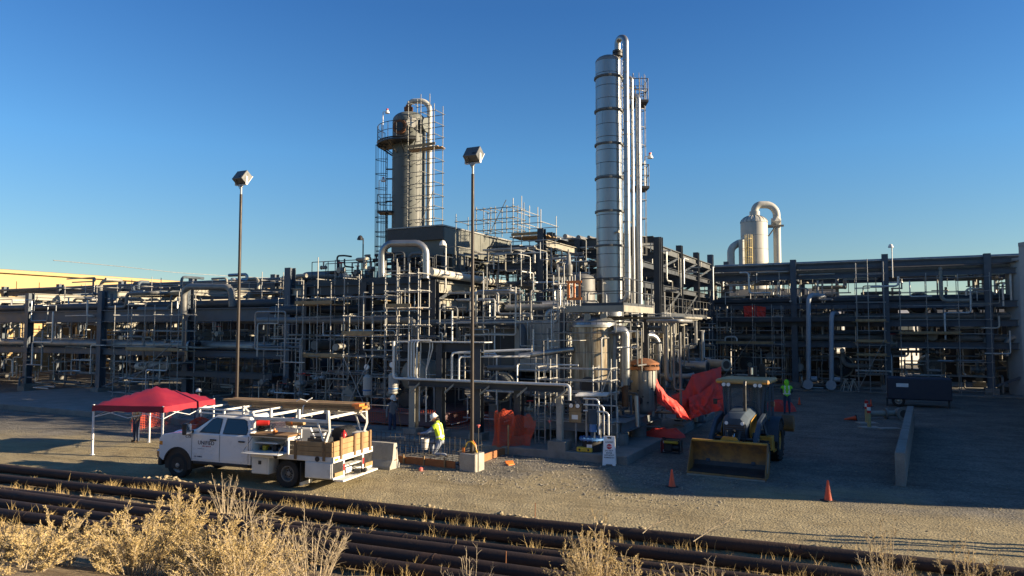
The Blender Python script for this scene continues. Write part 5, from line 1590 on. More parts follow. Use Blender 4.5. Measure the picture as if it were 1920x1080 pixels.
def wheel(t, x, y, r, w, side, rim_r, rim='rim_steel', tyre='black_rubber', lugs=0, dish=.05, name='wheel', bolts=8):
    """a wheel whose axle lies along y; side=+1 shows its face to +y"""
    e = bpy.data.objects.new(name, None); COL.objects.link(e); e.empty_display_size = .1
    e.parent = t; e.location = (x, y, r); MW[e] = MW[t] @ Matrix.Translation((x, y, r))
    R = Matrix.Rotation(-PI / 2 * side, 4, 'X')      # local z -> side*y
    h = w / 2
    m = MB()
    m.lathe([(rim_r, -h * .7), (rim_r + .02, -h * .92), (r * .86, -h), (r * .96, -h * .86), (r, -h * .6), (r, h * .6), (r * .96, h * .86), (r * .86, h), (rim_r + .02, h * .92), (rim_r, h * .7)], 36, M=R)
    if lugs:
        for k in range(lugs):
            for s in (-1, 1):
                a = 2 * PI * (k + .25 * s) / lugs
                m.box((0, 0, 0), (r * .075, r * .16, h * 1.02), M=R @ Matrix.Rotation(a, 4, 'Z') @ Matrix.Translation((r * 1.01, 0, s * h * .5)) @ Matrix.Rotation(s * .65, 4, 'X'))
    else:
        for k in range(40):
            a = 2 * PI * k / 40
            m.box((r * .985, 0, 0), (r * .05, r * .045, h * 1.7), M=R @ Matrix.Rotation(a, 4, 'Z'))
    build(m, 'tyre', M_(tyre), e)
    m = MB()
    d = h * .7 - dish
    m.lathe([(rim_r + .005, h * .72), (rim_r - .02, h * .74), (rim_r - .035, h * .6), (rim_r * .8, d), (rim_r * .5, d + .02), (rim_r * .34, d + .03), (rim_r * .3, d + .075), (rim_r * .12, d + .085), (.001, d + .085)], 28, M=R)
    m.lathe([(rim_r, -h * .7), (rim_r * .9, 0), (rim_r, h * .6)], 28, M=R)
    rr = build(m, 'rim', M_(rim), e)
    m = MB()
    for k in range(bolts):
        a = 2 * PI * k / bolts
        m.cyl(R @ Vector((rim_r * .42 * math.cos(a), rim_r * .42 * math.sin(a), d + .02)), R @ Vector((rim_r * .42 * math.cos(a), rim_r * .42 * math.sin(a), d + .055)), .016, 6)
        a += PI / bolts
        if k % 2 == 0: m.cyl(R @ Vector((rim_r * .68 * math.cos(a), rim_r * .68 * math.sin(a), d - .02)), R @ Vector((rim_r * .68 * math.cos(a), rim_r * .68 * math.sin(a), d + .018)), rim_r * .1, 8)
    build(m, 'wheel_bolts', M_('black_paint'), e)
    return e

# ================================================================== service truck
pf, pr_ = G(332, 897), G(537, 915)
fw = (pf - pr_); WB = fw.length; fw.normalize()
lf = Vector((-fw.y, fw.x, 0))
org = pf - lf * 1.0
org.z = 0
TRZ = math.atan2(fw.y, fw.x)
tk = thing('service_truck', 'white crew cab service truck with an open toolbox, wooden bed boards and a ladder rack', 'truck', org, TRZ)
def arch(cx, cz, r, a0, a1, n=12):
    return [(cx + r * math.cos(rad(a0 + (a1 - a0) * k / n)), cz + r * math.sin(rad(a0 + (a1 - a0) * k / n))) for k in range(n + 1)]
prof = [(.76, .62), (.78, 1.0), (.74, 1.26), (.64, 1.36), (.2, 1.42), (-.52, 1.46), (-2.8, 1.46), (-2.8, .58), (-.62, .58)] + arch(0, .42, .54, 163, 17) + [(.60, .52)]
m = MB(); m.prism(prof, -1.0, 1.0)
build_bev(m, 'body', M_('truck_white'), tk, .045, 3, 24)
m = MB(); m.prism(arch(0, .42, .53, 175, 5) + [(.5, .3), (-.5, .3)], -.99, .99); build(m, 'wheel_well', M_('black_paint'), tk)
m = MB()
P1, P2 = arch(0, .42, .53, 168, 12), arch(0, .42, .57, 168, 12)
for s in (-1, 1): m.prism(P1 + P2[::-1], s * .99, s * 1.02)
build(m, 'fender_flare', M_('black_paint'), tk)
m = MB(); m.loft([[(-.5, -.62, 1.455), (-.5, .62, 1.455), (.64, .56, 1.36), (.64, -.56, 1.36)], [(-.45, -.5, 1.52), (-.45, .5, 1.52), (.55, .44, 1.42), (.55, -.44, 1.42)]]); build_bev(m, 'hood', M_('truck_white'), tk, .03, 2, 10)
# greenhouse
base = [(-.42, 1.44), (-2.8, 1.44)]
bx0, bx1, tx0, tx1, zb, zt = -.46, -2.79, -1.22, -2.60, 1.44, 2.01
hb, ht = .955, .77
def side_pt(fx, fz, off=0.0, s=1):
    """fx 0 front..1 rear, fz 0 belt..1 roof on the cab's side"""
    x = (bx0 + (bx1 - bx0) * fx) * (1 - fz) + (tx0 + (tx1 - tx0) * fx) * fz
    return (x, s * (hb + (ht - hb) * fz + off), zb + (zt - zb) * fz)
m = MB()
m.loft([[(bx0, -hb, zb), (bx0, hb, zb), (bx1, hb, zb), (bx1, -hb, zb)], [(tx0, -ht, zt - .03), (tx0, ht, zt - .03), (tx1, ht, zt - .03), (tx1, -ht, zt - .03)], [(tx0 - .12, -ht + .14, zt + .035), (tx0 - .12, ht - .14, zt + .035), (tx1 + .1, ht - .14, zt + .035), (tx1 + .1, -ht + .14, zt + .035)]])
build_bev(m, 'cab', M_('truck_white'), tk, .05, 3, 14)
def sx_at(x, fz):
    b, c = bx0 + (tx0 - bx0) * fz, bx1 + (tx1 - bx1) * fz
    return (b - x) / (b - c)
def side_quad(pts, off, s):
    out = []
    for (x, fz) in pts:
        y = hb + (ht - hb) * fz + off
        out.append((x, s * y, zb + (zt - zb) * fz))
    return out
def window(name, pts, s, t=tk):
    m = MB()
    q = side_quad(pts, .004, s)
    q2 = side_quad(pts, .012, s)
    n = len(q)
    m.add(q + q2, [[n + k for k in range(n)], list(range(n))[::-1]] + [[k, (k + 1) % n, (k + 1) % n + n, k + n] for k in range(n)])
    f = build(m, name, M_('black_paint'), t, smooth=False)
    cx = sum(p[0] for p in pts) / n; cz = sum(p[1] for p in pts) / n
    pts2 = [(cx + (x - cx) * .94, cz + (z - cz) * .9) for x, z in pts]
    g = MB(); q3 = side_quad(pts2, .015, s)
    g.add(q3, [list(range(n))]); build(g, 'pane', M_('glass_dark'), f, smooth=False)
for s in (1, -1):
    window('window', [(-.78, .06), (-1.58, .05), (-1.58, .84), (-1.36, .87), (-1.20, .80)], s)
    window('window', [(-1.70, .05), (-2.60, .06), (-2.62, .30), (-2.50, .78), (-2.40, .86), (-1.74, .87)], s)
m = MB(); m.add([(bx0 - .06, -.84, zb + .06), (bx0 - .06, .84, zb + .06), (tx0 - .02, .68, zt - .06), (tx0 - .02, -.68, zt - .06)], [[0, 1, 2, 3]])
m.v = [(x + .055, y, z + .03) for (x, y, z) in m.v]
build(m, 'windshield', M_('glass_dark'), tk, smooth=False)
m = MB(); m.add([(bx1 - .01, -.7, zb + .1), (bx1 - .01, .7, zb + .1), (tx1 - .035, .58, zt - .08), (tx1 - .035, -.58, zt - .08)], [[3, 2, 1, 0]]); build(m, 'rear_window', M_('glass_dark'), tk, smooth=False)
# doors: panels a little proud, with the seams between them
for s in (1, -1):
    for (x0, x1, nm) in ((-.56, -1.62, 'door'), (-1.65, -2.70, 'door')):
        m = MB(); P = [(x0, .66), (x0, 1.43), (x1, 1.43), (x1, .66)] if x0 > -1 else [(x0, .66), (x0, 1.43), (x1, 1.43), (x1, .8), (x1 + .1, .66)]
        m.prism(P, s * .992, s * 1.012)
        d = part(nm, bevel_me(m.mesh(nm, M_('truck_white')), .008, 1), tk)
        h = MB(); h.bb(x1 + .10, x1 + .34, s * 1.012, s * 1.05, 1.255, 1.30, .012); build(h, 'handle', M_('black_paint'), d)
        h = MB(); h.bb(x0 - .02, x1 + .02, s * 1.012, s * 1.018, .80, .835); build(h, 'side_moulding', M_('truck_white'), d)
    m = MB(); m.bb(-.62, -.44, s * 1.08, s * 1.33, 1.42, 1.78, .03); m.bb(-.60, -.50, s * .96, s * 1.1, 1.46, 1.54, .01)
    mi = build(m, 'mirror', M_('black_paint'), tk)
    g = MB(); g.bb(-.622, -.62, s * 1.10, s * 1.31, 1.45, 1.75); build(g, 'mirror_glass', M_('chrome'), mi)
    m = MB(); m.bb(-.62, -2.7, s * .93, s * 1.02, .50, .58, .015); build(m, 'running_board', M_('black_paint'), tk)
for x in (-.55, -1.635, -2.715):
    m = MB(); m.bb(x - .006, x + .006, 1.0005, 1.004, .62, 1.44); m.bb(x - .006, x + .006, -1.004, -1.0005, .62, 1.44); build(m, 'door_seam', M_('black_paint'), tk)
m = MB(); m.bb(.72, .88, -1.0, 1.0, .60, .86, .04); build(m, 'front_bumper', M_('chrome'), tk)
m = MB(); m.bb(.70, .84, -.98, .98, .36, .60, .03); build(m, 'air_dam', M_('black_paint'), tk)
m = MB(); m.bb(.75, .80, -.6, .6, .92, 1.25, .01); build(m, 'grille', M_('black_paint'), tk)
for s in (1, -1):
    m = MB(); m.bb(.62, .79, s * .64, s * .985, 1.0, 1.26, .03); build(m, 'headlight', M_('lens'), tk)
    m = MB(); m.bb(.62, .74, s * .985, s * 1.008, 1.02, 1.14, .005); build(m, 'side_marker', M_('amber'), tk)
for s in (1, -1):
    wheel(tk, 0, s * .87, .41, .26, s, .235, dish=.02)
    wheel(tk, -WB, s * .88, .41, .24, s, .235, 'pipe_grey', dish=.13)
    wheel(tk, -WB, s * .60, .41, .24, s, .235, 'pipe_grey', dish=.13)
m = MB(); m.bb(.7, -5.6, -.42, -.34, .5, .72); m.bb(.7, -5.6, .34, .42, .5, .72); m.cyl((-WB, -.9, .41), (-WB, .9, .41), .08, 8); m.ico((-WB, 0, .41), .2); m.cyl((0, -.9, .41), (0, .9, .41), .06, 8)
m.bb(-2.3, -3.2, .4, .7, .42, .7)
build(m, 'chassis', M_('black_paint'), tk)
# lettering on the left front door and fender
def side_M(x, z, y=1.0135): return Matrix.Translation((x, y, z)) @ Matrix.Rotation(PI, 4, 'Z') @ RX90
text_part('UNIFIED', .17, 'letter_dark', tk, side_M(-1.12, 1.165), .0, space=1.02)
text_part('FIELD SERVICES', .05, 'letter_red', tk, side_M(-1.14, 1.065), .15)
text_part('C75', .13, 'letter_dark', tk, side_M(-.40, 1.335, 1.002), .25)
text_part('CA 1038865', .062, 'letter_dark', tk, side_M(-.82, .735), .0)
m = MB(); m.bb(-.80, -1.06, 1.0125, 1.0145, .975, .985); build(m, 'pinstripe', M_('letter_dark'), tk)
# flat bed
XR = -5.78
m = MB(); m.bb(-2.88, XR, -1.1, 1.1, .86, 1.0, .012); build(m, 'deck', M_('utility_white'), tk)
for (x0, x1) in ((-2.92, -3.55), (-4.82, XR + .01)):
    for s in (1, -1):
        m = MB(); m.bb(x0, x1, s * .62, s * 1.095, .37, .858, .015); bxp = build(m, 'lower_box', M_('utility_white'), tk)
        m = MB(); m.bb(x0 - .05, x1 + .05, s * 1.096, s * 1.112, .40, .83, .008); dd = build(m, 'door', M_('utility_white'), bxp)
        if x0 > -4: m = MB(); m.bb((x0 + x1) / 2 - .06, (x0 + x1) / 2 + .05, s * 1.112, s * 1.13, .66, .77, .01); build(m, 'latch', M_('dark_iron'), bxp)
for (x, z) in ((-3.8, .935), (-5.25, .935)):
    m = MB(); m.cyl((x, 1.1, z), (x, 1.118, z), .075, 14); build(m, 'fuel_cap', M_('black_paint'), tk)
# open tool box on the left, closed one on the right
x0, x1, y0, y1, z0, z1 = -2.9, -4.22, .52, 1.1, 1.003, 1.50
m = MB(); m.bb(x0, x1, y0, y0 + .03, z0, z1); m.bb(x0, x0 - .03, y0 + .03, y1, z0, z1 - .03); m.bb(x1, x1 + .03, y0 + .03, y1, z0, z1 - .03); m.bb(x0, x1, y0 + .03, y1, z1 - .03, z1); m.bb(x0 - .03, x1 + .03, y0 + .03, y1, z0, z0 + .03)
tb = build(m, 'toolbox', M_('utility_white'), tk)
m = MB(); m.bb(x0 + .04, x1 - .04, y0 - .03, y1 + .05, z1 + .003, z1 + .06, .012); build(m, 'lid', M_('timber_dark'), tb)
m = MB(); m.bb(x0 - .03, x1 + .45, y0 + .03, y1 - .1, z0 + .26, z0 + .30); build(m, 'shelf', M_('utility_white'), tb)
m = MB(); m.bb(x0, x1, y1 + .01, y1 + .46, z0 + .03, z0 + .055, .008); build(m, 'drop_door', M_('utility_white'), tb)
m = MB(); m.cyl((x0 - .04, y1, z1 - .05), (x0 - .04, y1 + .44, z0 + .06), .008, 5); m.cyl((x1 + .04, y1, z1 - .05), (x1 + .04, y1 + .44, z0 + .06), .008, 5); build(m, 'stay', M_('dark_iron'), tb)
TR = random.Random(4)
for k in range(9):
    s = TR.uniform(.05, .12)
    m = MB(); xx = x0 - .12 - k * .13; m.bb(xx, xx - s * 1.2, .7, .7 + s * 2, z0 + .03, z0 + .03 + s * 1.5, .012)
    build(m, 'tool_case', M_(TR.choice(('black_paint', 'dark_iron', 'blue_paint', 'yellow_paint', 'shirt_grey', 'pipe_grey'))), tb)
m = MB(); m.bb(x0, -5.6, -1.1, -.62, 1.003, 1.48, .012); build(m, 'toolbox', M_('utility_white'), tk)
m = MB(); m.bb(-2.9, -2.95, -1.05, .5, 1.0, 1.55, .01); build(m, 'headboard', M_('utility_white'), tk)
# slanted perforated panel behind the cab
m = MB()
def pan(a, b): return Vector((-2.98 - a * .95, .30 - a * .05, 1.30 + b * .5 + a * .05))
for k in range(26):
    for dirn in (1, -1):
        a0_ = k / 20 - .15
        p, q = (a0_, 0.0), (a0_ + dirn * .25, 1.0)
        if 0 <= q[0] <= 1 and 0 <= p[0] <= 1: m.tube([pan(*p), pan(*q)], .011, 4)
m.tube([pan(0, 0), pan(1, 0), pan(1, 1), pan(0, 1), pan(0, 0)], .02, 5)
build(m, 'mesh_panel', M_('utility_white'), tk)
# wooden boards
def boards(axis, a0, a1, fixed, z0, h, n, stakes, bright):
    hh = h / n
    for k in range(n):
        m = MB()
        if axis == 'x': m.bb(a0, a1, fixed - .022, fixed + .022, z0 + k * hh + .004, z0 + (k + 1) * hh - .004, .006)
        else: m.bb(fixed - .022, fixed + .022, a0, a1, z0 + k * hh + .004, z0 + (k + 1) * hh - .004, .006)
        build(m, 'board', M_('timber'), tk)
    for s in stakes:
        m = MB()
        if axis == 'x': m.bb(s - .045, s + .045, fixed + .0225, fixed + .045, z0 - .12, z0 + h + .01, .004)
        else: m.bb(fixed - .045, fixed - .0225, s - .045, s + .045, z0 - .12, z0 + h + .03, .004)
        build(m, 'stake', M_('timber_dark'), tk)
boards('x', -4.28, XR + .03, 1.085, 1.01, .42, 3, (-4.5, -5.48), 0)
boards('x', -5.62, XR + .03, -1.085, 1.01, .42, 3, (), 0)
for (a, b, h) in ((1.06, .72, .44), (.70, -.02, .47), (-.04, -.42, .52), (-.44, -1.06, .50)):
    boards('y', a, b, XR + .02, 1.01, h, 3, (), 1)
for s in (.72, -.03, -.43, -.92): 
    m = MB(); m.bb(XR - .05, XR - .003, s - .05, s + .05, .9, 1.54, .004); build(m, 'stake', M_('timber_dark'), tk)
# rear end: frames, cubbies, lights, hitch
m = MB(); m.bb(XR - .02, XR + .02, -1.1, 1.1, .84, 1.003); build(m, 'rear_beam', M_('utility_white'), tk)
for s in (1, -1):
    m = MB(); m.bb(XR - .012, XR + .0, s * .5, s * .58, .36, .84); m.bb(XR - .012, XR + .0, s * .58, s * 1.09, .36, .42); build(m, 'rear_frame', M_('utility_white'), tk)
    m = MB(); m.bb(XR - .006, XR + .004, s * .60, s * 1.08, .43, .83); build(m, 'cubby_opening', M_('black_paint'), tk)
    m = MB(); m.bb(XR - .05, XR - .008, s * .62, s * 1.06, .43, .55, .006); build(m, 'wooden_crate', M_('timber'), tk)
    m = MB(); m.bb(XR - .03, XR - .0, s * .505, s * .575, .54, .74, .01); build(m, 'tail_light', M_('red_paint'), tk)
    m = MB(); m.bb(XR - .03, XR - .02, s * .86, s * 1.04, .895, .955, .005); build(m, 'marker_light', M_('amber'), tk)
    m = MB(); m.bb(-WB - .52, -WB - .55, s * .5, s * 1.08, .12, .8); fl = build(m, 'mud_flap', M_('black_rubber'), tk)
    m = MB(); m.bb(-WB - .515, -WB - .556, s * .5, s * 1.08, .12, .22); build(m, 'flap_weight', M_('utility_white'), fl)
m = MB(); m.bb(XR + .3, XR + .02, -.48, .48, .42, .48); m.bb(XR + .02, XR + .3, -.48, .48, .62, .66); build(m, 'step', M_('utility_white'), tk)
m = MB(); m.bb(XR - .28, XR + .05, -.98, .98, .30, .355, .008); build(m, 'rear_bumper', M_('utility_white'), tk)
m = MB(); m.cyl((XR + .2, 0, .45), (XR - .42, 0, .45), .045, 8); m.ico((XR - .42, 0, .50), .07); m.box((XR - .2, 0, .45), (.2, .24, .1)); build(m, 'tow_hitch', M_('dark_iron'), tk)
m = MB(); m.bb(XR - .03, XR - .012, .14, .44, .44, .60, .006); build(m, 'number_plate', M_('sign_white'), tk)
m = MB(); m.tube(fillet([(XR - .03, .35, .7), (XR - .2, .2, .55), (XR - .3, .0, .5), (XR - .1, -.2, .75)], .08), .012, 5); build(m, 'trailer_cable', M_('black_paint'), tk)
# ladder rack
m = MB()
RY = 1.04
for s in (1, -1):
    m2 = MB(); m2.bb(-2.95, -5.62, s * RY - .03, s * RY + .03, 1.97, 2.07, .012); build(m2, 'rack_rail', M_('utility_white'), tk)
    m2 = MB(); m2.tube([(-.62, s * .80, 2.2), (-2.9, s * RY, 2.2), (-3.0, s * RY, 2.05)], .03, 4); m2.tube([(-.62, s * .8, 2.07), (-2.9, s * RY, 2.07)], .028, 4); m2.tube([(-2.55, s * RY, 2.36), (-2.95, s * RY, 2.02)], .035, 4)
    for xx in (-.64, -1.7, -2.5): m2.bb(xx - .03, xx + .03, s * (.8 + (RY - .8) * (xx + .62) / -2.28) - .03, s * (.8 + (RY - .8) * (xx + .62) / -2.28) + .03, 2.05, 2.36 if xx == -2.5 else 2.22)
    build(m2, 'cab_rack', M_('utility_white'), tk)
    for xx in (-3.55, -4.55, -5.55):
        m2 = MB(); m2.bb(xx - .035, xx + .035, s * RY - .04, s * RY + .04, 2.07, 2.34, .008); build(m2, 'rack_upright', M_('utility_white'), tk)
    m2 = MB(); m2.tube([(-5.35, s * RY, 1.02), (-5.62, s * RY, 1.75), (-5.58, s * RY, 2.3)], .042, 4); m2.tube([(-5.4, s * RY, 1.45), (-5.2, s * RY, 1.98)], .03, 4); build(m2, 'rack_leg', M_('utility_white'), tk)
    m2 = MB(); m2.tube([(-2.95, s * RY, 1.5), (-2.98, s * RY, 2.05)], .04, 4); build(m2, 'rack_leg', M_('utility_white'), tk)
for xx in (-.62, -1.7, -2.9): 
    yy = .8 + (RY - .8) * (xx + .62) / -2.28
    m2 = MB(); m2.cyl((xx, -yy, 2.2), (xx, yy, 2.2), .03, 6); build(m2, 'crossbar', M_('utility_white'), tk)
for xx in (-3.55, -4.55, -5.58):
    m2 = MB(); m2.bb(xx - .03, xx + .03, -RY, RY, 2.10, 2.17); m2.tube([(xx, -RY, 1.85), (xx, -RY + .4, 2.12)], .03, 4); build(m2, 'crossbar', M_('utility_white'), tk)
# ---- things carried on the truck
def on_truck(name, label, cat, x, y, z, rz=0, group=None):
    p = MW[tk] @ Vector((x, y, z))
    return thing(name, label, cat, p, TRZ + rz, group)
lb = on_truck('lumber_stack', 'stack of long brown timber boards tied on the ladder rack of the white truck', 'lumber', 0, 0, 2.175)
for r_ in range(3):
    for k in range(4):
        m = MB(); xo = TR.uniform(-.25, .25)
        m.bb(-.75 + xo - (.2 if r_ == 0 else 0), -5.85 + xo * .5, -.96 + k * .165, -.96 + k * .165 + .15, r_ * .075 + .001, r_ * .075 + .07, .008)
        bo = build(m, 'board', M_('timber_dark' if TR.random() < .7 else 'timber'), lb)
        if r_ > 0 and k > 1:
            m = MB(); m.bb(-5.87 + xo * .5, -5.6 + xo * .5, -.965 + k * .165, -.965 + k * .165 + .16, r_ * .075 - .002, r_ * .075 + .075, .004); build(m, 'painted_end', M_('orange_paint'), bo)
o = on_truck('strap', 'pale tie down strap with a loose end around the timber on the truck', 'strap', -3.75, 0, 2.0)
m = MB(); m.tube([(0, -.2, -.95), (.02, -.25, -.3), (.0, -.28, .25), (-.02, -.45, .42), (-.18, -.5, .52)], .02, 5); m.tube([(-.02, -.45, .42), (.2, -.4, .48), (.35, -.42, .40)], .016, 4); build(m, 'webbing', M_('reflective'), o)
o = on_truck('steel_bar', 'thin flat steel bar sticking out behind the timber on the truck', 'bar', -5.4, -.8, 2.33)
m = MB(); m.bb(0, -1.1, -.03, .03, 0, .012); build(m, 'bar', M_('galvanised'), o)
o = on_truck('fire_extinguisher', 'red fire extinguisher standing on the truck bed behind the tail boards', 'extinguisher', -5.45, .02, 1.3)
m = MB(); m.lathe([(.001, -.3), (.085, -.3), (.09, .2), (.06, .27), (.025, .3), (.025, .34), (.001, .34)], 16); build(m, 'cylinder', M_('red_paint'), o)
m = MB(); m.bb(-.03, .09, -.02, .02, .34, .38); m.tube([(.03, 0, .33), (.12, .03, .2), (.1, .04, -.05)], .014, 5); build(m, 'handle', M_('black_paint'), o)
m = MB(); m.lathe([(.0905, -.05), (.0915, -.05), (.0915, .1), (.0905, .1)], 12, a0=-2.2, a1=-.4); build(m, 'label_plate', M_('sign_white'), o)
o = on_truck('air_compressor', 'black tank shaped compressor on the truck bed beside the extinguisher', 'compressor', -5.3, -.55, 1.0)
m = MB(); m.cyl((.2, -.35, .42), (.2, .35, .42), .24, 18); m.bb(.0, .4, -.3, .3, 0, .2); build(m, 'tank', M_('black_paint'), o)
m = MB()
for k in range(10): m.lathe([(.24, 0), (.262, .012), (.262, .03), (.24, .04)], 14, M=Matrix.Translation((.2, -.33 + k * .07, .42)) @ Matrix.Rotation(-PI / 2, 4, 'X'))
build(m, 'rib', M_('dark_iron'), o)
o = on_truck('tool_crate', 'dark crate with hose and tools on the truck bed', 'crate', -4.9, .45, 1.0)
m = MB(); m.bb(-.3, .3, -.25, .25, 0, .45, .02); build(m, 'box', M_('black_paint'), o)
m = MB(); m.tube([(.3 * math.cos(a * .5), .22 * math.sin(a * .5), .47 + .01 * a) for a in range(26)], .022, 6); build(m, 'hose', M_('dark_iron'), o)
m = MB(); m.cyl((.1, .1, .4), (.25, .16, .75), .03, 6); m.cyl((-.1, .05, .4), (-.16, .0, .62), .05, 8); build(m, 'tool', M_('lens'), o)
o = on_truck('gas_canister', 'red cylinder with a dark round end lying behind the cab of the truck', 'canister', -3.05, .72, 1.88, .5)
m = MB(); m.cyl((-.15, 0, 0), (.2, 0, 0), .13, 18); build(m, 'body', M_('red_paint'), o)
m = MB(); m.cyl((.2, 0, 0), (.23, 0, 0), .125, 18); build(m, 'end_cap', M_('black_paint'), o)
o = on_truck('blanket_roll', 'cream roll lying across the rack of the truck', 'roll', -3.9, .3, 1.86, .25)
m = MB(); m.cyl((-.28, 0, 0), (.28, 0, 0), .12, 16); build(m, 'roll', M_('plank'), o)
m = MB(); m.cyl((.06, 0, 0), (.11, 0, 0), .124, 16); build(m, 'band', M_('orange_paint'), o)
o = on_truck('timber_offcut', 'pale timber offcut leaning behind the open toolbox of the truck', 'timber', -4.5, .3, 1.05, .1)
m = MB(); m.box((0, 0, .12), (1.0, .05, .28), .006, ry=.12); build(m, 'board', M_('timber'), o)
for k, (xx, lab) in enumerate(((-3.6, 'small red orange object lying on the open toolbox lid'),)):
    o = on_truck('tool_pouch', lab, 'tool', xx, .9, 1.565)
    m = MB(); m.box((0, 0, .05), (.14, .1, .09), .02); m.cyl((0, 0, .09), (.02, 0, .14), .03, 8); build(m, 'pouch', M_('orange_paint'), o)
o = on_truck('safety_cone', 'flattened orange cone lying on the hood of the white truck', 'cone', -.02, .35, 1.47, .4)
m = MB(); m.bb(-.18, .18, -.18, .18, 0, .03, .01); m.lathe([(.14, .03), (.12, .12), (.1, .14), (.001, .15)], 16); build(m, 'body', M_('cone_orange'), o)

# ================================================================== backhoe loader
pf, pr_ = G(1441, 881), G(1459, 863)
fw = (pf - pr_); LWB = 2.1; fw.normalize()
lf = Vector((-fw.y, fw.x, 0))
org = pf - lf * .98; org.z = 0
LRZ = math.atan2(fw.y, fw.x)
ld_ = thing('backhoe_loader', 'dusty yellow and dark grey backhoe loader with a wide worn front bucket on the ground', 'loader', org, LRZ)
for s in (1, -1):
    wheel(ld_, 0, s * .84, .47, .30, s, .24, 'loader_yellow', lugs=18)
    wheel(ld_, -LWB, s * .86, .70, .46, s, .36, 'loader_yellow', lugs=20)
m = MB(); m.bb(-2.9, .4, -.38, .38, .55, .95, .03); m.cyl((0, -.8, .47), (0, .8, .47), .11, 8); m.cyl((-LWB, -.8, .7), (-LWB, .8, .7), .16, 8); m.bb(-.2, .3, -.45, .45, .35, .6, .02); build(m, 'chassis', M_('loader_yellow'), ld_)
# bonnet
def ringy(x, hw, z0, z1, c): return [(x, -hw, z0), (x, hw, z0), (x, hw, z1 - c), (x, hw - c, z1), (x, -hw + c, z1), (x, -hw, z1 - c)]
m = MB(); m.loft([ringy(-.95, .46, .95, 1.98, .18), ringy(.2, .43, .95, 1.86, .17), ringy(.52, .39, 1.0, 1.70, .2)]); build_bev(m, 'bonnet', M_('loader_grey'), ld_, .02, 2, 20)
m = MB(); m.bb(.525, .55, -.34, .34, 1.0, 1.5, .01)
gr = build(m, 'grille', M_('black_paint'), ld_)
m = MB()
for k in range(6): m.bb(.55, .56, -.3, .3, 1.05 + k * .075, 1.075 + k * .075)
build(m, 'grille_bar', M_('loader_grey'), gr)
for s in (1, -1):
    m = MB(); m.prism([(-.9, 1.0), (.35, 1.05), (.42, 1.35), (.1, 1.62), (-.9, 1.75)], s * .462, s * .475); build(m, 'side_panel', M_('loader_yellow'), ld_)
    m = MB(); m.cyl((.55, s * .26, 1.55), (.575, s * .26, 1.55), .06, 12); build(m, 'headlight', M_('lens'), ld_)
m = MB(); m.cyl((-.15, .22, 1.8), (-.15, .22, 2.75), .055, 12); m.cyl((-.15, .22, 2.75), (-.22, .22, 2.9), .055, 12); build(m, 'exhaust_stack', M_('black_paint'), ld_)
# cab
cx0, cx1, cw, cz0, cz1 = -.98, -2.45, .76, 1.0, 2.72
m = MB()
def post(x0, y0, z0, x1, y1, z1, w=.05): m.tube([(x0, y0, z0), (x1, y1, z1)], w, 4)
for s in (1, -1):
    post(cx0, s * .62, 1.6, cx0 - .08, s * .70, cz1)
    post(cx0, s * .62, 1.6, cx0 - .1, s * cw, 1.0)
    post(-1.75, s * cw, 1.0, -1.78, s * cw, cz1, .045)
    post(cx1, s * cw, 1.45, cx1 + .02, s * cw, cz1)
    m.bb(cx0 - .1, -1.75, s * cw - .03, s * cw + .03, .92, 1.02)
    m.bb(cx0 - .06, cx1, s * cw - .035, s * cw + .035, cz1 - .06, cz1 + .04)
m.bb(cx0 - .1, cx0 - .02, -.7, .7, cz1 - .1, cz1 + .04); m.bb(cx0 - .02, cx0 + .02, -.62, .62, 1.56, 1.64); m.bb(cx1 - .03, cx1 + .03, -cw, cw, 1.4, 1.5); m.bb(cx1 - .03, cx1 + .03, -cw, cw, cz1 - .08, cz1)
m.bb(cx0, cx1, -.7, .7, .9, .98)
build(m, 'cab_frame', M_('loader_grey'), ld_)
glass = bpy.data.materials.new('cab_glass'); glass.use_nodes = True
gb = glass.node_tree.nodes['Principled BSDF']; gb.inputs['Base Color'].default_value = (.08, .14, .18, 1); gb.inputs['Roughness'].default_value = .04; gb.inputs['Alpha'].default_value = .34  # bluish base colour stands in for sky reflected in the glass
for (nm, q) in (('windshield', [(cx0 - .005, -.58, 1.64), (cx0 - .005, .58, 1.64), (cx0 - .075, .66, cz1 - .1), (cx0 - .075, -.66, cz1 - .1)]), ('rear_window', [(cx1, .7, 1.5), (cx1, -.7, 1.5), (cx1, -.7, cz1 - .08), (cx1, .7, cz1 - .08)])):
    m = MB(); m.add(q, [[0, 1, 2, 3]]); build(m, nm, glass, ld_, smooth=False)
for s in (1, -1):
    m = MB(); q = [(cx0 - .1, s * cw, 1.04), (cx0 - .06, s * .70, cz1 - .06), (-1.75, s * cw, cz1 - .06), (-1.73, s * cw, 1.04)]; m.add(q, [[0, 1, 2, 3] if s < 0 else [3, 2, 1, 0]]); build(m, 'door_glass', glass, ld_, smooth=False)
    m = MB(); q = [(-1.8, s * cw, 1.5), (-1.82, s * cw, cz1 - .06), (cx1 + .03, s * cw, cz1 - .06), (cx1 + .03, s * cw, 1.5)]; m.add(q, [[0, 1, 2, 3] if s < 0 else [3, 2, 1, 0]]); build(m, 'side_glass', glass, ld_, smooth=False)
    m = MB(); m.bb(-1.72, -1.5, s * (cw + .01), s * (cw + .04), 1.45, 1.5); build(m, 'door_handle', M_('black_paint'), ld_)
    m = MB(); m.bb(-.96, -1.04, s * .92, s * 1.06, 2.0, 2.2, .02); m.cyl((-1.0, s * .74, 2.2), (-1.0, s * 1.0, 2.15), .015, 5); build(m, 'mirror', M_('black_paint'), ld_)
m = MB(); m.bb(-.78, -2.62, -.92, .92, cz1 + .045, cz1 + .21, .05); build(m, 'roof', M_('loader_roof'), ld_)
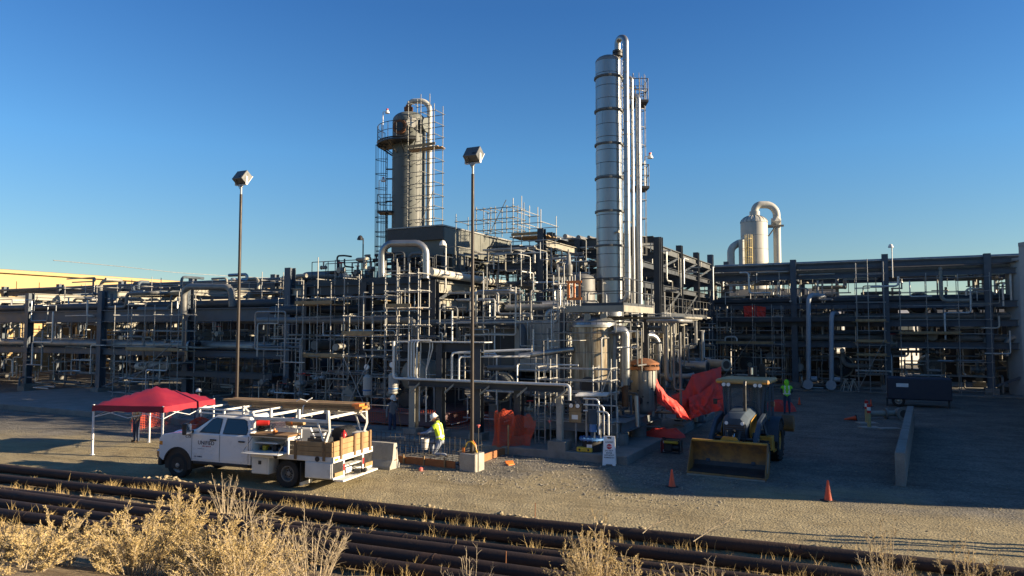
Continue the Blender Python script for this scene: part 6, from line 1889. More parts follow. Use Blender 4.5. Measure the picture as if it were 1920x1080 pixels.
for y in (.62, .46, -.46, -.62):
    m = MB(); m.cyl((-.80, y, cz1 + .02), (-.72, y, cz1 + .02), .065, 12); wl = build(m, 'work_light', M_('lens'), ld_)
for s in (1, -1):
    m = MB(); m.bb(-.772, -.80, s * .68, s * .88, cz1 + .07, cz1 + .13, .01); build(m, 'indicator', M_('amber'), ld_)
m = MB(); m.bb(-1.7, -2.2, -.28, .28, 1.2, 1.35, .04); m.bb(-2.1, -2.25, -.26, .26, 1.35, 2.05, .05); m.bb(-1.75, -2.1, -.2, .2, .98, 1.2); build(m, 'seat', M_('black_rubber'), ld_)
m = MB(); m.tube([(-1.35 + .1 * math.sin(a * .5236), .2 * math.cos(a * .5236), 1.72 + .12 * math.sin(a * .5236)) for a in range(13)], .018, 5, caps=False); m.cyl((-1.1, 0, 1.1), (-1.35, 0, 1.7), .04, 6); build(m, 'steering_wheel', M_('black_paint'), ld_)
for s in (1, -1):
    m = MB()
    A0 = arch(-LWB, .7, .80, 175, 5, 12); A1 = arch(-LWB, .7, .86, 175, 5, 12)
    m.prism(A0 + A1[::-1], s * .62, s * 1.1); m.prism(A1 + [(-LWB + .8, .9), (-LWB - .8, .9)], s * .62, s * .66); build(m, 'rear_fender', M_('loader_grey'), ld_)
    m = MB(); m.bb(-.85, -1.45, s * .5, s * .98, .5, .98, .02); m.bb(-.95, -1.35, s * .98, s * 1.04, .45, .52); build(m, 'tank', M_('loader_yellow'), ld_)
# loader arms and bucket
for s in (1, -1):
    m = MB()
    P = [(-.98, 1.62), (-.85, 1.78), (.1, 1.62), (.85, 1.15), (1.2, .48), (1.32, .36), (1.18, .25), (1.0, .35), (.66, .95), (.05, 1.38), (-.9, 1.52)]
    m.prism(P, s * .66, s * .79); build_bev(m, 'loader_arm', M_('loader_grey'), ld_, .015, 1)
    m = MB(); m.cyl((-.5, s * .6, .95), (.35, s * .6, 1.2), .055, 10); m.cyl((.3, s * .6, 1.18), (.62, s * .6, 1.12), .03, 8); build(m, 'lift_cylinder', M_('black_paint'), ld_)
m = MB(); m.cyl((.15, 0, 1.42), (.75, 0, 1.28), .06, 10); m.cyl((.72, .22, 1.3), (1.12, .16, .62), .045, 10); m.cyl((.72, -.22, 1.3), (1.12, -.16, .62), .045, 10); m.cyl((.65, -.62, 1.05), (.65, .62, 1.05), .06, 8)
build(m, 'tilt_linkage', M_('black_paint'), ld_)
for k, y in enumerate((-.3, -.1, .12, .32)):
    m = MB(); m.tube(fillet([(.3, y, 1.15), (.62, y * 1.3, 1.0 + .06 * k), (.9, y, .95), (1.08, y * .8, .62)], .12), .016, 5); build(m, 'hydraulic_hose', M_('black_rubber'), ld_)
for s in (1, -1):
    for (x, z) in ((.1, 1.5), (.66, 1.05), (1.12, .42), (-.9, 1.65)):
        m = MB(); m.cyl((x, s * .79, z), (x, s * .81, z), .06, 12); build(m, 'pivot_pin', M_('steel_light'), ld_)
m = MB(); m.cyl((.62, .0, 1.2), (1.14, .0, .7), .035, 10); build(m, 'piston_rod', M_('chrome'), ld_)
bk = [(2.02, .03), (2.0, .10), (1.45, .12), (1.30, .22), (1.24, .42), (1.27, .72), (1.46, .98), (1.5, 1.02)]
bo = [(2.02, .0), (1.42, .04), (1.24, .14), (1.17, .42), (1.20, .76), (1.42, 1.04)]
m = MB(); m.prism(bo + bk[::-1], -1.2, 1.2); bkt = build(m, 'bucket', M_('bucket_worn'), ld_, sharp=50)
for s in (1, -1):
    m = MB(); m.prism([(2.04, .0), (1.42, .03), (1.22, .14), (1.16, .42), (1.19, .76), (1.42, 1.05), (1.52, 1.03), (1.72, .62), (1.98, .22)], s * 1.2, s * 1.225); build(m, 'side_plate', M_('bucket_worn'), bkt)
    m = MB(); m.box((1.62, s * 1.235, .5), (.12, .02, .62), ry=-.42); build(m, 'side_cutter', M_('steel_light'), bkt)
wp = [(1.99, .108), (1.45, .13), (1.31, .225), (1.26, .36)]
m = MB(); m.prism(wp + [(x + .012, z + .012) for x, z in wp[::-1]], -1.17, 1.17); build(m, 'wear_plate', M_('dark_iron'), bkt)
m = MB(); m.bb(1.9, 2.12, -1.21, 1.21, .003, .035); build(m, 'cutting_edge', M_('steel_light'), bkt)
m = MB(); m.bb(1.36, 1.5, -1.2, 1.2, 1.02, 1.08, .01); build(m, 'top_lip', M_('loader_yellow'), bkt)
m = MB(); m.prism([(-.3, 1.08), (-.2, 1.2), (.2, 1.2), (.3, 1.08)], 1.3, 1.34, 'x'); m.bb(1.1, 1.2, -.3, -.2, .3, .75); m.bb(1.1, 1.2, .2, .3, .3, .75); build(m, 'spill_guard', M_('loader_yellow'), bkt)
# backhoe boom folded behind, bucket swung to its left
m = MB(); m.prism([(-2.75, .7), (-3.1, .7), (-3.1, 1.5), (-2.95, 2.0), (-2.9, 3.3), (-2.78, 3.3), (-2.72, 1.5)], -.16, .16); build_bev(m, 'boom', M_('black_paint'), ld_, .02, 1)
m = MB(); m.cyl((-2.66, .0, 1.3), (-2.68, 0, 3.0), .07, 10); build(m, 'boom_cylinder', M_('black_paint'), ld_)
m = MB(); m.cyl((-2.68, 0, 2.6), (-2.72, 0, 3.25), .045, 10); build(m, 'piston_rod', M_('chrome'), ld_)
m = MB(); m.prism([(-3.15, 3.2), (-2.95, 3.4), (-3.2, 1.2), (-3.35, 1.2)], .2, .42); build(m, 'dipper_arm', M_('black_paint'), ld_)
m = MB(); m.prism([(-2.75, 1.05), (-2.95, .92), (-3.15, 1.1), (-3.1, 1.4), (-2.9, 1.55), (-2.75, 1.4)], 1.0, 1.42); build_bev(m, 'digging_bucket', M_('bucket_worn'), ld_, .02, 1)
for s in (1, -1):
    m = MB(); m.bb(-2.7, -2.85, s * .7, s * .88, .35, 1.3, .02); m.bb(-2.6, -2.95, s * .6, s * 1.0, .05, .1); m.cyl((-2.78, s * .79, .08), (-2.78, s * .79, .4), .06, 8); build(m, 'stabiliser', M_('loader_yellow'), ld_)

# ================================================================== people
def bone_dist(p, a, b):
    ab = b - a; t = max(0, min(1, (p - a).dot(ab) / max(1e-9, ab.dot(ab))))
    return (p - (a + ab * t)).length
def person(label, loc, rz, J, shirt, trousers, skin='skin', scale=1.0, sleeves=True, boots='boots', group=None):
    """J: joint name -> (x, y, z); faces +y; x is the figure's right when negative"""
    t = thing('person', label, 'person', loc, rz)
    V, E, Rr, seg = [], [], [], []
    ix = {}
    def jt(n, p, r):
        ix[n] = len(V); V.append(Vector(p)); Rr.append(r)
    def link(a, b, mat): E.append((ix[a], ix[b])); seg.append((ix[a], ix[b], mat))
    g = lambda n: Vector(J[n])
    jt('pelvis', g('pelvis'), (.15, .115))
    jt('waist', g('pelvis').lerp(g('chest'), .45), (.145, .11)); jt('chest', g('chest'), (.175, .125)); jt('neckbase', g('chest').lerp(g('neck'), .75), (.10, .085)); jt('neck', g('neck'), (.058, .06))
    hd = g('head')
    jt('jaw', g('neck').lerp(hd, .55), (.068, .08)); jt('head', hd, (.082, .10)); jt('crown', hd + (hd - g('neck')).normalized() * .09, (.06, .075))
    link('pelvis', 'waist', shirt); link('waist', 'chest', shirt); link('chest', 'neckbase', shirt); link('neckbase', 'neck', skin); link('neck', 'jaw', skin); link('jaw', 'head', skin); link('head', 'crown', skin)
    fwd = Vector(J.get('look', (0, 1, 0))).normalized()
    jt('nose', hd + fwd * .125 - Vector((0, 0, .02)), (.016, .02)); link('head', 'nose', skin)
    hands = []
    for s in ('l', 'r'):
        jt('sh' + s, g('sh' + s), (.072, .075)); jt('el' + s, g('el' + s), (.05, .05)); jt('wr' + s, g('wr' + s), (.036, .036))
        d = (g('wr' + s) - g('el' + s)).normalized()
        hdv = Vector(J.get('hand' + s, d)).normalized()
        jt('palm' + s, g('wr' + s) + hdv * .075, (.042, .026))
        link('chest', 'sh' + s, shirt); link('sh' + s, 'el' + s, shirt); link('el' + s, 'wr' + s, shirt if sleeves else skin); link('wr' + s, 'palm' + s, skin)
        jt('hip' + s, g('hip' + s), (.10, .105)); jt('kn' + s, g('kn' + s), (.068, .07)); jt('an' + s, g('an' + s), (.05, .055)); 
        td = Vector(J.get('toe' + s, (0, 1, -.25))).normalized()
        jt('toe' + s, g('an' + s) + td * .17 , (.045, .04))
        link('pelvis', 'hip' + s, trousers); link('hip' + s, 'kn' + s, trousers); link('kn' + s, 'an' + s, trousers); link('an' + s, 'toe' + s, boots)
        hands.append((s, g('wr' + s) + hdv * .075, hdv))
    roots = [ix['pelvis']]
    for s, pc, hv in hands:
        side = hv.cross(Vector((0, 1, 0) if abs(hv.y) < .8 else (1, 0, 0))).normalized()
        nrm = hv.cross(side)
        for k in range(5):
            n = 'f%s%d' % (s, k)
            if k == 4:
                p0 = pc - hv * .03 + side * .02; p1 = pc + side * .055 + hv * .0; p2 = pc + side * .062 + hv * .035
            else:
                o_ = side * (.027 - .018 * k); L = (.062, .07, .066, .052)[k]
                p0 = pc + o_ * .8; p1 = pc + o_ + hv * (.03 + L * .5) + nrm * .006; p2 = pc + o_ + hv * (.03 + L) + nrm * .026
            for q, (p, r) in enumerate(((p0, .011), (p1, .0095), (p2, .008))): jt(n + str(q), p, (r, r))
            link(n + '0', n + '1', skin); link(n + '1', n + '2', skin)
            roots.append(ix[n + '0'])
    me = bpy.data.meshes.new('body_skeleton')
    me.from_pydata([tuple(v) for v in V], E, []); me.update()
    ob = bpy.data.objects.new('body_skeleton', me); COL.objects.link(ob)
    md = ob.modifiers.new('skin', 'SKIN'); md.use_smooth_shade = True; md.branch_smoothing = .6
    sv = me.skin_vertices[0].data
    for k, r in enumerate(Rr):
        sv[k].radius = r; sv[k].use_root = k in roots
    ss = ob.modifiers.new('sub', 'SUBSURF'); ss.levels = 2; ss.render_levels = 2
    dg = bpy.context.evaluated_depsgraph_get(); dg.update()
    out = bpy.data.meshes.new_from_object(ob.evaluated_get(dg))
    bpy.data.objects.remove(ob, do_unlink=True)
    out.materials.clear()
    names = []
    for a, b, mt in seg:
        if mt not in names: names.append(mt)
    for n in names: out.materials.append(M_(n))
    belt = V[ix['pelvis']].z + .03
    idx, tors = [], []
    for p in out.polygons:
        c = p.center
        best = min(seg, key=lambda q: bone_dist(c, V[q[0]], V[q[1]]) / (sum(Rr[q[0]]) + sum(Rr[q[1]])))
        mt = best[2]
        if mt == shirt and best[0] == ix['pelvis'] and (c - V[ix['pelvis']]).dot(V[ix['waist']] - V[ix['pelvis']]) < .0: mt = trousers
        idx.append(names.index(mt))
        if mt == shirt and best[0] in (ix['pelvis'], ix['waist'], ix['chest']): tors.append(p.index)
        elif mt == shirt and best[0] in (ix['shl'], ix['shr']) and bone_dist(c, V[best[0]], V[best[0]]) < .10: tors.append(p.index)
    out.polygons.foreach_set('material_index', idx)
    out.polygons.foreach_set('use_smooth', [True] * len(out.polygons))
    out.name = 'body'
    part('body', out, t)
    return t, out, tors, {n: V[i] for n, i in ix.items()}
def vest(t, body, tors, mat, J, off=.022):
    keep = {}
    vs2, fs, mi = [], [], []
    z0 = min(body.vertices[v].co.z for p in tors for v in body.polygons[p].vertices)
    z1 = max(body.vertices[v].co.z for p in tors for v in body.polygons[p].vertices)
    for p in tors:
        f = []
        for v in body.polygons[p].vertices:
            if v not in keep:
                keep[v] = len(vs2); c = body.vertices[v]; vs2.append(tuple(c.co + c.normal * off))
            f.append(keep[v])
        fs.append(f)
        c = body.polygons[p].center
        fz = (c.z - z0) / (z1 - z0)
        mi.append(1 if (.22 < fz < .31 or (fz > .34 and .07 < abs(c.x) < .115)) else 0)
    m = MB(); m.v, m.f, m.mi = vs2, fs, mi
    return build(m, 'safety_vest', [M_(mat), M_('reflective')], t, sharp=180)
def helmet(t, V, tilt=(0, 0), mat='helmet'):
    h = V['head']; up_ = (V['crown'] - V['neck']).normalized()
    Q = Vector((0, 0, 1)).rotation_difference(up_).to_matrix().to_4x4()
    T = Matrix.Translation(h + up_ * .035) @ Q
    m = MB(); m.lathe([(.118, 0), (.125, .02), (.122, .07), (.1, .125), (.06, .155), (.001, .162)], 20, M=T)
    m.lathe([(.118, 0), (.145, -.008), (.145, .004), (.12, .014)], 20, M=T)
    m.box((0, .145, .0), (.16, .10, .012), .004, M=T, rx=-.15); m.box((0, 0, .15), (.03, .2, .03), .01, M=T)
    return build(m, 'hard_hat', M_(mat), t, sharp=60)
def glasses(t, V, look):
    f = Vector(look).normalized(); h = V['head']; s = f.cross(Vector((0, 0, 1))).normalized()
    m = MB()
    for q in (-1, 1): m.ico(h + f * .098 + s * .036 * q + Vector((0, 0, .012)), .03)
    return build(m, 'sunglasses', M_('black_paint'), t)
def heading(px0, py0):  # rotate so local +y faces this world direction
    pass
STAND = dict(pelvis=(0, 0, .96), chest=(0, .0, 1.33), neck=(0, .0, 1.50), head=(0, .02, 1.63), shl=(.185, 0, 1.42), shr=(-.185, 0, 1.42), ell=(.26, -.03, 1.14), elr=(-.26, -.03, 1.14), wrl=(.28, .06, .90), wrr=(-.28, .06, .90), hipl=(.10, 0, .90), hipr=(-.10, 0, .90), knl=(.11, .02, .50), knr=(-.11, .02, .50), anl=(.12, -.02, .075), anr=(-.12, -.02, .075))
# worker in grey shirt: faces right and a little towards us, head bent
J = dict(STAND); J.update(head=(0, .05, 1.62), look=(0, 1, -.35), elr=(-.27, -.10, 1.16), wrr=(-.2, .14, 1.10), wrl=(.3, .05, .88))
p = G(735, 818)
t, b, tt, V = person('worker in a grey shirt and jeans with a white hard hat standing behind the barrier', (p.x, p.y, .0), rad(-140), J, 'shirt_grey', 'denim', 'skin_dark')
helmet(t, V); glasses(t, V, (0, 1, -.1))
m = MB(); m.cyl((-.2, .16, 1.14), (-.34, .3, .05), .014, 6); build(m, 'stick', M_('timber'), t)
# kneeling worker: back to us, facing left
J = dict(pelvis=(0, -.08, .52), chest=(0, .02, .92), neck=(0, .05, 1.09), head=(0, .13, 1.21), shl=(.19, .03, 1.01), shr=(-.19, .03, 1.01), ell=(.24, .32, .78), elr=(-.24, .32, .78), wrl=(.14, .55, .72), wrr=(-.14, .55, .74), hipl=(.10, -.10, .47), hipr=(-.10, -.10, .47), knl=(.14, .30, .44), knr=(-.13, .12, .08), anl=(.14, .26, .075), anr=(-.13, -.32, .09), toer=(0, -.3, -.6), look=(0, 1, -.6))
p = G(822, 856)
t, b, tt, V = person('kneeling worker in a yellow vest and white hard hat inside the rebar form', (p.x, p.y, .02), rad(72), J, 'shirt_blue', 'denim_pale')
t.scale = (1.16, 1.12, 1.12)
helmet(t, V); vest(t, b, tt, 'hi_vis', V, .03)
m = MB(); m.ico(V['head'] + Vector((0, -.09, -.02)), .075); build(m, 'hair', M_('hair'), t)
# worker in green vest and hood at the back of the yard, back to us
J = dict(STAND); J.update(head=(0, .03, 1.62), ell=(.27, .05, 1.16), wrl=(.2, .28, 1.08), elr=(-.27, .05, 1.16), wrr=(-.2, .28, 1.08))
p = G(1476, 776)
t, b, tt, V = person('worker in a lime vest and lime hood standing at the back of the yard', (p.x, p.y, 0), rad(-14), J, 'loader_grey', 'denim')
vest(t, b, tt, 'hi_vis_green', V, .045); t.scale = (1.08, 1.08, 1.04)
m = MB(); m.lathe([(.001, .32), (.07, .30), (.115, .23), (.128, .14), (.115, .06), (.10, 0), (.12, -.05)], 16, c=V['neck'] + Vector((0, .01, 0))); hm = m.mesh('hood', M_('hi_vis_green'), 180)
part('hood', hm, t)
# man in plaid shirt at the left under the canopy
pl = bpy.data.materials.new('plaid'); pl.use_nodes = True
nt = pl.node_tree; B = nt.nodes['Principled BSDF']; B.inputs['Roughness'].default_value = .85
tco = nt.nodes.new('ShaderNodeTexCoord')
def wv(dirn, sc):
    w_ = nt.nodes.new('ShaderNodeTexWave'); w_.bands_direction = dirn; w_.inputs['Scale'].default_value = sc; nt.links.new(tco.outputs['Object'], w_.inputs[0]); return w_.outputs[1]
c1 = nmix(nmap(wv('X', 2.6), .62, .72, 0, .7), (.62, .52, .36), (.14, .09, .06))
c1 = nmix(nmap(wv('Z', 2.6), .62, .72, 0, .7), c1, (.16, .10, .07))
nt.links.new(c1, B.inputs['Base Color']); MT['plaid'] = pl
J = dict(STAND); J.update(elr=(-.25, -.02, 1.14), wrr=(-.24, .12, .95))
p = G(255, 829)
t, b, tt, V = person('man in a plaid shirt and jeans standing under the edge of the red canopy', (p.x, p.y, 0), rad(150), J, 'plaid', 'denim', 'skin')
m = MB(); m.ico(V['head'] + Vector((0, -.02, .05)), .115, sq=(1, 1.1, .9)); build(m, 'cap', M_('timber_dark'), t)
# person in dark jeans under the canopy, mostly hidden
J = dict(STAND)
p = G(371, 800)
t, b, tt, V = person('person in dark blue clothes standing in the shade behind the red canopy', (p.x, p.y, 0), rad(30), J, 'letter_dark', 'denim', 'skin_dark')
helmet(t, V)

# ================================================================== canopy
c_r, c_f = at(403, 747, 29.6), at(306, 763, 27.0)
ez = 1.86
c_r = G(403, 748, ez); c_f = G(306, 763, ez)
ed = (c_r - c_f); ed.z = 0; S_ = ed.length; ed.normalize()
pd = Vector((-ed.y, ed.x, 0))           # to the left
ca = thing('canopy_tent', 'red pop up canopy tent with white legs at the left edge of the yard', 'canopy', (c_f.x, c_f.y, 0), math.atan2(ed.y, ed.x))
N = 12
m = MB(); V_, F_ = [], []
H_ = .62
for i in range(N + 1):
    for j in range(N + 1):
        a, b = i / N, j / N
        e = min(a, 1 - a, b, 1 - b) * 2
        z = ez + H_ * (e ** .85) - .04 * math.sin(PI * max(0, 1 - e)) * abs(math.sin(PI * (a if min(b, 1 - b) < min(a, 1 - a) else b)))
        z += .018 * nz(a * 6, b * 6, 1.0, 5)
        V_.append((a * S_, b * S_, z))
for i in range(N):
    for j in range(N):
        F_.append([i * (N + 1) + j, (i + 1) * (N + 1) + j, (i + 1) * (N + 1) + j + 1, i * (N + 1) + j + 1])
m.add(V_, F_)
k0 = len(m.v)
rim_ = [(i / N, 0) for i in range(N)] + [(1, j / N) for j in range(N)] + [(1 - i / N, 1) for i in range(N)] + [(0, 1 - j / N) for j in range(N)]
for (a, b) in rim_: m.v.append((a * S_, b * S_, ez + .012 * nz(a * 9, b * 9, 1, 1)))
for (a, b) in rim_: m.v.append((a * S_ + (.015 if a == 1 else -.015 if a == 0 else 0), b * S_ + (.015 if b == 1 else -.015 if b == 0 else 0), ez - .22 + .02 * math.sin(a * 17 + b * 23)))
L_ = len(rim_)
for k in range(L_):
    q = (k + 1) % L_
    m.f.append([k0 + k, k0 + L_ + k, k0 + L_ + q, k0 + q]); m.mi.append(0)
build(m, 'cover', M_('canopy_red'), ca, sharp=50)
for (a, b) in ((.01, .01), (.99, .01), (.01, .99), (.99, .99)):
    m = MB(); m.bb(a * S_ - .03, a * S_ + .03, b * S_ - .03, b * S_ + .03, 0, ez + .02, .004); m.bb(a * S_ - .06, a * S_ + .06, b * S_ - .06, b * S_ + .06, .0, .02); build(m, 'leg', M_('sign_white'), ca)
for k in range(4):
    a = [(.01, .01), (.99, .01), (.99, .99), (.01, .99)]
    (x0, y0), (x1, y1) = a[k], a[(k + 1) % 4]
    m = MB(); xm, ym = (x0 + x1) / 2, (y0 + y1) / 2
    m.cyl((x0 * S_, y0 * S_, ez - .1), (xm * S_, ym * S_, ez - .45), .014, 5); m.cyl((x1 * S_, y1 * S_, ez - .1), (xm * S_, ym * S_, ez - .45), .014, 5)
    m.cyl((x0 * S_, y0 * S_, ez - .45), (xm * S_, ym * S_, ez - .1), .014, 5); m.cyl((x1 * S_, y1 * S_, ez - .45), (xm * S_, ym * S_, ez - .1), .014, 5)
    build(m, 'scissor_strut', M_('sign_white'), ca)

# ================================================================== light poles
def light_pole(label, base, h, block, lean=0.0):
    t = thing('light_pole', label, 'light pole', base, PLANT)
    m = MB(); m.cyl((0, 0, block), (0, 0, h - .45), .065, 16, .055); build(m, 'pole', M_('timber_dark' if False else 'dark_pole'), t)
    m = MB(); m.cyl((0, 0, h - .45), (0, 0, h - .12), .04, 12); m.cyl((0, 0, h - .16), (0, 0, h - .06), .07, 12); build(m, 'slip_fitter', M_('galvanised'), t)
    m = MB(); m.bb(-.16, .16, -.16, .16, block, block + .03); 
    for a in (-.12, .12):
        for c in (-.12, .12): m.cyl((a, c, block), (a, c, block + .09), .014, 6)
    build(m, 'base_plate', M_('dark_pole'), t)
    m = MB(); m.bb(-.31, .31, -.31, .31, -.1, block, .02); build(m, 'concrete_base', M_('concrete_pale'), t)
    m = MB(); 
    for s in (-1, 1): m.bb(s * .29 - .012, s * .29 + .012, -.05, .05, h - .08, h + .25)
    m.bb(-.30, .30, -.03, .03, h - .085, h - .06); build(m, 'yoke', M_('utility_white'), t)
    T = Matrix.Translation((0, .03, h + .22)) @ Matrix.Rotation(rad(-38), 4, 'X')
    m = MB(); m.box((0, 0, 0), (.54, .34, .46), .012, M=T); hd = build(m, 'lamp_head', M_('lamp_housing'), t)
    m = MB(); m.box((0, .185, 0), (.57, .03, .5), .008, M=T); build(m, 'lens_frame', M_('utility_white'), hd)
    m = MB(); m.box((0, .203, 0), (.5, .006, .42), M=T); build(m, 'lens', M_('lens'), hd)
    m = MB(); m.box((.14, -.172, -.12), (.14, .006, .09), M=T); build(m, 'ballast_cover', M_('dark_iron'), hd)
    m = MB(); m.tube(fillet([T @ Vector((-.05, -.17, -.2)), Vector((-.1, -.1, h - .05)), Vector((-.0, -.06, h - .25))], .05), .012, 5); build(m, 'cable', M_('black_paint'), t)
    return t
material('dark_pole', (.028, .021, .017), .5, .1, .2, 2, .03, 30, (.04, .03, .023), .6)
material('lamp_housing', (.12, .125, .125), .45, .3, .12, 6)
b2 = G(876, 884)
b2c = b2 + BX * .31
light_pole('dark light pole with a square floodlight on a concrete block in front of the plant', (b2c.x, b2c.y, 0), at(882, 302, b2c.y).z, .57)
hh = at(882, 302, b2c.y).z
Z1 = FPX * (hh - CAM_H) / (HORIZON - 341)
q = at(447, 600, Z1)
light_pole('dark light pole with a square floodlight rising behind the white truck', (q.x, q.y, 0), hh, .4)

# ================================================================== barrier, sign, cones, bollards and other yard things
def jersey(label, p0, d, L):
    t = thing('concrete_barrier', label, 'barrier', (p0.x, p0.y, 0), math.atan2(d.y, d.x))
    prof = [(-.30, 0), (.30, 0), (.30, .09), (.16, .30), (.09, .86), (-.09, .86), (-.16, .30), (-.30, .09)]
    m = MB(); m.prism(prof, 0, L, 'x'); build_bev(m, 'body', M_('concrete_pale'), t, .015, 2, 15)
    m = MB(); m.tube(fillet([(L * .5 - .12, 0, .86), (L * .5 - .12, 0, .93), (L * .5 + .12, 0, .93), (L * .5 + .12, 0, .86)], .04), .012, 5); m.tube([(0, 0, .3), (-.04, .05, .3), (-.04, -.05, .3), (0, 0, .3)], .012, 5); build(m, 'lifting_loop', M_('rust'), t)
    return t
pe = G(741, 879)
dd = -AX
jersey('pale concrete barrier with a sunlit end between the truck and the rebar form', pe, dd, 3.6)
jersey('pale concrete barrier hidden behind the bed of the white truck', pe + dd * 3.75 + BX * .25, dd, 3.6)
for k in range(2):
    jersey(('pale concrete barrier block under the canopy beside the person in dark blue', 'pale concrete barrier block under the canopy at the left')[k], G(378 - k * 48, 795) + BX * .3, dd, 1.0)

def frame_sign():
    p = G(1142, 873)
    t = thing('sandwich_board', 'white folding stop sign board standing on the gravel before the slab', 'sign', (p.x, p.y, 0), rad(-13))
    Wd, Hh = .46, 1.0
    for s in (1, -1):
        T = Matrix.Translation((0, .17 - s * .17, 0)) @ Matrix.Rotation(-s * .175, 4, 'X') @ Matrix.Scale(1, 4)
        P = [(-Wd / 2, 0), (-Wd * .27, 0), (-Wd * .22, .045), (Wd * .22, .045), (Wd * .27, 0), (Wd / 2, 0), (Wd * .42, Hh), (Wd * .16, Hh), (Wd * .16, Hh - .10), (-Wd * .16, Hh - .10), (-Wd * .16, Hh), (-Wd * .42, Hh)]
        m = MB(); m.prism(P, -.018, .018, 'y', T); pn = build(m, 'panel', M_('sign_white'), t)
        m = MB(); m.bb(-Wd * .16, Wd * .16, -.015, .015, Hh - .03, Hh, M=T); build(m, 'handle', M_('sign_white'), pn)
        if s == 1:
            F = T @ Matrix.Translation((0, -.0195, 0)) @ RX90
            m = MB(); m.prism([(.095 * math.cos(PI / 8 + k * PI / 4), .095 * math.sin(PI / 8 + k * PI / 4)) for k in range(8)], 0, .002, 'z', F @ Matrix.Translation((0, .64, 0))); build(m, 'stop_symbol', M_('sign_red'), pn)
            text_part('STOP', .072, 'sign_white', pn, F @ Matrix.Translation((0, .64, .003)), ext=.001)
            text_part('UNIFIED', .075, 'letter_dark', pn, F @ Matrix.Translation((0, .79, .001)), .2, ext=.001)
            for k, (w_, sz) in enumerate((('DO NOT', .072), ('ENTER', .072), ('WITHOUT', .072), ('PERMISSION', .066))):
                text_part(w_, sz, 'letter_dark', pn, F @ Matrix.Translation((0, .50 - k * .078, .001)), ext=.001)
    m = MB(); m.cyl((-.12, .17, .55), (.12, .17, .55), .008, 5); build(m, 'spreader', M_('dark_iron'), t)
frame_sign()
def cone(label, p, h, lying=0):
    t = thing('traffic_cone', label, 'cone', (p.x, p.y, ground_z(p.x, p.y) if p.y < 34 else 0), .4)
    k = h / .7
    m = MB(); m.bb(-.19 * k, .19 * k, -.19 * k, .19 * k, 0, .035 * k, .012 * k); build(m, 'base', M_('black_rubber'), t)
    m = MB(); m.lathe([(.14 * k, .035 * k), (.13 * k, .06 * k), (.032 * k, h - .01), (.02 * k, h), (.001, h)], 20); build(m, 'body', M_('cone_orange'), t, sharp=50)
    if lying:
        t.rotation_euler = (0, PI / 2 + .14, lying); t.location.z += .17 * k
    return t
cone('orange traffic cone in front of the loader bucket, between bucket and road', G(1260, 913), .52)
cone('orange traffic cone on the shaded gravel right of the loader nearest the camera', G(1553, 939), .56)
cone('small red orange cone behind the worker in lime at the back of the yard', G(1499, 759), .46)
cone('red orange cone standing behind the two bollards', G(1624, 765), .5)
cone('red cone lying tipped over in front of the bollards', G(1606, 789), .6, 2.9)
cone('red orange cone standing in front of the dark trailer at the right', G(1633, 762), .42)
def bollard(label, p, h):
    t = thing('bollard', label, 'bollard', (p.x, p.y, 0))
    m = MB(); m.cyl((0, 0, 0), (0, 0, h), .085, 16); build(m, 'post', M_('bollard'), t)
    m = MB(); m.lathe([(.088, h - .42), (.088, h - .30)], 16); m.lathe([(.088, h - .14), (.088, h + .003), (.001, h + .02)], 16); build(m, 'red_band', M_('red_paint'), t)
    m = MB(); m.lathe([(.088, h - .3), (.087, h - .14)], 16); build(m, 'white_band', M_('reflective'), t)
    m = MB(); m.bb(-.45, .45, -.3, .3, -.05, .045, .01); build(m, 'footing', M_('concrete_pale'), t)
bollard('yellow bollard with red and white bands, the nearer of the pair', G(1630, 802), 1.12)
bollard('yellow bollard with red and white bands, the one behind', G(1635, 796) + Vector((0, .5, 0)), 1.12)
m = MB(); m.bb(-.5, .5, -.25, .25, -.05, .05, .01); solo(m, 'concrete_footing', M_('concrete_pale'), 'flat pale concrete footing right of the bollards', 'footing', G(1666, 804))
# pipe spool pieces right of the bollards
q = G(1650, 785)
t = thing('pipe_spool', 'dark flanged pipe spool lying on the ground right of the bollards', 'pipe', (q.x, q.y, 0), -.1)
m = MB(); m.cyl((-.6, 0, .25), (1.4, 0, .3), .15, 14); build(m, 'shell', M_('steel_light'), t)
for x in (-.6, .3, 1.35): 
    m = MB(); m.cyl((x - .05, 0, .27), (x + .05, 0, .27), .28, 18); build(m, 'flange', M_('pipe_grey'), t)
m = MB(); m.cyl((1.0, -.45, .32), (1.0, .1, .32), .26, 16); m.cyl((1.0, -.5, .32), (1.0, -.44, .32), .36, 18); build(m, 'side_branch', M_('pipe_grey'), t)
m = MB(); m.cyl((1.0, -.502, .32), (1.0, -.506, .32), .2, 16); build(m, 'opening', M_('black_paint'), t)
# dark trailer at the right
q = G(1664, 762)
t = thing('equipment_trailer', 'dark box trailer with a white label plate at the right end of the yard', 'trailer', (q.x, q.y, 0), PLANT)
m = MB(); m.bb(0, 3.4, .0, 1.8, .45, 1.75, .06); build(m, 'box', M_('letter_dark'), t)
m = MB(); m.bb(.5, 1.15, -.012, 0, 1.2, 1.42); build(m, 'label_plate', M_('sign_white'), t)
wheel(t, .6, .2, .36, .22, -1, .2); wheel(t, .6, 1.6, .36, .22, 1, .2)
m = MB(); m.bb(-.05, .05, .3, .5, .0, .5); m.bb(3.2, 3.3, .3, .5, 0, .5); build(m, 'prop_leg', M_('dark_iron'), t)
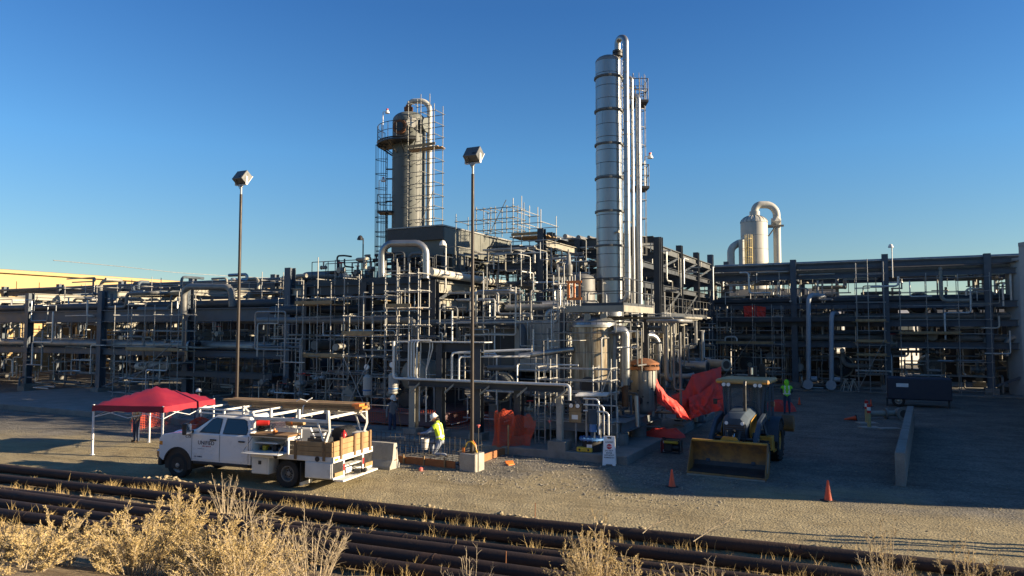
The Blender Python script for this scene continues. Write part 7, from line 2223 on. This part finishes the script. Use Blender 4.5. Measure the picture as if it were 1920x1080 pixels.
# concrete wall at the right edge of the photo
p0, p1 = G(1679, 911), G(1702, 800)
d = (p1 - p0); d.z = 0
wl = thing('concrete_wall', 'low pale concrete wall along the right side of the yard', 'wall', (p0.x, p0.y, 0), math.atan2(d.y, d.x))
n = 5
for k in range(n):
    m = MB(); L = d.length / n; m.bb(k * L + .015, (k + 1) * L - .015, -.28, 0, -.05, 1.0, .02); build(m, 'wall_block', M_('concrete'), wl)
# generator and extinguisher
q = G(1260, 849)
t = thing('generator', 'portable generator in a black tube frame with a yellow top beside the slab', 'generator', (q.x, q.y, 0), PLANT)
m = MB()
for y in (-.22, .22):
    m.tube(fillet([(-.33, y, 0), (-.33, y, .5), (.33, y, .5), (.33, y, 0)], .07), .022, 6); m.cyl((-.33, y, .04), (.33, y, .04), .022, 6)
for x in (-.33, .33): m.cyl((x, -.22, .5), (x, .22, .5), .022, 6); m.cyl((x, -.22, .04), (x, .22, .04), .022, 6)
build(m, 'tube_frame', M_('black_paint'), t)
m = MB(); m.bb(-.27, .27, -.18, .18, .36, .47, .03); build(m, 'fuel_tank', M_('yellow_paint'), t)
m = MB(); m.bb(-.28, .05, -.17, .17, .06, .35, .02); m.cyl((.05, 0, .2), (.29, 0, .2), .14, 12); build(m, 'engine', M_('black_paint'), t)
m = MB(); m.bb(-.2, .0, -.182, -.17, .12, .3); build(m, 'control_panel', M_('dark_iron'), t)
q = G(1243, 848)
t = thing('fire_extinguisher', 'red fire extinguisher with white labels standing left of the generator', 'extinguisher', (q.x, q.y, 0), .3)
m = MB(); m.lathe([(.001, 0), (.085, .0), (.09, .38), (.06, .46), (.025, .49), (.025, .53), (.001, .53)], 16); build(m, 'cylinder', M_('red_paint'), t)
m = MB(); m.bb(-.03, .1, -.02, .02, .53, .57); build(m, 'handle', M_('black_paint'), t)
for z in (.04, .36):
    m = MB(); m.lathe([(.0915, z), (.0915, z + .09)], 10, a0=-2.0, a1=-1.0); build(m, 'label_plate', M_('sign_white'), t)
# instruments at the front of the slab
q = Wv(1110, 836, .55); q.z = .29
t = thing('pump_barrel', 'black round sump with a blue ring flange and upright pump near the slab edge', 'pump', q, PLANT)
m = MB(); m.cyl((0, 0, 0), (0, 0, .42), .36, 24); build(m, 'barrel', M_('black_rubber'), t)
m = MB(); m.cyl((0, 0, .42), (0, 0, .48), .47, 28)
for k in range(16): m.cyl((.42 * math.cos(k * PI / 8), .42 * math.sin(k * PI / 8), .38), (.42 * math.cos(k * PI / 8), .42 * math.sin(k * PI / 8), .52), .018, 6)
build(m, 'flange', M_('blue_paint'), t)
m = MB(); m.cyl((.05, 0, .48), (.05, 0, .7), .1, 12); build(m, 'lantern', M_('loader_grey'), t)
m = MB(); m.cyl((.05, 0, .98), (.05, 0, 1.5), .19, 18); build(m, 'motor', M_('loader_grey'), t)
m = MB(); m.cyl((.05, 0, .7), (.05, 0, .98), .14, 16); build(m, 'coupling', M_('blue_paint'), t)
m = MB(); m.lathe([(.362, .14), (.366, .14), (.366, .28), (.362, .28)], 6, a0=-1.75, a1=-1.2); build(m, 'label_plate', M_('sign_white'), t)
m = MB(); m.cyl((-.2, 0, .48), (-.2, 0, 1.9), .05, 8); m.cyl((.3, .05, .48), (.3, .05, 1.3), .04, 8); build(m, 'riser', M_('galvanised'), t)
q = Wv(1079, 825, .6); q.z = .29
t = thing('gauge_stand', 'post mounted beige panel with two round gauges near the slab edge', 'instrument', q, PLANT)
m = MB(); m.cyl((0, .05, 0), (0, .05, 1.75), .035, 8); m.bb(-.15, .15, -.1, .2, 0, .02); build(m, 'post', M_('galvanised'), t)
m = MB(); m.bb(-.24, .24, -.05, .02, .98, 1.42, .012); m.bb(-.24, .24, -.05, .02, 1.36, 1.66, .012); build(m, 'panel', M_('plank'), t)
for s in (-1, 1):
    m = MB(); m.cyl((s * .13, -.10, 1.6), (s * .13, -.03, 1.6), .095, 18); ga = build(m, 'gauge', M_('dark_iron'), t)
    m = MB(); m.cyl((s * .13, -.104, 1.6), (s * .13, -.10, 1.6), .08, 18); m.box((s * .13, -.106, 1.63), (.01, .003, .07)); build(m, 'dial', M_('gauge_face'), ga)
m = MB(); m.bb(-.12, .12, -.06, -.048, 1.1, 1.26); build(m, 'plate', M_('gauge_face'), t)
q = G(1097, 847, .29)
t = thing('tool_case', 'small yellow case lying at the front edge of the slab', 'case', q, PLANT)
m = MB(); m.bb(-.3, .3, -.12, .12, 0, .17, .03); build(m, 'box', M_('yellow_paint'), t)
m = MB(); m.bb(-.2, -.14, -.135, -.118, .05, .12); m.bb(.14, .2, -.135, -.118, .05, .12); build(m, 'latch', M_('black_paint'), t)
def stake(label, px, py, z, h, cap, mat='rebar', rad_=.012, name='rebar_stake'):
    q = G(px, py, z)
    t = thing(name, label, 'stake', q)
    m = MB(); m.cyl((0, 0, 0), (0, 0, h), rad_, 6); build(m, 'rod', M_(mat), t)
    if cap:
        m = MB(); m.lathe([(.02, -.06), (.025, 0), (.06, .0), (.06, .03), (.001, .04)], 12, (0, 0, h)); build(m, 'safety_cap', M_(cap), t)
    return t
stake('rebar stake with a pink cap at the front of the slab', 1031, 858, 0, 1.32, 'cap_pink')
stake('rebar stake with a pink cap beside the front light pole', 897, 884, 0, 1.5, 'cap_pink')
stake('short wooden stake at the corner of the form', 953, 852, 0, 1.1, None, 'timber', .035, 'wooden_stake')
m = MB(); m.lathe([(.001, 0), (.06, .0), (.07, .05), (.03, .09), (.001, .1)], 10); solo(m, 'rebar_guard', M_('red_paint'), 'red cap lying on the gravel at the foot of the slab', 'cap', G(1036, 857))
m = MB(); m.lathe([(.001, 0), (.07, .0), (.07, .1), (.001, .13)], 10); solo(m, 'rebar_guard', M_('cap_pink'), 'pink cap lying on the gravel before the concrete form', 'cap', G(789, 883))
for k, (px, py) in enumerate(((955, 868), (957, 872))):
    m = MB(); m.box((0, 0, .03), (.3, .14, .05), .01, rz=.5 * k + .3, rx=.3); solo(m, 'orange_scrap', M_('orange_paint'), ('orange scrap on the gravel right of the form', 'second orange scrap on the gravel right of the form, a little nearer')[k], 'scrap', G(px, py))

# concrete form with rebar
f0, f1 = G(764, 868), G(856, 879)
fr = thing('concrete_form', 'brown timber formwork for a new slab around the rebar', 'formwork', W(*UV(f1)[:2]), PLANT)
uf, vf = UV(f1)[:2]
u0_ = UV(f0)[0]
rc = UV(G(898, 868))[0]; vb = UV(G(940, 850))[1]
for (a, b) in (((u0_ - 3.2, vf), (u0_, vf)), ((u0_ + .02, vf), (rc - .2, vf))):
    bar(fr, 'form_board', W(a[0], a[1], .0), W(b[0], b[1], 0), .045, .5, M_('form_board'), 'plank')
bar(fr, 'form_board', W(rc, vf - .05, .0), W(rc, vf + 1.3, 0), .045, .52, M_('form_board'), 'plank')
bar(fr, 'form_board', W(rc + .0, vf + 1.32, .0), W(rc, -.05, 0), .045, .5, M_('form_board'), 'plank')
for k in range(8):
    u = u0_ - 2.6 + k * .85
    if u < rc - .1: bar(fr, 'form_stake', W(u, vf - .05, -.05), W(u, vf - .05, .34), .05, .05, M_('timber'), 'box')
m = MB(); q_ = UV(f1); m.bb(u0_ - 3.2 - q_[0], rc - .03 - q_[0], .03, -vf - .02, .0, .03); build(m, 'blinding', M_('concrete'), fr)
rb = thing('rebar_cage', 'dark rebar cage standing inside the timber form around the kneeling worker', 'rebar', W(u0_, vf + .12, .03), PLANT)
def rebar_mat(u0, u1, v, z0, z1, n, hz):
    for k in range(n + 1):
        u = u0 + (u1 - u0) * k / n
        bar(rb, 'rebar', W(u, v, z0), W(u, v, z1 + CR.uniform(-.03, .06)), .018, .018, M_('rebar'), 'rod')
    for z in hz:
        bar(rb, 'rebar', W(u0 - .15, v, z), W(u1 + .15, v, z + CR.uniform(-.02, .02)), .018, .018, M_('rebar'), 'rod')
rebar_mat(u0_ - 2.8, rc - .15, vf + .16, .06, .60, 20, (.12, .56))
rebar_mat(u0_ - 2.8, rc - .15, vf + 1.7, .06, .75, 22, (.15, .45, .72))
def rebar_mat_v(u, v0, v1, z0, z1, n, hz):
    for k in range(n + 1):
        v = v0 + (v1 - v0) * k / n
        bar(rb, 'rebar', W(u, v, z0), W(u, v, z1), .018, .018, M_('rebar'), 'rod')
    for z in hz: bar(rb, 'rebar', W(u, v0 - .1, z), W(u, v1 + .1, z), .018, .018, M_('rebar'), 'rod')
rebar_mat_v(rc - .16, vf + .16, vf + 1.7, .06, .62, 7, (.12, .56))
for k in range(16):
    u = u0_ - 2.7 + k * .36
    if u < rc - .2: bar(rb, 'rebar', W(u, vf + .2, .10), W(u, vf + 1.75, .10), .018, .018, M_('rebar'), 'rod')
for k in range(5): bar(rb, 'rebar', W(u0_ - 2.8, vf + .4 + k * .3, .085), W(rc - .2, vf + .4 + k * .3, .085), .018, .018, M_('rebar'), 'rod')
q = G(797, 846, .1)
t = thing('plastic_bucket', 'dirty white bucket held at the rebar left of the kneeling worker', 'bucket', (q.x, q.y, .18))
m = MB(); m.lathe([(.001, 0), (.13, 0), (.155, .36), (.165, .36), (.165, .40), (.15, .40), (.12, .03), (.001, .03)], 20); build(m, 'body', M_('bucket_plastic'), t)
m = MB(); m.tube([(.16 * math.cos(a * PI / 10), .02, .38 + .0 * a - .13 * math.sin(a * PI / 10) + .26 * math.sin(a * PI / 10)) for a in range(11)], .006, 4); build(m, 'handle', M_('dark_iron'), t)
q = G(865, 853, .57); 
t = thing('harness', 'yellow and orange tool belt hanging at the foot of the front light pole', 'tool belt', b2c + Vector((0, 0, .58)), PLANT)
m = MB(); m.tube(fillet([(-.28, -.1, .0), (-.12, -.09, .35), (.05, -.1, .38), (.16, -.09, .25), (.26, -.1, .02)], .08), .022, 6); build(m, 'strap', M_('yellow_paint'), t)
m = MB(); m.tube(fillet([(.1, -.12, .42), (.2, -.12, .3), (.26, -.14, .12)], .05), .018, 5); m.box((-.26, -.1, .08), (.12, .08, .18), .02); build(m, 'pouch', M_('orange_paint'), t)

# ================================================================== orange netting and red sheets
def net(name, label, cat, grid, mat, r=.006):
    """ribbons along both directions of a grid of world points"""
    o = Vector(grid[0][0])
    m = MB()
    for row in grid: m.tube([Vector(p) - o for p in row], r, 3, caps=False)
    for j in range(len(grid[0])): m.tube([Vector(row[j]) - o for row in grid], r, 3, caps=False)
    return solo(m, name, M_(mat), label, cat, o, smooth=False)
def hump(px0, px1, py_top, py_bot, zb, seed, n=16, k=16, depth=.5):
    r = random.Random(seed)
    g = []
    A_, B_ = G(px0, py_bot, zb), G(px1, py_bot, zb)
    top = at((px0 + px1) / 2, py_top, (A_.y + B_.y) / 2).z
    for i in range(n + 1):
        row = []
        for j in range(k + 1):
            a, b = j / k, i / n
            p = A_.lerp(B_, a)
            h = (top - zb) * (.84 + .16 * math.sin(PI * min(1, a * .8 + .1)) - .2 * max(0, a - .6) + .05 * math.sin(a * 17 + seed)) * b
            row.append(p + BX * (.35 * b + .08 * math.sin(a * 9 + seed) * (1 - b * .5)) + AX * (.05 * math.sin(b * 5 + a * 4)) + Vector((0, 0, h + .03 * math.sin(a * 13))))
        g.append(row)
    return g
net('barrier_net', 'orange plastic netting draped over a stand right of the concrete form', 'netting', hump(921, 958, 770, 836, .29, 1, 26, 20), 'mesh_orange', .011)
net('barrier_net', 'thinner orange netting heap leaning right of the taller netting', 'netting', hump(948, 997, 780, 836, .29, 2, 24, 22), 'mesh_orange', .008)
net('barrier_net', 'low line of orange netting behind the rebar form and the workers', 'netting', [[G(660, 812, .0) .lerp(G(930, 828, .0), j / 60) + BX * .9 + Vector((0, 0, .1 + .95 * i / 12 + .05 * math.sin(j * .5))) for j in range(61)] for i in range(13)], 'mesh_orange', .005)
net('barrier_net', 'orange netting fence under the canopy behind the man in plaid', 'netting', [[G(225, 815).lerp(G(305, 800), j / 24) + Vector((0, 1.0, .0 + 1.3 * i / 14 - .25 * math.sin(j / 24 * PI) * i / 14)) for j in range(25)] for i in range(15)], 'mesh_orange', .008)
net('barrier_net', 'orange netting heap on the ground behind the hood of the truck', 'netting', [[G(325, 812).lerp(G(372, 806), j / 20) + BX * (i * .12) + Vector((0, 0, .55 * math.sin(PI * j / 20) * math.sin(PI * i / 12) + .02)) for j in range(21)] for i in range(13)], 'mesh_orange', .012)
def sheet2(label, top, bot, seed, folds=.07, n=52):
    """a hung sheet between an upper and a lower polyline of world points"""
    def on(P, a):
        x = a * (len(P) - 1); i = min(int(x), len(P) - 2); return P[i].lerp(P[i + 1], x - i)
    o = bot[0]; V_, F_ = [], []
    nr = ((top[-1] - top[0]).cross(bot[0] - top[0] + Vector((0, 0, -.3)))).normalized()
    for i in range(n + 1):
        for j in range(n + 1):
            a, b = j / n, i / n
            p = on(top, a).lerp(on(bot, a), b)
            f = folds * (1.1 * math.sin(a * 12 + 5 * b + seed + 2 * nz(a, b, 2, 3)) + .8 * math.sin(a * 31 - 9 * b + seed * 2 + 3 * nz(b, a, 2.5, 4)) + 1.3 * nz(a * 4, b * 3, 1.5, seed) + .6 * nz(a * 9, b * 8, 1.5, seed + 2))
            V_.append(p + nr * f * (.25 + .75 * b) - o)
    for i in range(n):
        for j in range(n): F_.append([i * (n + 1) + j, i * (n + 1) + j + 1, (i + 1) * (n + 1) + j + 1, (i + 1) * (n + 1) + j])
    m = MB(); m.add(V_, F_); m.add([v - nr * .012 for v in V_], [f[::-1] for f in F_])
    return solo(m, 'red_sheet', M_('sheet_red'), label, 'sheet', o, sharp=180)
def pl_(*q): return [at(*p) for p in q]
sheet2('red sheet slung down from the squat vessel with a bright sunlit fold', pl_((1227, 698, 30.2), (1236, 722, 30.3), (1252, 742, 30.4), (1268, 752, 30.5), (1286, 772, 30.6)), pl_((1231, 752, 29.9), (1246, 765, 29.9), (1262, 776, 29.9), (1276, 783, 29.9), (1293, 788, 29.9)), 1, .06)
sheet2('large red sheet hung like a wall behind and left of the loader cab', pl_((1258, 742, 31.6), (1284, 732, 31.7), (1298, 702, 31.9), (1326, 696, 32.2), (1352, 687, 32.5)), pl_((1290, 786, 31.0), (1302, 784, 31.2), (1318, 778, 31.3), (1336, 770, 31.5), (1357, 768, 31.6)), 2, .08)
sheet2('red sheet panel overlapping the lower right of the large red sheet', pl_((1290, 745, 31.3), (1312, 738, 31.5), (1334, 720, 31.7), (1356, 708, 31.9)), pl_((1296, 786, 30.8), (1316, 779, 31), (1336, 772, 31.1), (1360, 770, 31.2)), 3, .07)
sheet2('dull red net sheet hung on the back rack above the loader', [Wv(*q) for q in ((1394, 574, 35.6), (1415, 573, 35.6), (1436, 576, 35.6))], [Wv(*q) for q in ((1396, 597, 35.6), (1415, 596, 35.6), (1435, 597, 35.6))], 5, .05)
def heap(label, p, su, sv, h, seed, mat='sheet_red', n=26):
    m = MB(); V_, F_ = [], []
    for i in range(n + 1):
        for j in range(n + 1):
            a, b = j / n * 2 - 1, i / n * 2 - 1
            r = math.sqrt(a * a + b * b)
            z = max(0, 1 - r ** 2.2) ** .6 * h * (.7 + .35 * nz(a * 2, b * 2, 1.6, seed)) + .05 * abs(nz(a * 4, b * 4, 1.9, seed + 1))
            k = 1 / max(1, r) 
            V_.append((a * k * su, b * k * sv, z + .01 if r < 1 else .005))
    for i in range(n):
        for j in range(n): F_.append([i * (n + 1) + j, i * (n + 1) + j + 1, (i + 1) * (n + 1) + j + 1, (i + 1) * (n + 1) + j])
    m.add(V_, F_)
    return solo(m, 'red_sheet', M_(mat), label, 'sheet', p, PLANT, sharp=180)
heap('crumpled red sheet lying in a heap on the slab corner behind the generator', G(1247, 818, .29), .85, .5, .42, 4)
heap('red sheet lying on the ground left of the worker in lime', G(1462, 770, .0), .9, .6, .75, 6)
for k, px in enumerate((1586, 1600)):
    q = Wv(px, 722, 34.6)
    t = thing('sawhorse', ('pale folding sawhorse, the left one at the foot of the back rack', 'pale folding sawhorse, the right one at the foot of the back rack')[k], 'sawhorse', (q.x, q.y, .12))
    for s in (-1, 1):
        m = MB(); m.cyl((s * .3, -.2, 0), (0, 0, .85), .03, 5); m.cyl((s * .3, .25, 0), (0, .1, .85), .03, 5); build(m, 'leg', M_('pipe_white'), t)
    m = MB(); m.bb(-.05, .05, -.3, .4, .83, .9); build(m, 'beam', M_('pipe_white'), t)
# low concrete kerb beams beyond the skid, and open pipe ends behind the red sheets
for k, (px0, py0, px1, py1, lab) in enumerate(((1283, 812, 1318, 795, 'low concrete kerb beam running back beside the red sheets'), )):
    a_, b_ = G(px0, py0), G(px1, py1)
    t = thing('concrete_kerb', lab, 'kerb', (a_.x, a_.y, 0), math.atan2((b_ - a_).y, (b_ - a_).x))
    m = MB(); L = (b_ - a_).length; m.bb(0, L, 0, .5, 0, .36, .02); build(m, 'beam', M_('concrete'), t)
def open_pipe(label, px, py, Y, d, L, r, mat='galvanised'):
    q = at(px, py, Y)
    t = thing('open_pipe', label, 'pipe', q)
    d = Vector(d).normalized()
    m = MB(); m.cyl((0, 0, 0), -d * L, r, 20); build(m, 'shell', M_(mat), t)
    m = MB(); m.cyl(-d * .1, d * .004, r * 1.25, 20); build(m, 'flange', M_(mat), t)
    m = MB(); m.cyl(d * .006, d * .01, r * .85, 20); build(m, 'opening', M_('black_paint'), t)
open_pipe('silver pipe with an open dark end above the large red sheet', 1327, 688, 34, (.85, -.6, 0), 2.6, .26, 'cladding')
open_pipe('second open pipe end above the top right corner of the red sheet', 1362, 684, 34, (.3, -1, 0), 1.5, .22, 'steel_light')
open_pipe('dark open pipe end just right of the squat vessel lid', 1262, 688, 33, (-.2, -1, 0), 1.6, .24, 'steel')
for k in range(3):
    q = Wv(1275 + k * 18, 740, 10.5)
    t = thing('standing_vessel', ('grey pipe stand behind the left red sheet', 'middle grey pipe stand behind the red sheets', 'grey pipe stand at the right behind the red sheets')[k], 'pipe', (q.x, q.y, .25))
    m = MB(); m.cyl((0, 0, 0), (0, 0, 2.2 - k * .2), .2, 14); m.cyl((0, 0, 1.6), (0, 0, 1.7), .32, 16); build(m, 'shell', M_('pipe_blue'), t)
    m = MB(); m.cyl((0, 0, .0), (0, 0, .1), .3, 14); build(m, 'base', M_('steel'), t)
for k, (px, py) in enumerate(((933, 795), (957, 792))):
    q = G(px, py, .29)
    t = thing('concrete_pier', ('round concrete pier behind the orange netting, the farther one', 'round concrete pier behind the orange netting with a post on it')[k], 'pier', q)
    m = MB(); m.cyl((0, 0, 0), (0, 0, .95), .42, 20); build(m, 'body', M_('concrete'), t)
    if k: 
        m = MB(); m.bb(-.1, .1, -.1, .1, .95, 4.2); build(m, 'post', M_('steel_light'), t)
# ================================================================== the stacked rusty pipes in front
FR = random.Random(31)
sv = [(0.0, .135), (1.15, .125), (2.05, .105), (2.62, .14), (3.30, .14), (3.85, .13)]
for k, (s, r) in enumerate(sv):
    t0, t1 = -9 + FR.uniform(-1, 1), 24.5 + FR.uniform(-2, 1.5)
    tilt = (0, .006, -.01, .004, .0, -.004)[k]
    pts = [PA + PDIR * t + PNRM * (s + tilt * (t - 12)) + Vector((0, 0, r + .02 + .015 * math.sin(t * .4 + k))) for t in [t0 + (t1 - t0) * q / 16 for q in range(17)]]
    o = pts[0].copy()
    t = thing('rusty_pipe', ('farthest dark rusty pipe lying along the road, the top one in the picture', 'second dark rusty pipe from the road', 'thin dark rusty pipe lying just behind the close pair', 'dark rusty pipe lying third from the bushes', 'dark rusty pipe lying second from the bushes', 'nearest dark rusty pipe, partly hidden by the dry bushes')[k], 'steel pipe', o)
    m = MB(); m.tube([p - o for p in pts], r, 18, caps=False); m.tube([p - o for p in pts], r - .012, 12, caps=False); build(m, 'shell', M_('rust_pipe'), t, sharp=60)
    for q in (5, 10, 14):
        d = (pts[q + 1] - pts[q]).normalized()
        m = MB(); m.cyl(pts[q] - o - d * .012, pts[q] - o + d * .012, r + .006, 18); build(m, 'weld_bead', M_('rust_pipe'), t)
for k in range(5):
    c = PA + PDIR * (-3 + k * 6.2)
    d = PNRM
    o = c + PNRM * -.2
    m = MB(); T = Matrix.Rotation(math.atan2(d.y, d.x), 4, 'Z'); m.bb(0, 4.4, -.09, .09, -.10, .015, .01, M=T)
    solo(m, 'timber_sleeper', M_('timber_dark'), 'worn timber sleeper under the rusty pipes', 'timber', o, group='timber sleepers under the rusty pipes')
for (px, py, lab) in ((948, 1060, 'thin rusty rod sticking up among the near pipes'), (1003, 960, 'short rusty rod sticking up beside the top pipe')):
    q = G(px, py + 18); m = MB(); m.cyl((0, 0, 0), (.01, 0, .45), .012, 6); solo(m, 'steel_rod', M_('rust'), lab, 'rod', q)

# ================================================================== dry plants
def blade(m, p, d, L, w, rng, bend=.2):
    d = d.normalized()
    s = d.cross(Vector((rng.gauss(0, 1), rng.gauss(0, 1), rng.gauss(0, 1)))).normalized() * w
    q = p + d * L * .55
    e = p + d * L + Vector((rng.gauss(0, 1), rng.gauss(0, 1), -abs(rng.gauss(0, .5)))) * (L * bend * .35)
    n = len(m.v)
    m.v += [tuple(p - s), tuple(p + s), tuple(q + s * .8), tuple(q - s * .8), tuple(e)]
    m.f += [[n, n + 1, n + 2, n + 3], [n + 3, n + 2, n + 4]]
    m.mi += [m.cur] * 2
def stemtube(m, pts, r0, r1):
    k = len(pts)
    m.tube(pts, r0, 4, caps=False, radii=[r0 + (r1 - r0) * q / (k - 1) for q in range(k)])
def bush(label, px, Y, top_py, width, seed, stems=26, twigs=22, leaf=1.0, bare=0.0, name='dry_bush', dense=1.0, base=None, tall=None):
    rng = random.Random(seed)
    X = (px - 960) / FPX * Y
    z0 = ground_z(X, Y)
    H = tall or (at(px, top_py, Y).z - z0) * 1.13
    o = Vector((X, Y, z0 - .03))
    t = thing(name, label, 'dry plant', o)
    ms, ml = MB(), MB()
    for k in range(stems):
        a = rng.uniform(0, 6.283); rr = width * math.sqrt(rng.random()) * .62
        h = H * (1 - .30 * (rr / (width * .5)) ** 1.6) * rng.uniform(.55, 1.04)
        base_ = Vector((math.cos(a) * rr * .35, math.sin(a) * rr * .35, 0))
        tip = Vector((math.cos(a) * rr * 1.0 + rng.gauss(0, .07), math.sin(a) * rr * 1.0 + rng.gauss(0, .07), h))
        c = base_.lerp(tip, .5) + Vector((math.cos(a), math.sin(a), 0)) * (-.05 * width) + Vector((rng.gauss(0, .03), rng.gauss(0, .03), .04 * H))
        pts = [base_ * (1 - q) ** 2 + c * 2 * q * (1 - q) + tip * q * q for q in [i / 6 for i in range(7)]]
        stemtube(ms, pts, .009, .0025)
        isbare = rng.random() < bare
        for j in range(int(twigs * dense)):
            q = .15 + .85 * rng.random() ** .75
            i = min(5, int(q * 6)); p = pts[i].lerp(pts[i + 1], q * 6 - i)
            d = (pts[i + 1] - pts[i]).normalized() * rng.uniform(.5, 1.0) + Vector((rng.gauss(0, .6), rng.gauss(0, .6), rng.gauss(.25, .35)))
            L = rng.uniform(.07, .2) * (1.1 - .5 * q) * (H ** .5)
            d.normalize()
            e = p + d * L
            stemtube(ms, [p, p + d * L * .5 + Vector((0, 0, .01)), e], .0030, .0012)
            if isbare and rng.random() < .8: continue
            for w_ in range(int(17 * leaf)):
                f = rng.random() ** .8
                pp_ = p + d * L * f
                blade(ml, pp_, d * .6 + Vector((rng.gauss(0, .7), rng.gauss(0, .7), rng.gauss(.2, .5))), rng.uniform(.014, .034), rng.uniform(.002, .0042), rng)
    build(ms, 'stems', M_('dead_stem'), t, sharp=180)
    if ml.v: build(ml, 'foliage', M_('dry_bush'), t, smooth=False)
    return t
BG = 'dry bushes on the bank beyond the left edge'
bush('tall feathery straw coloured bush, the highest plume at the lower left', 342, 11.2, 915, .8, 1, 44, 32, 1.0)
bush('broad straw coloured bush at the lower left corner beside the tall plume', 268, 10.4, 950, 1.2, 2, 56, 30, 1.0)
bush('rounded straw coloured bush just right of the tall plume', 412, 10.4, 978, 1.1, 3, 48, 28, 1.0)
bush('thin grey bush with bare twigs between the left bushes and the bare stems', 500, 10.6, 960, 1.1, 4, 34, 24, .6, .4)
bush('spreading bush of bare pale stems left of the middle', 590, 11.0, 958, 1.25, 5, 38, 20, .15, .8)
bush('bushy golden plant in the middle foreground right of centre', 1112, 11.0, 975, 1.1, 6, 54, 30, 1.0)
bush('low golden plant at the foot of the middle bush', 1190, 10.2, 1040, .9, 7, 26, 20, .9)
bush('sparse pale bush at the lower right edge of the yard', 1648, 11.8, 975, .9, 8, 24, 22, .55, .2)
bush('bent dry grass clump arching over the pipes in the lower middle', 880, 11.6, 1030, .8, 9, 26, 10, .1, .9, 'dry_clump')
bush('wide mixed dry bush filling the lower left between plume and stems', 460, 9.9, 985, 1.5, 17, 52, 26, .8, .2)
bush('thin bare dry plant leaning across the pipes at the lower right', 1320, 11.5, 1032, 1.1, 10, 14, 14, .15, .8)
bush('low dry plant hugging the bottom edge right of the middle bush', 1260, 10.0, 1055, .9, 16, 18, 16, .6, .2)
bush('dry stalk plant growing among the pipes in front of the truck', 432, 18.4, 878, .75, 11, 16, 12, .15, .7, 'dry_clump')
bush('second dry stalk plant beside the top pipe in front of the truck', 468, 17.5, 905, .8, 12, 14, 12, .2, .7, 'dry_clump')
bush('straw coloured bush at the very edge of the bank at lower left', 60, 9.2, 1000, 1.5, 18, 40, 22, .9)
bush('straw coloured bush on the bank at the far lower left', 120, 10.4, 955, 1.0, 13, 34, 22, .9)
bush('straw coloured bush at the lower left corner of the bank', 10, 10.2, 985, 1.0, 14, 30, 22, .9)
bush('straw coloured bush on the bank at the far lower right', 1800, 10.8, 1000, 1.0, 15, 30, 22, .9)
# grass: tufts along the pipes
gr_ = MB()
rng = random.Random(77)
def tuft(p, n, h, spread):
    for _ in range(n):
        b = p + Vector((rng.gauss(0, spread), rng.gauss(0, spread), 0))
        b.z = ground_z(b.x, b.y) - .01
        d = Vector((rng.gauss(0, .22), rng.gauss(0, .22), 1))
        blade(gr_, b, d, h * rng.uniform(.5, 1.15), .0035, rng, .5)
for k in range(900):
    t_ = rng.uniform(-4, 23)
    s_ = rng.choice([.35, .5, .7, .85, 1.5, 1.75, 1.9, 2.35, 2.95, 3.6, 4.1, 4.3]) + rng.gauss(0, .07)
    dens = .5 + .8 * math.sin(t_ * .9 + s_ * 2) + .4 * math.sin(t_ * 2.3)
    if rng.random() > max(.12, dens): continue
    tuft(PA + PDIR * t_ + PNRM * s_, rng.randint(5, 18), rng.uniform(.12, .42), .07)
for k in range(240):
    t_ = rng.uniform(-6, 26); s_ = rng.uniform(4.4, 9)
    tuft(PA + PDIR * t_ + PNRM * s_, rng.randint(5, 16), rng.uniform(.12, .32), .12)
for (px, py) in ((1270, 1040), (640, 950), (700, 960), (850, 985), (880, 990), (905, 995), (1640, 1040), (1600, 1055), (1480, 1050), (1450, 1062)):
    p = G(px, py); tuft(p, 26, .35, .12)
solo(gr_, 'dry_grass', M_('dry_grass'), None, None, kind='stuff', smooth=False)
# twigs and dead branches on the ground
for k, (px, py, a, L, lab) in enumerate(((1300, 1015, .5, 1.1, 'bare pale dead branch lying across the pipes at the right'), (1205, 1000, .7, .6, 'small bare forked twig resting on the pipes right of the bush'), (455, 985, .1, .9, 'bare pale twig lying among the pipes at the left'))):
    q = G(px, py, .28); r2 = random.Random(k + 5)
    m = MB()
    d = Vector((math.cos(a), math.sin(a) * .6, .35)).normalized()
    stemtube(m, [Vector((0, 0, 0)), d * L * .5 + Vector((0, 0, .05)), d * L], .014, .005)
    for j in range(7):
        b = d * L * r2.uniform(.2, .95); e = b + (d + Vector((r2.gauss(0, .6), r2.gauss(0, .6), r2.gauss(.3, .4)))) * L * .28
        stemtube(m, [b, b.lerp(e, .5) + Vector((0, 0, .02)), e], .007, .002)
    solo(m, 'dead_branch', M_('dead_stem'), lab, 'branch', q, sharp=180)
# overhead wire at the far left
a, b, c = at(100, 488, 58), at(330, 511, 75), at(560, 523, 92)
m = MB(); m.tube([a - a, (b - a) * .5 + Vector((0, 0, .05)), b - a, (b - a).lerp(c - a, .5) - Vector((0, 0, .1)), c - a], .03, 5)
solo(m, 'overhead_wire', M_('galvanised'), 'thin overhead wire sloping down in the sky above the left rack', 'wire', a)
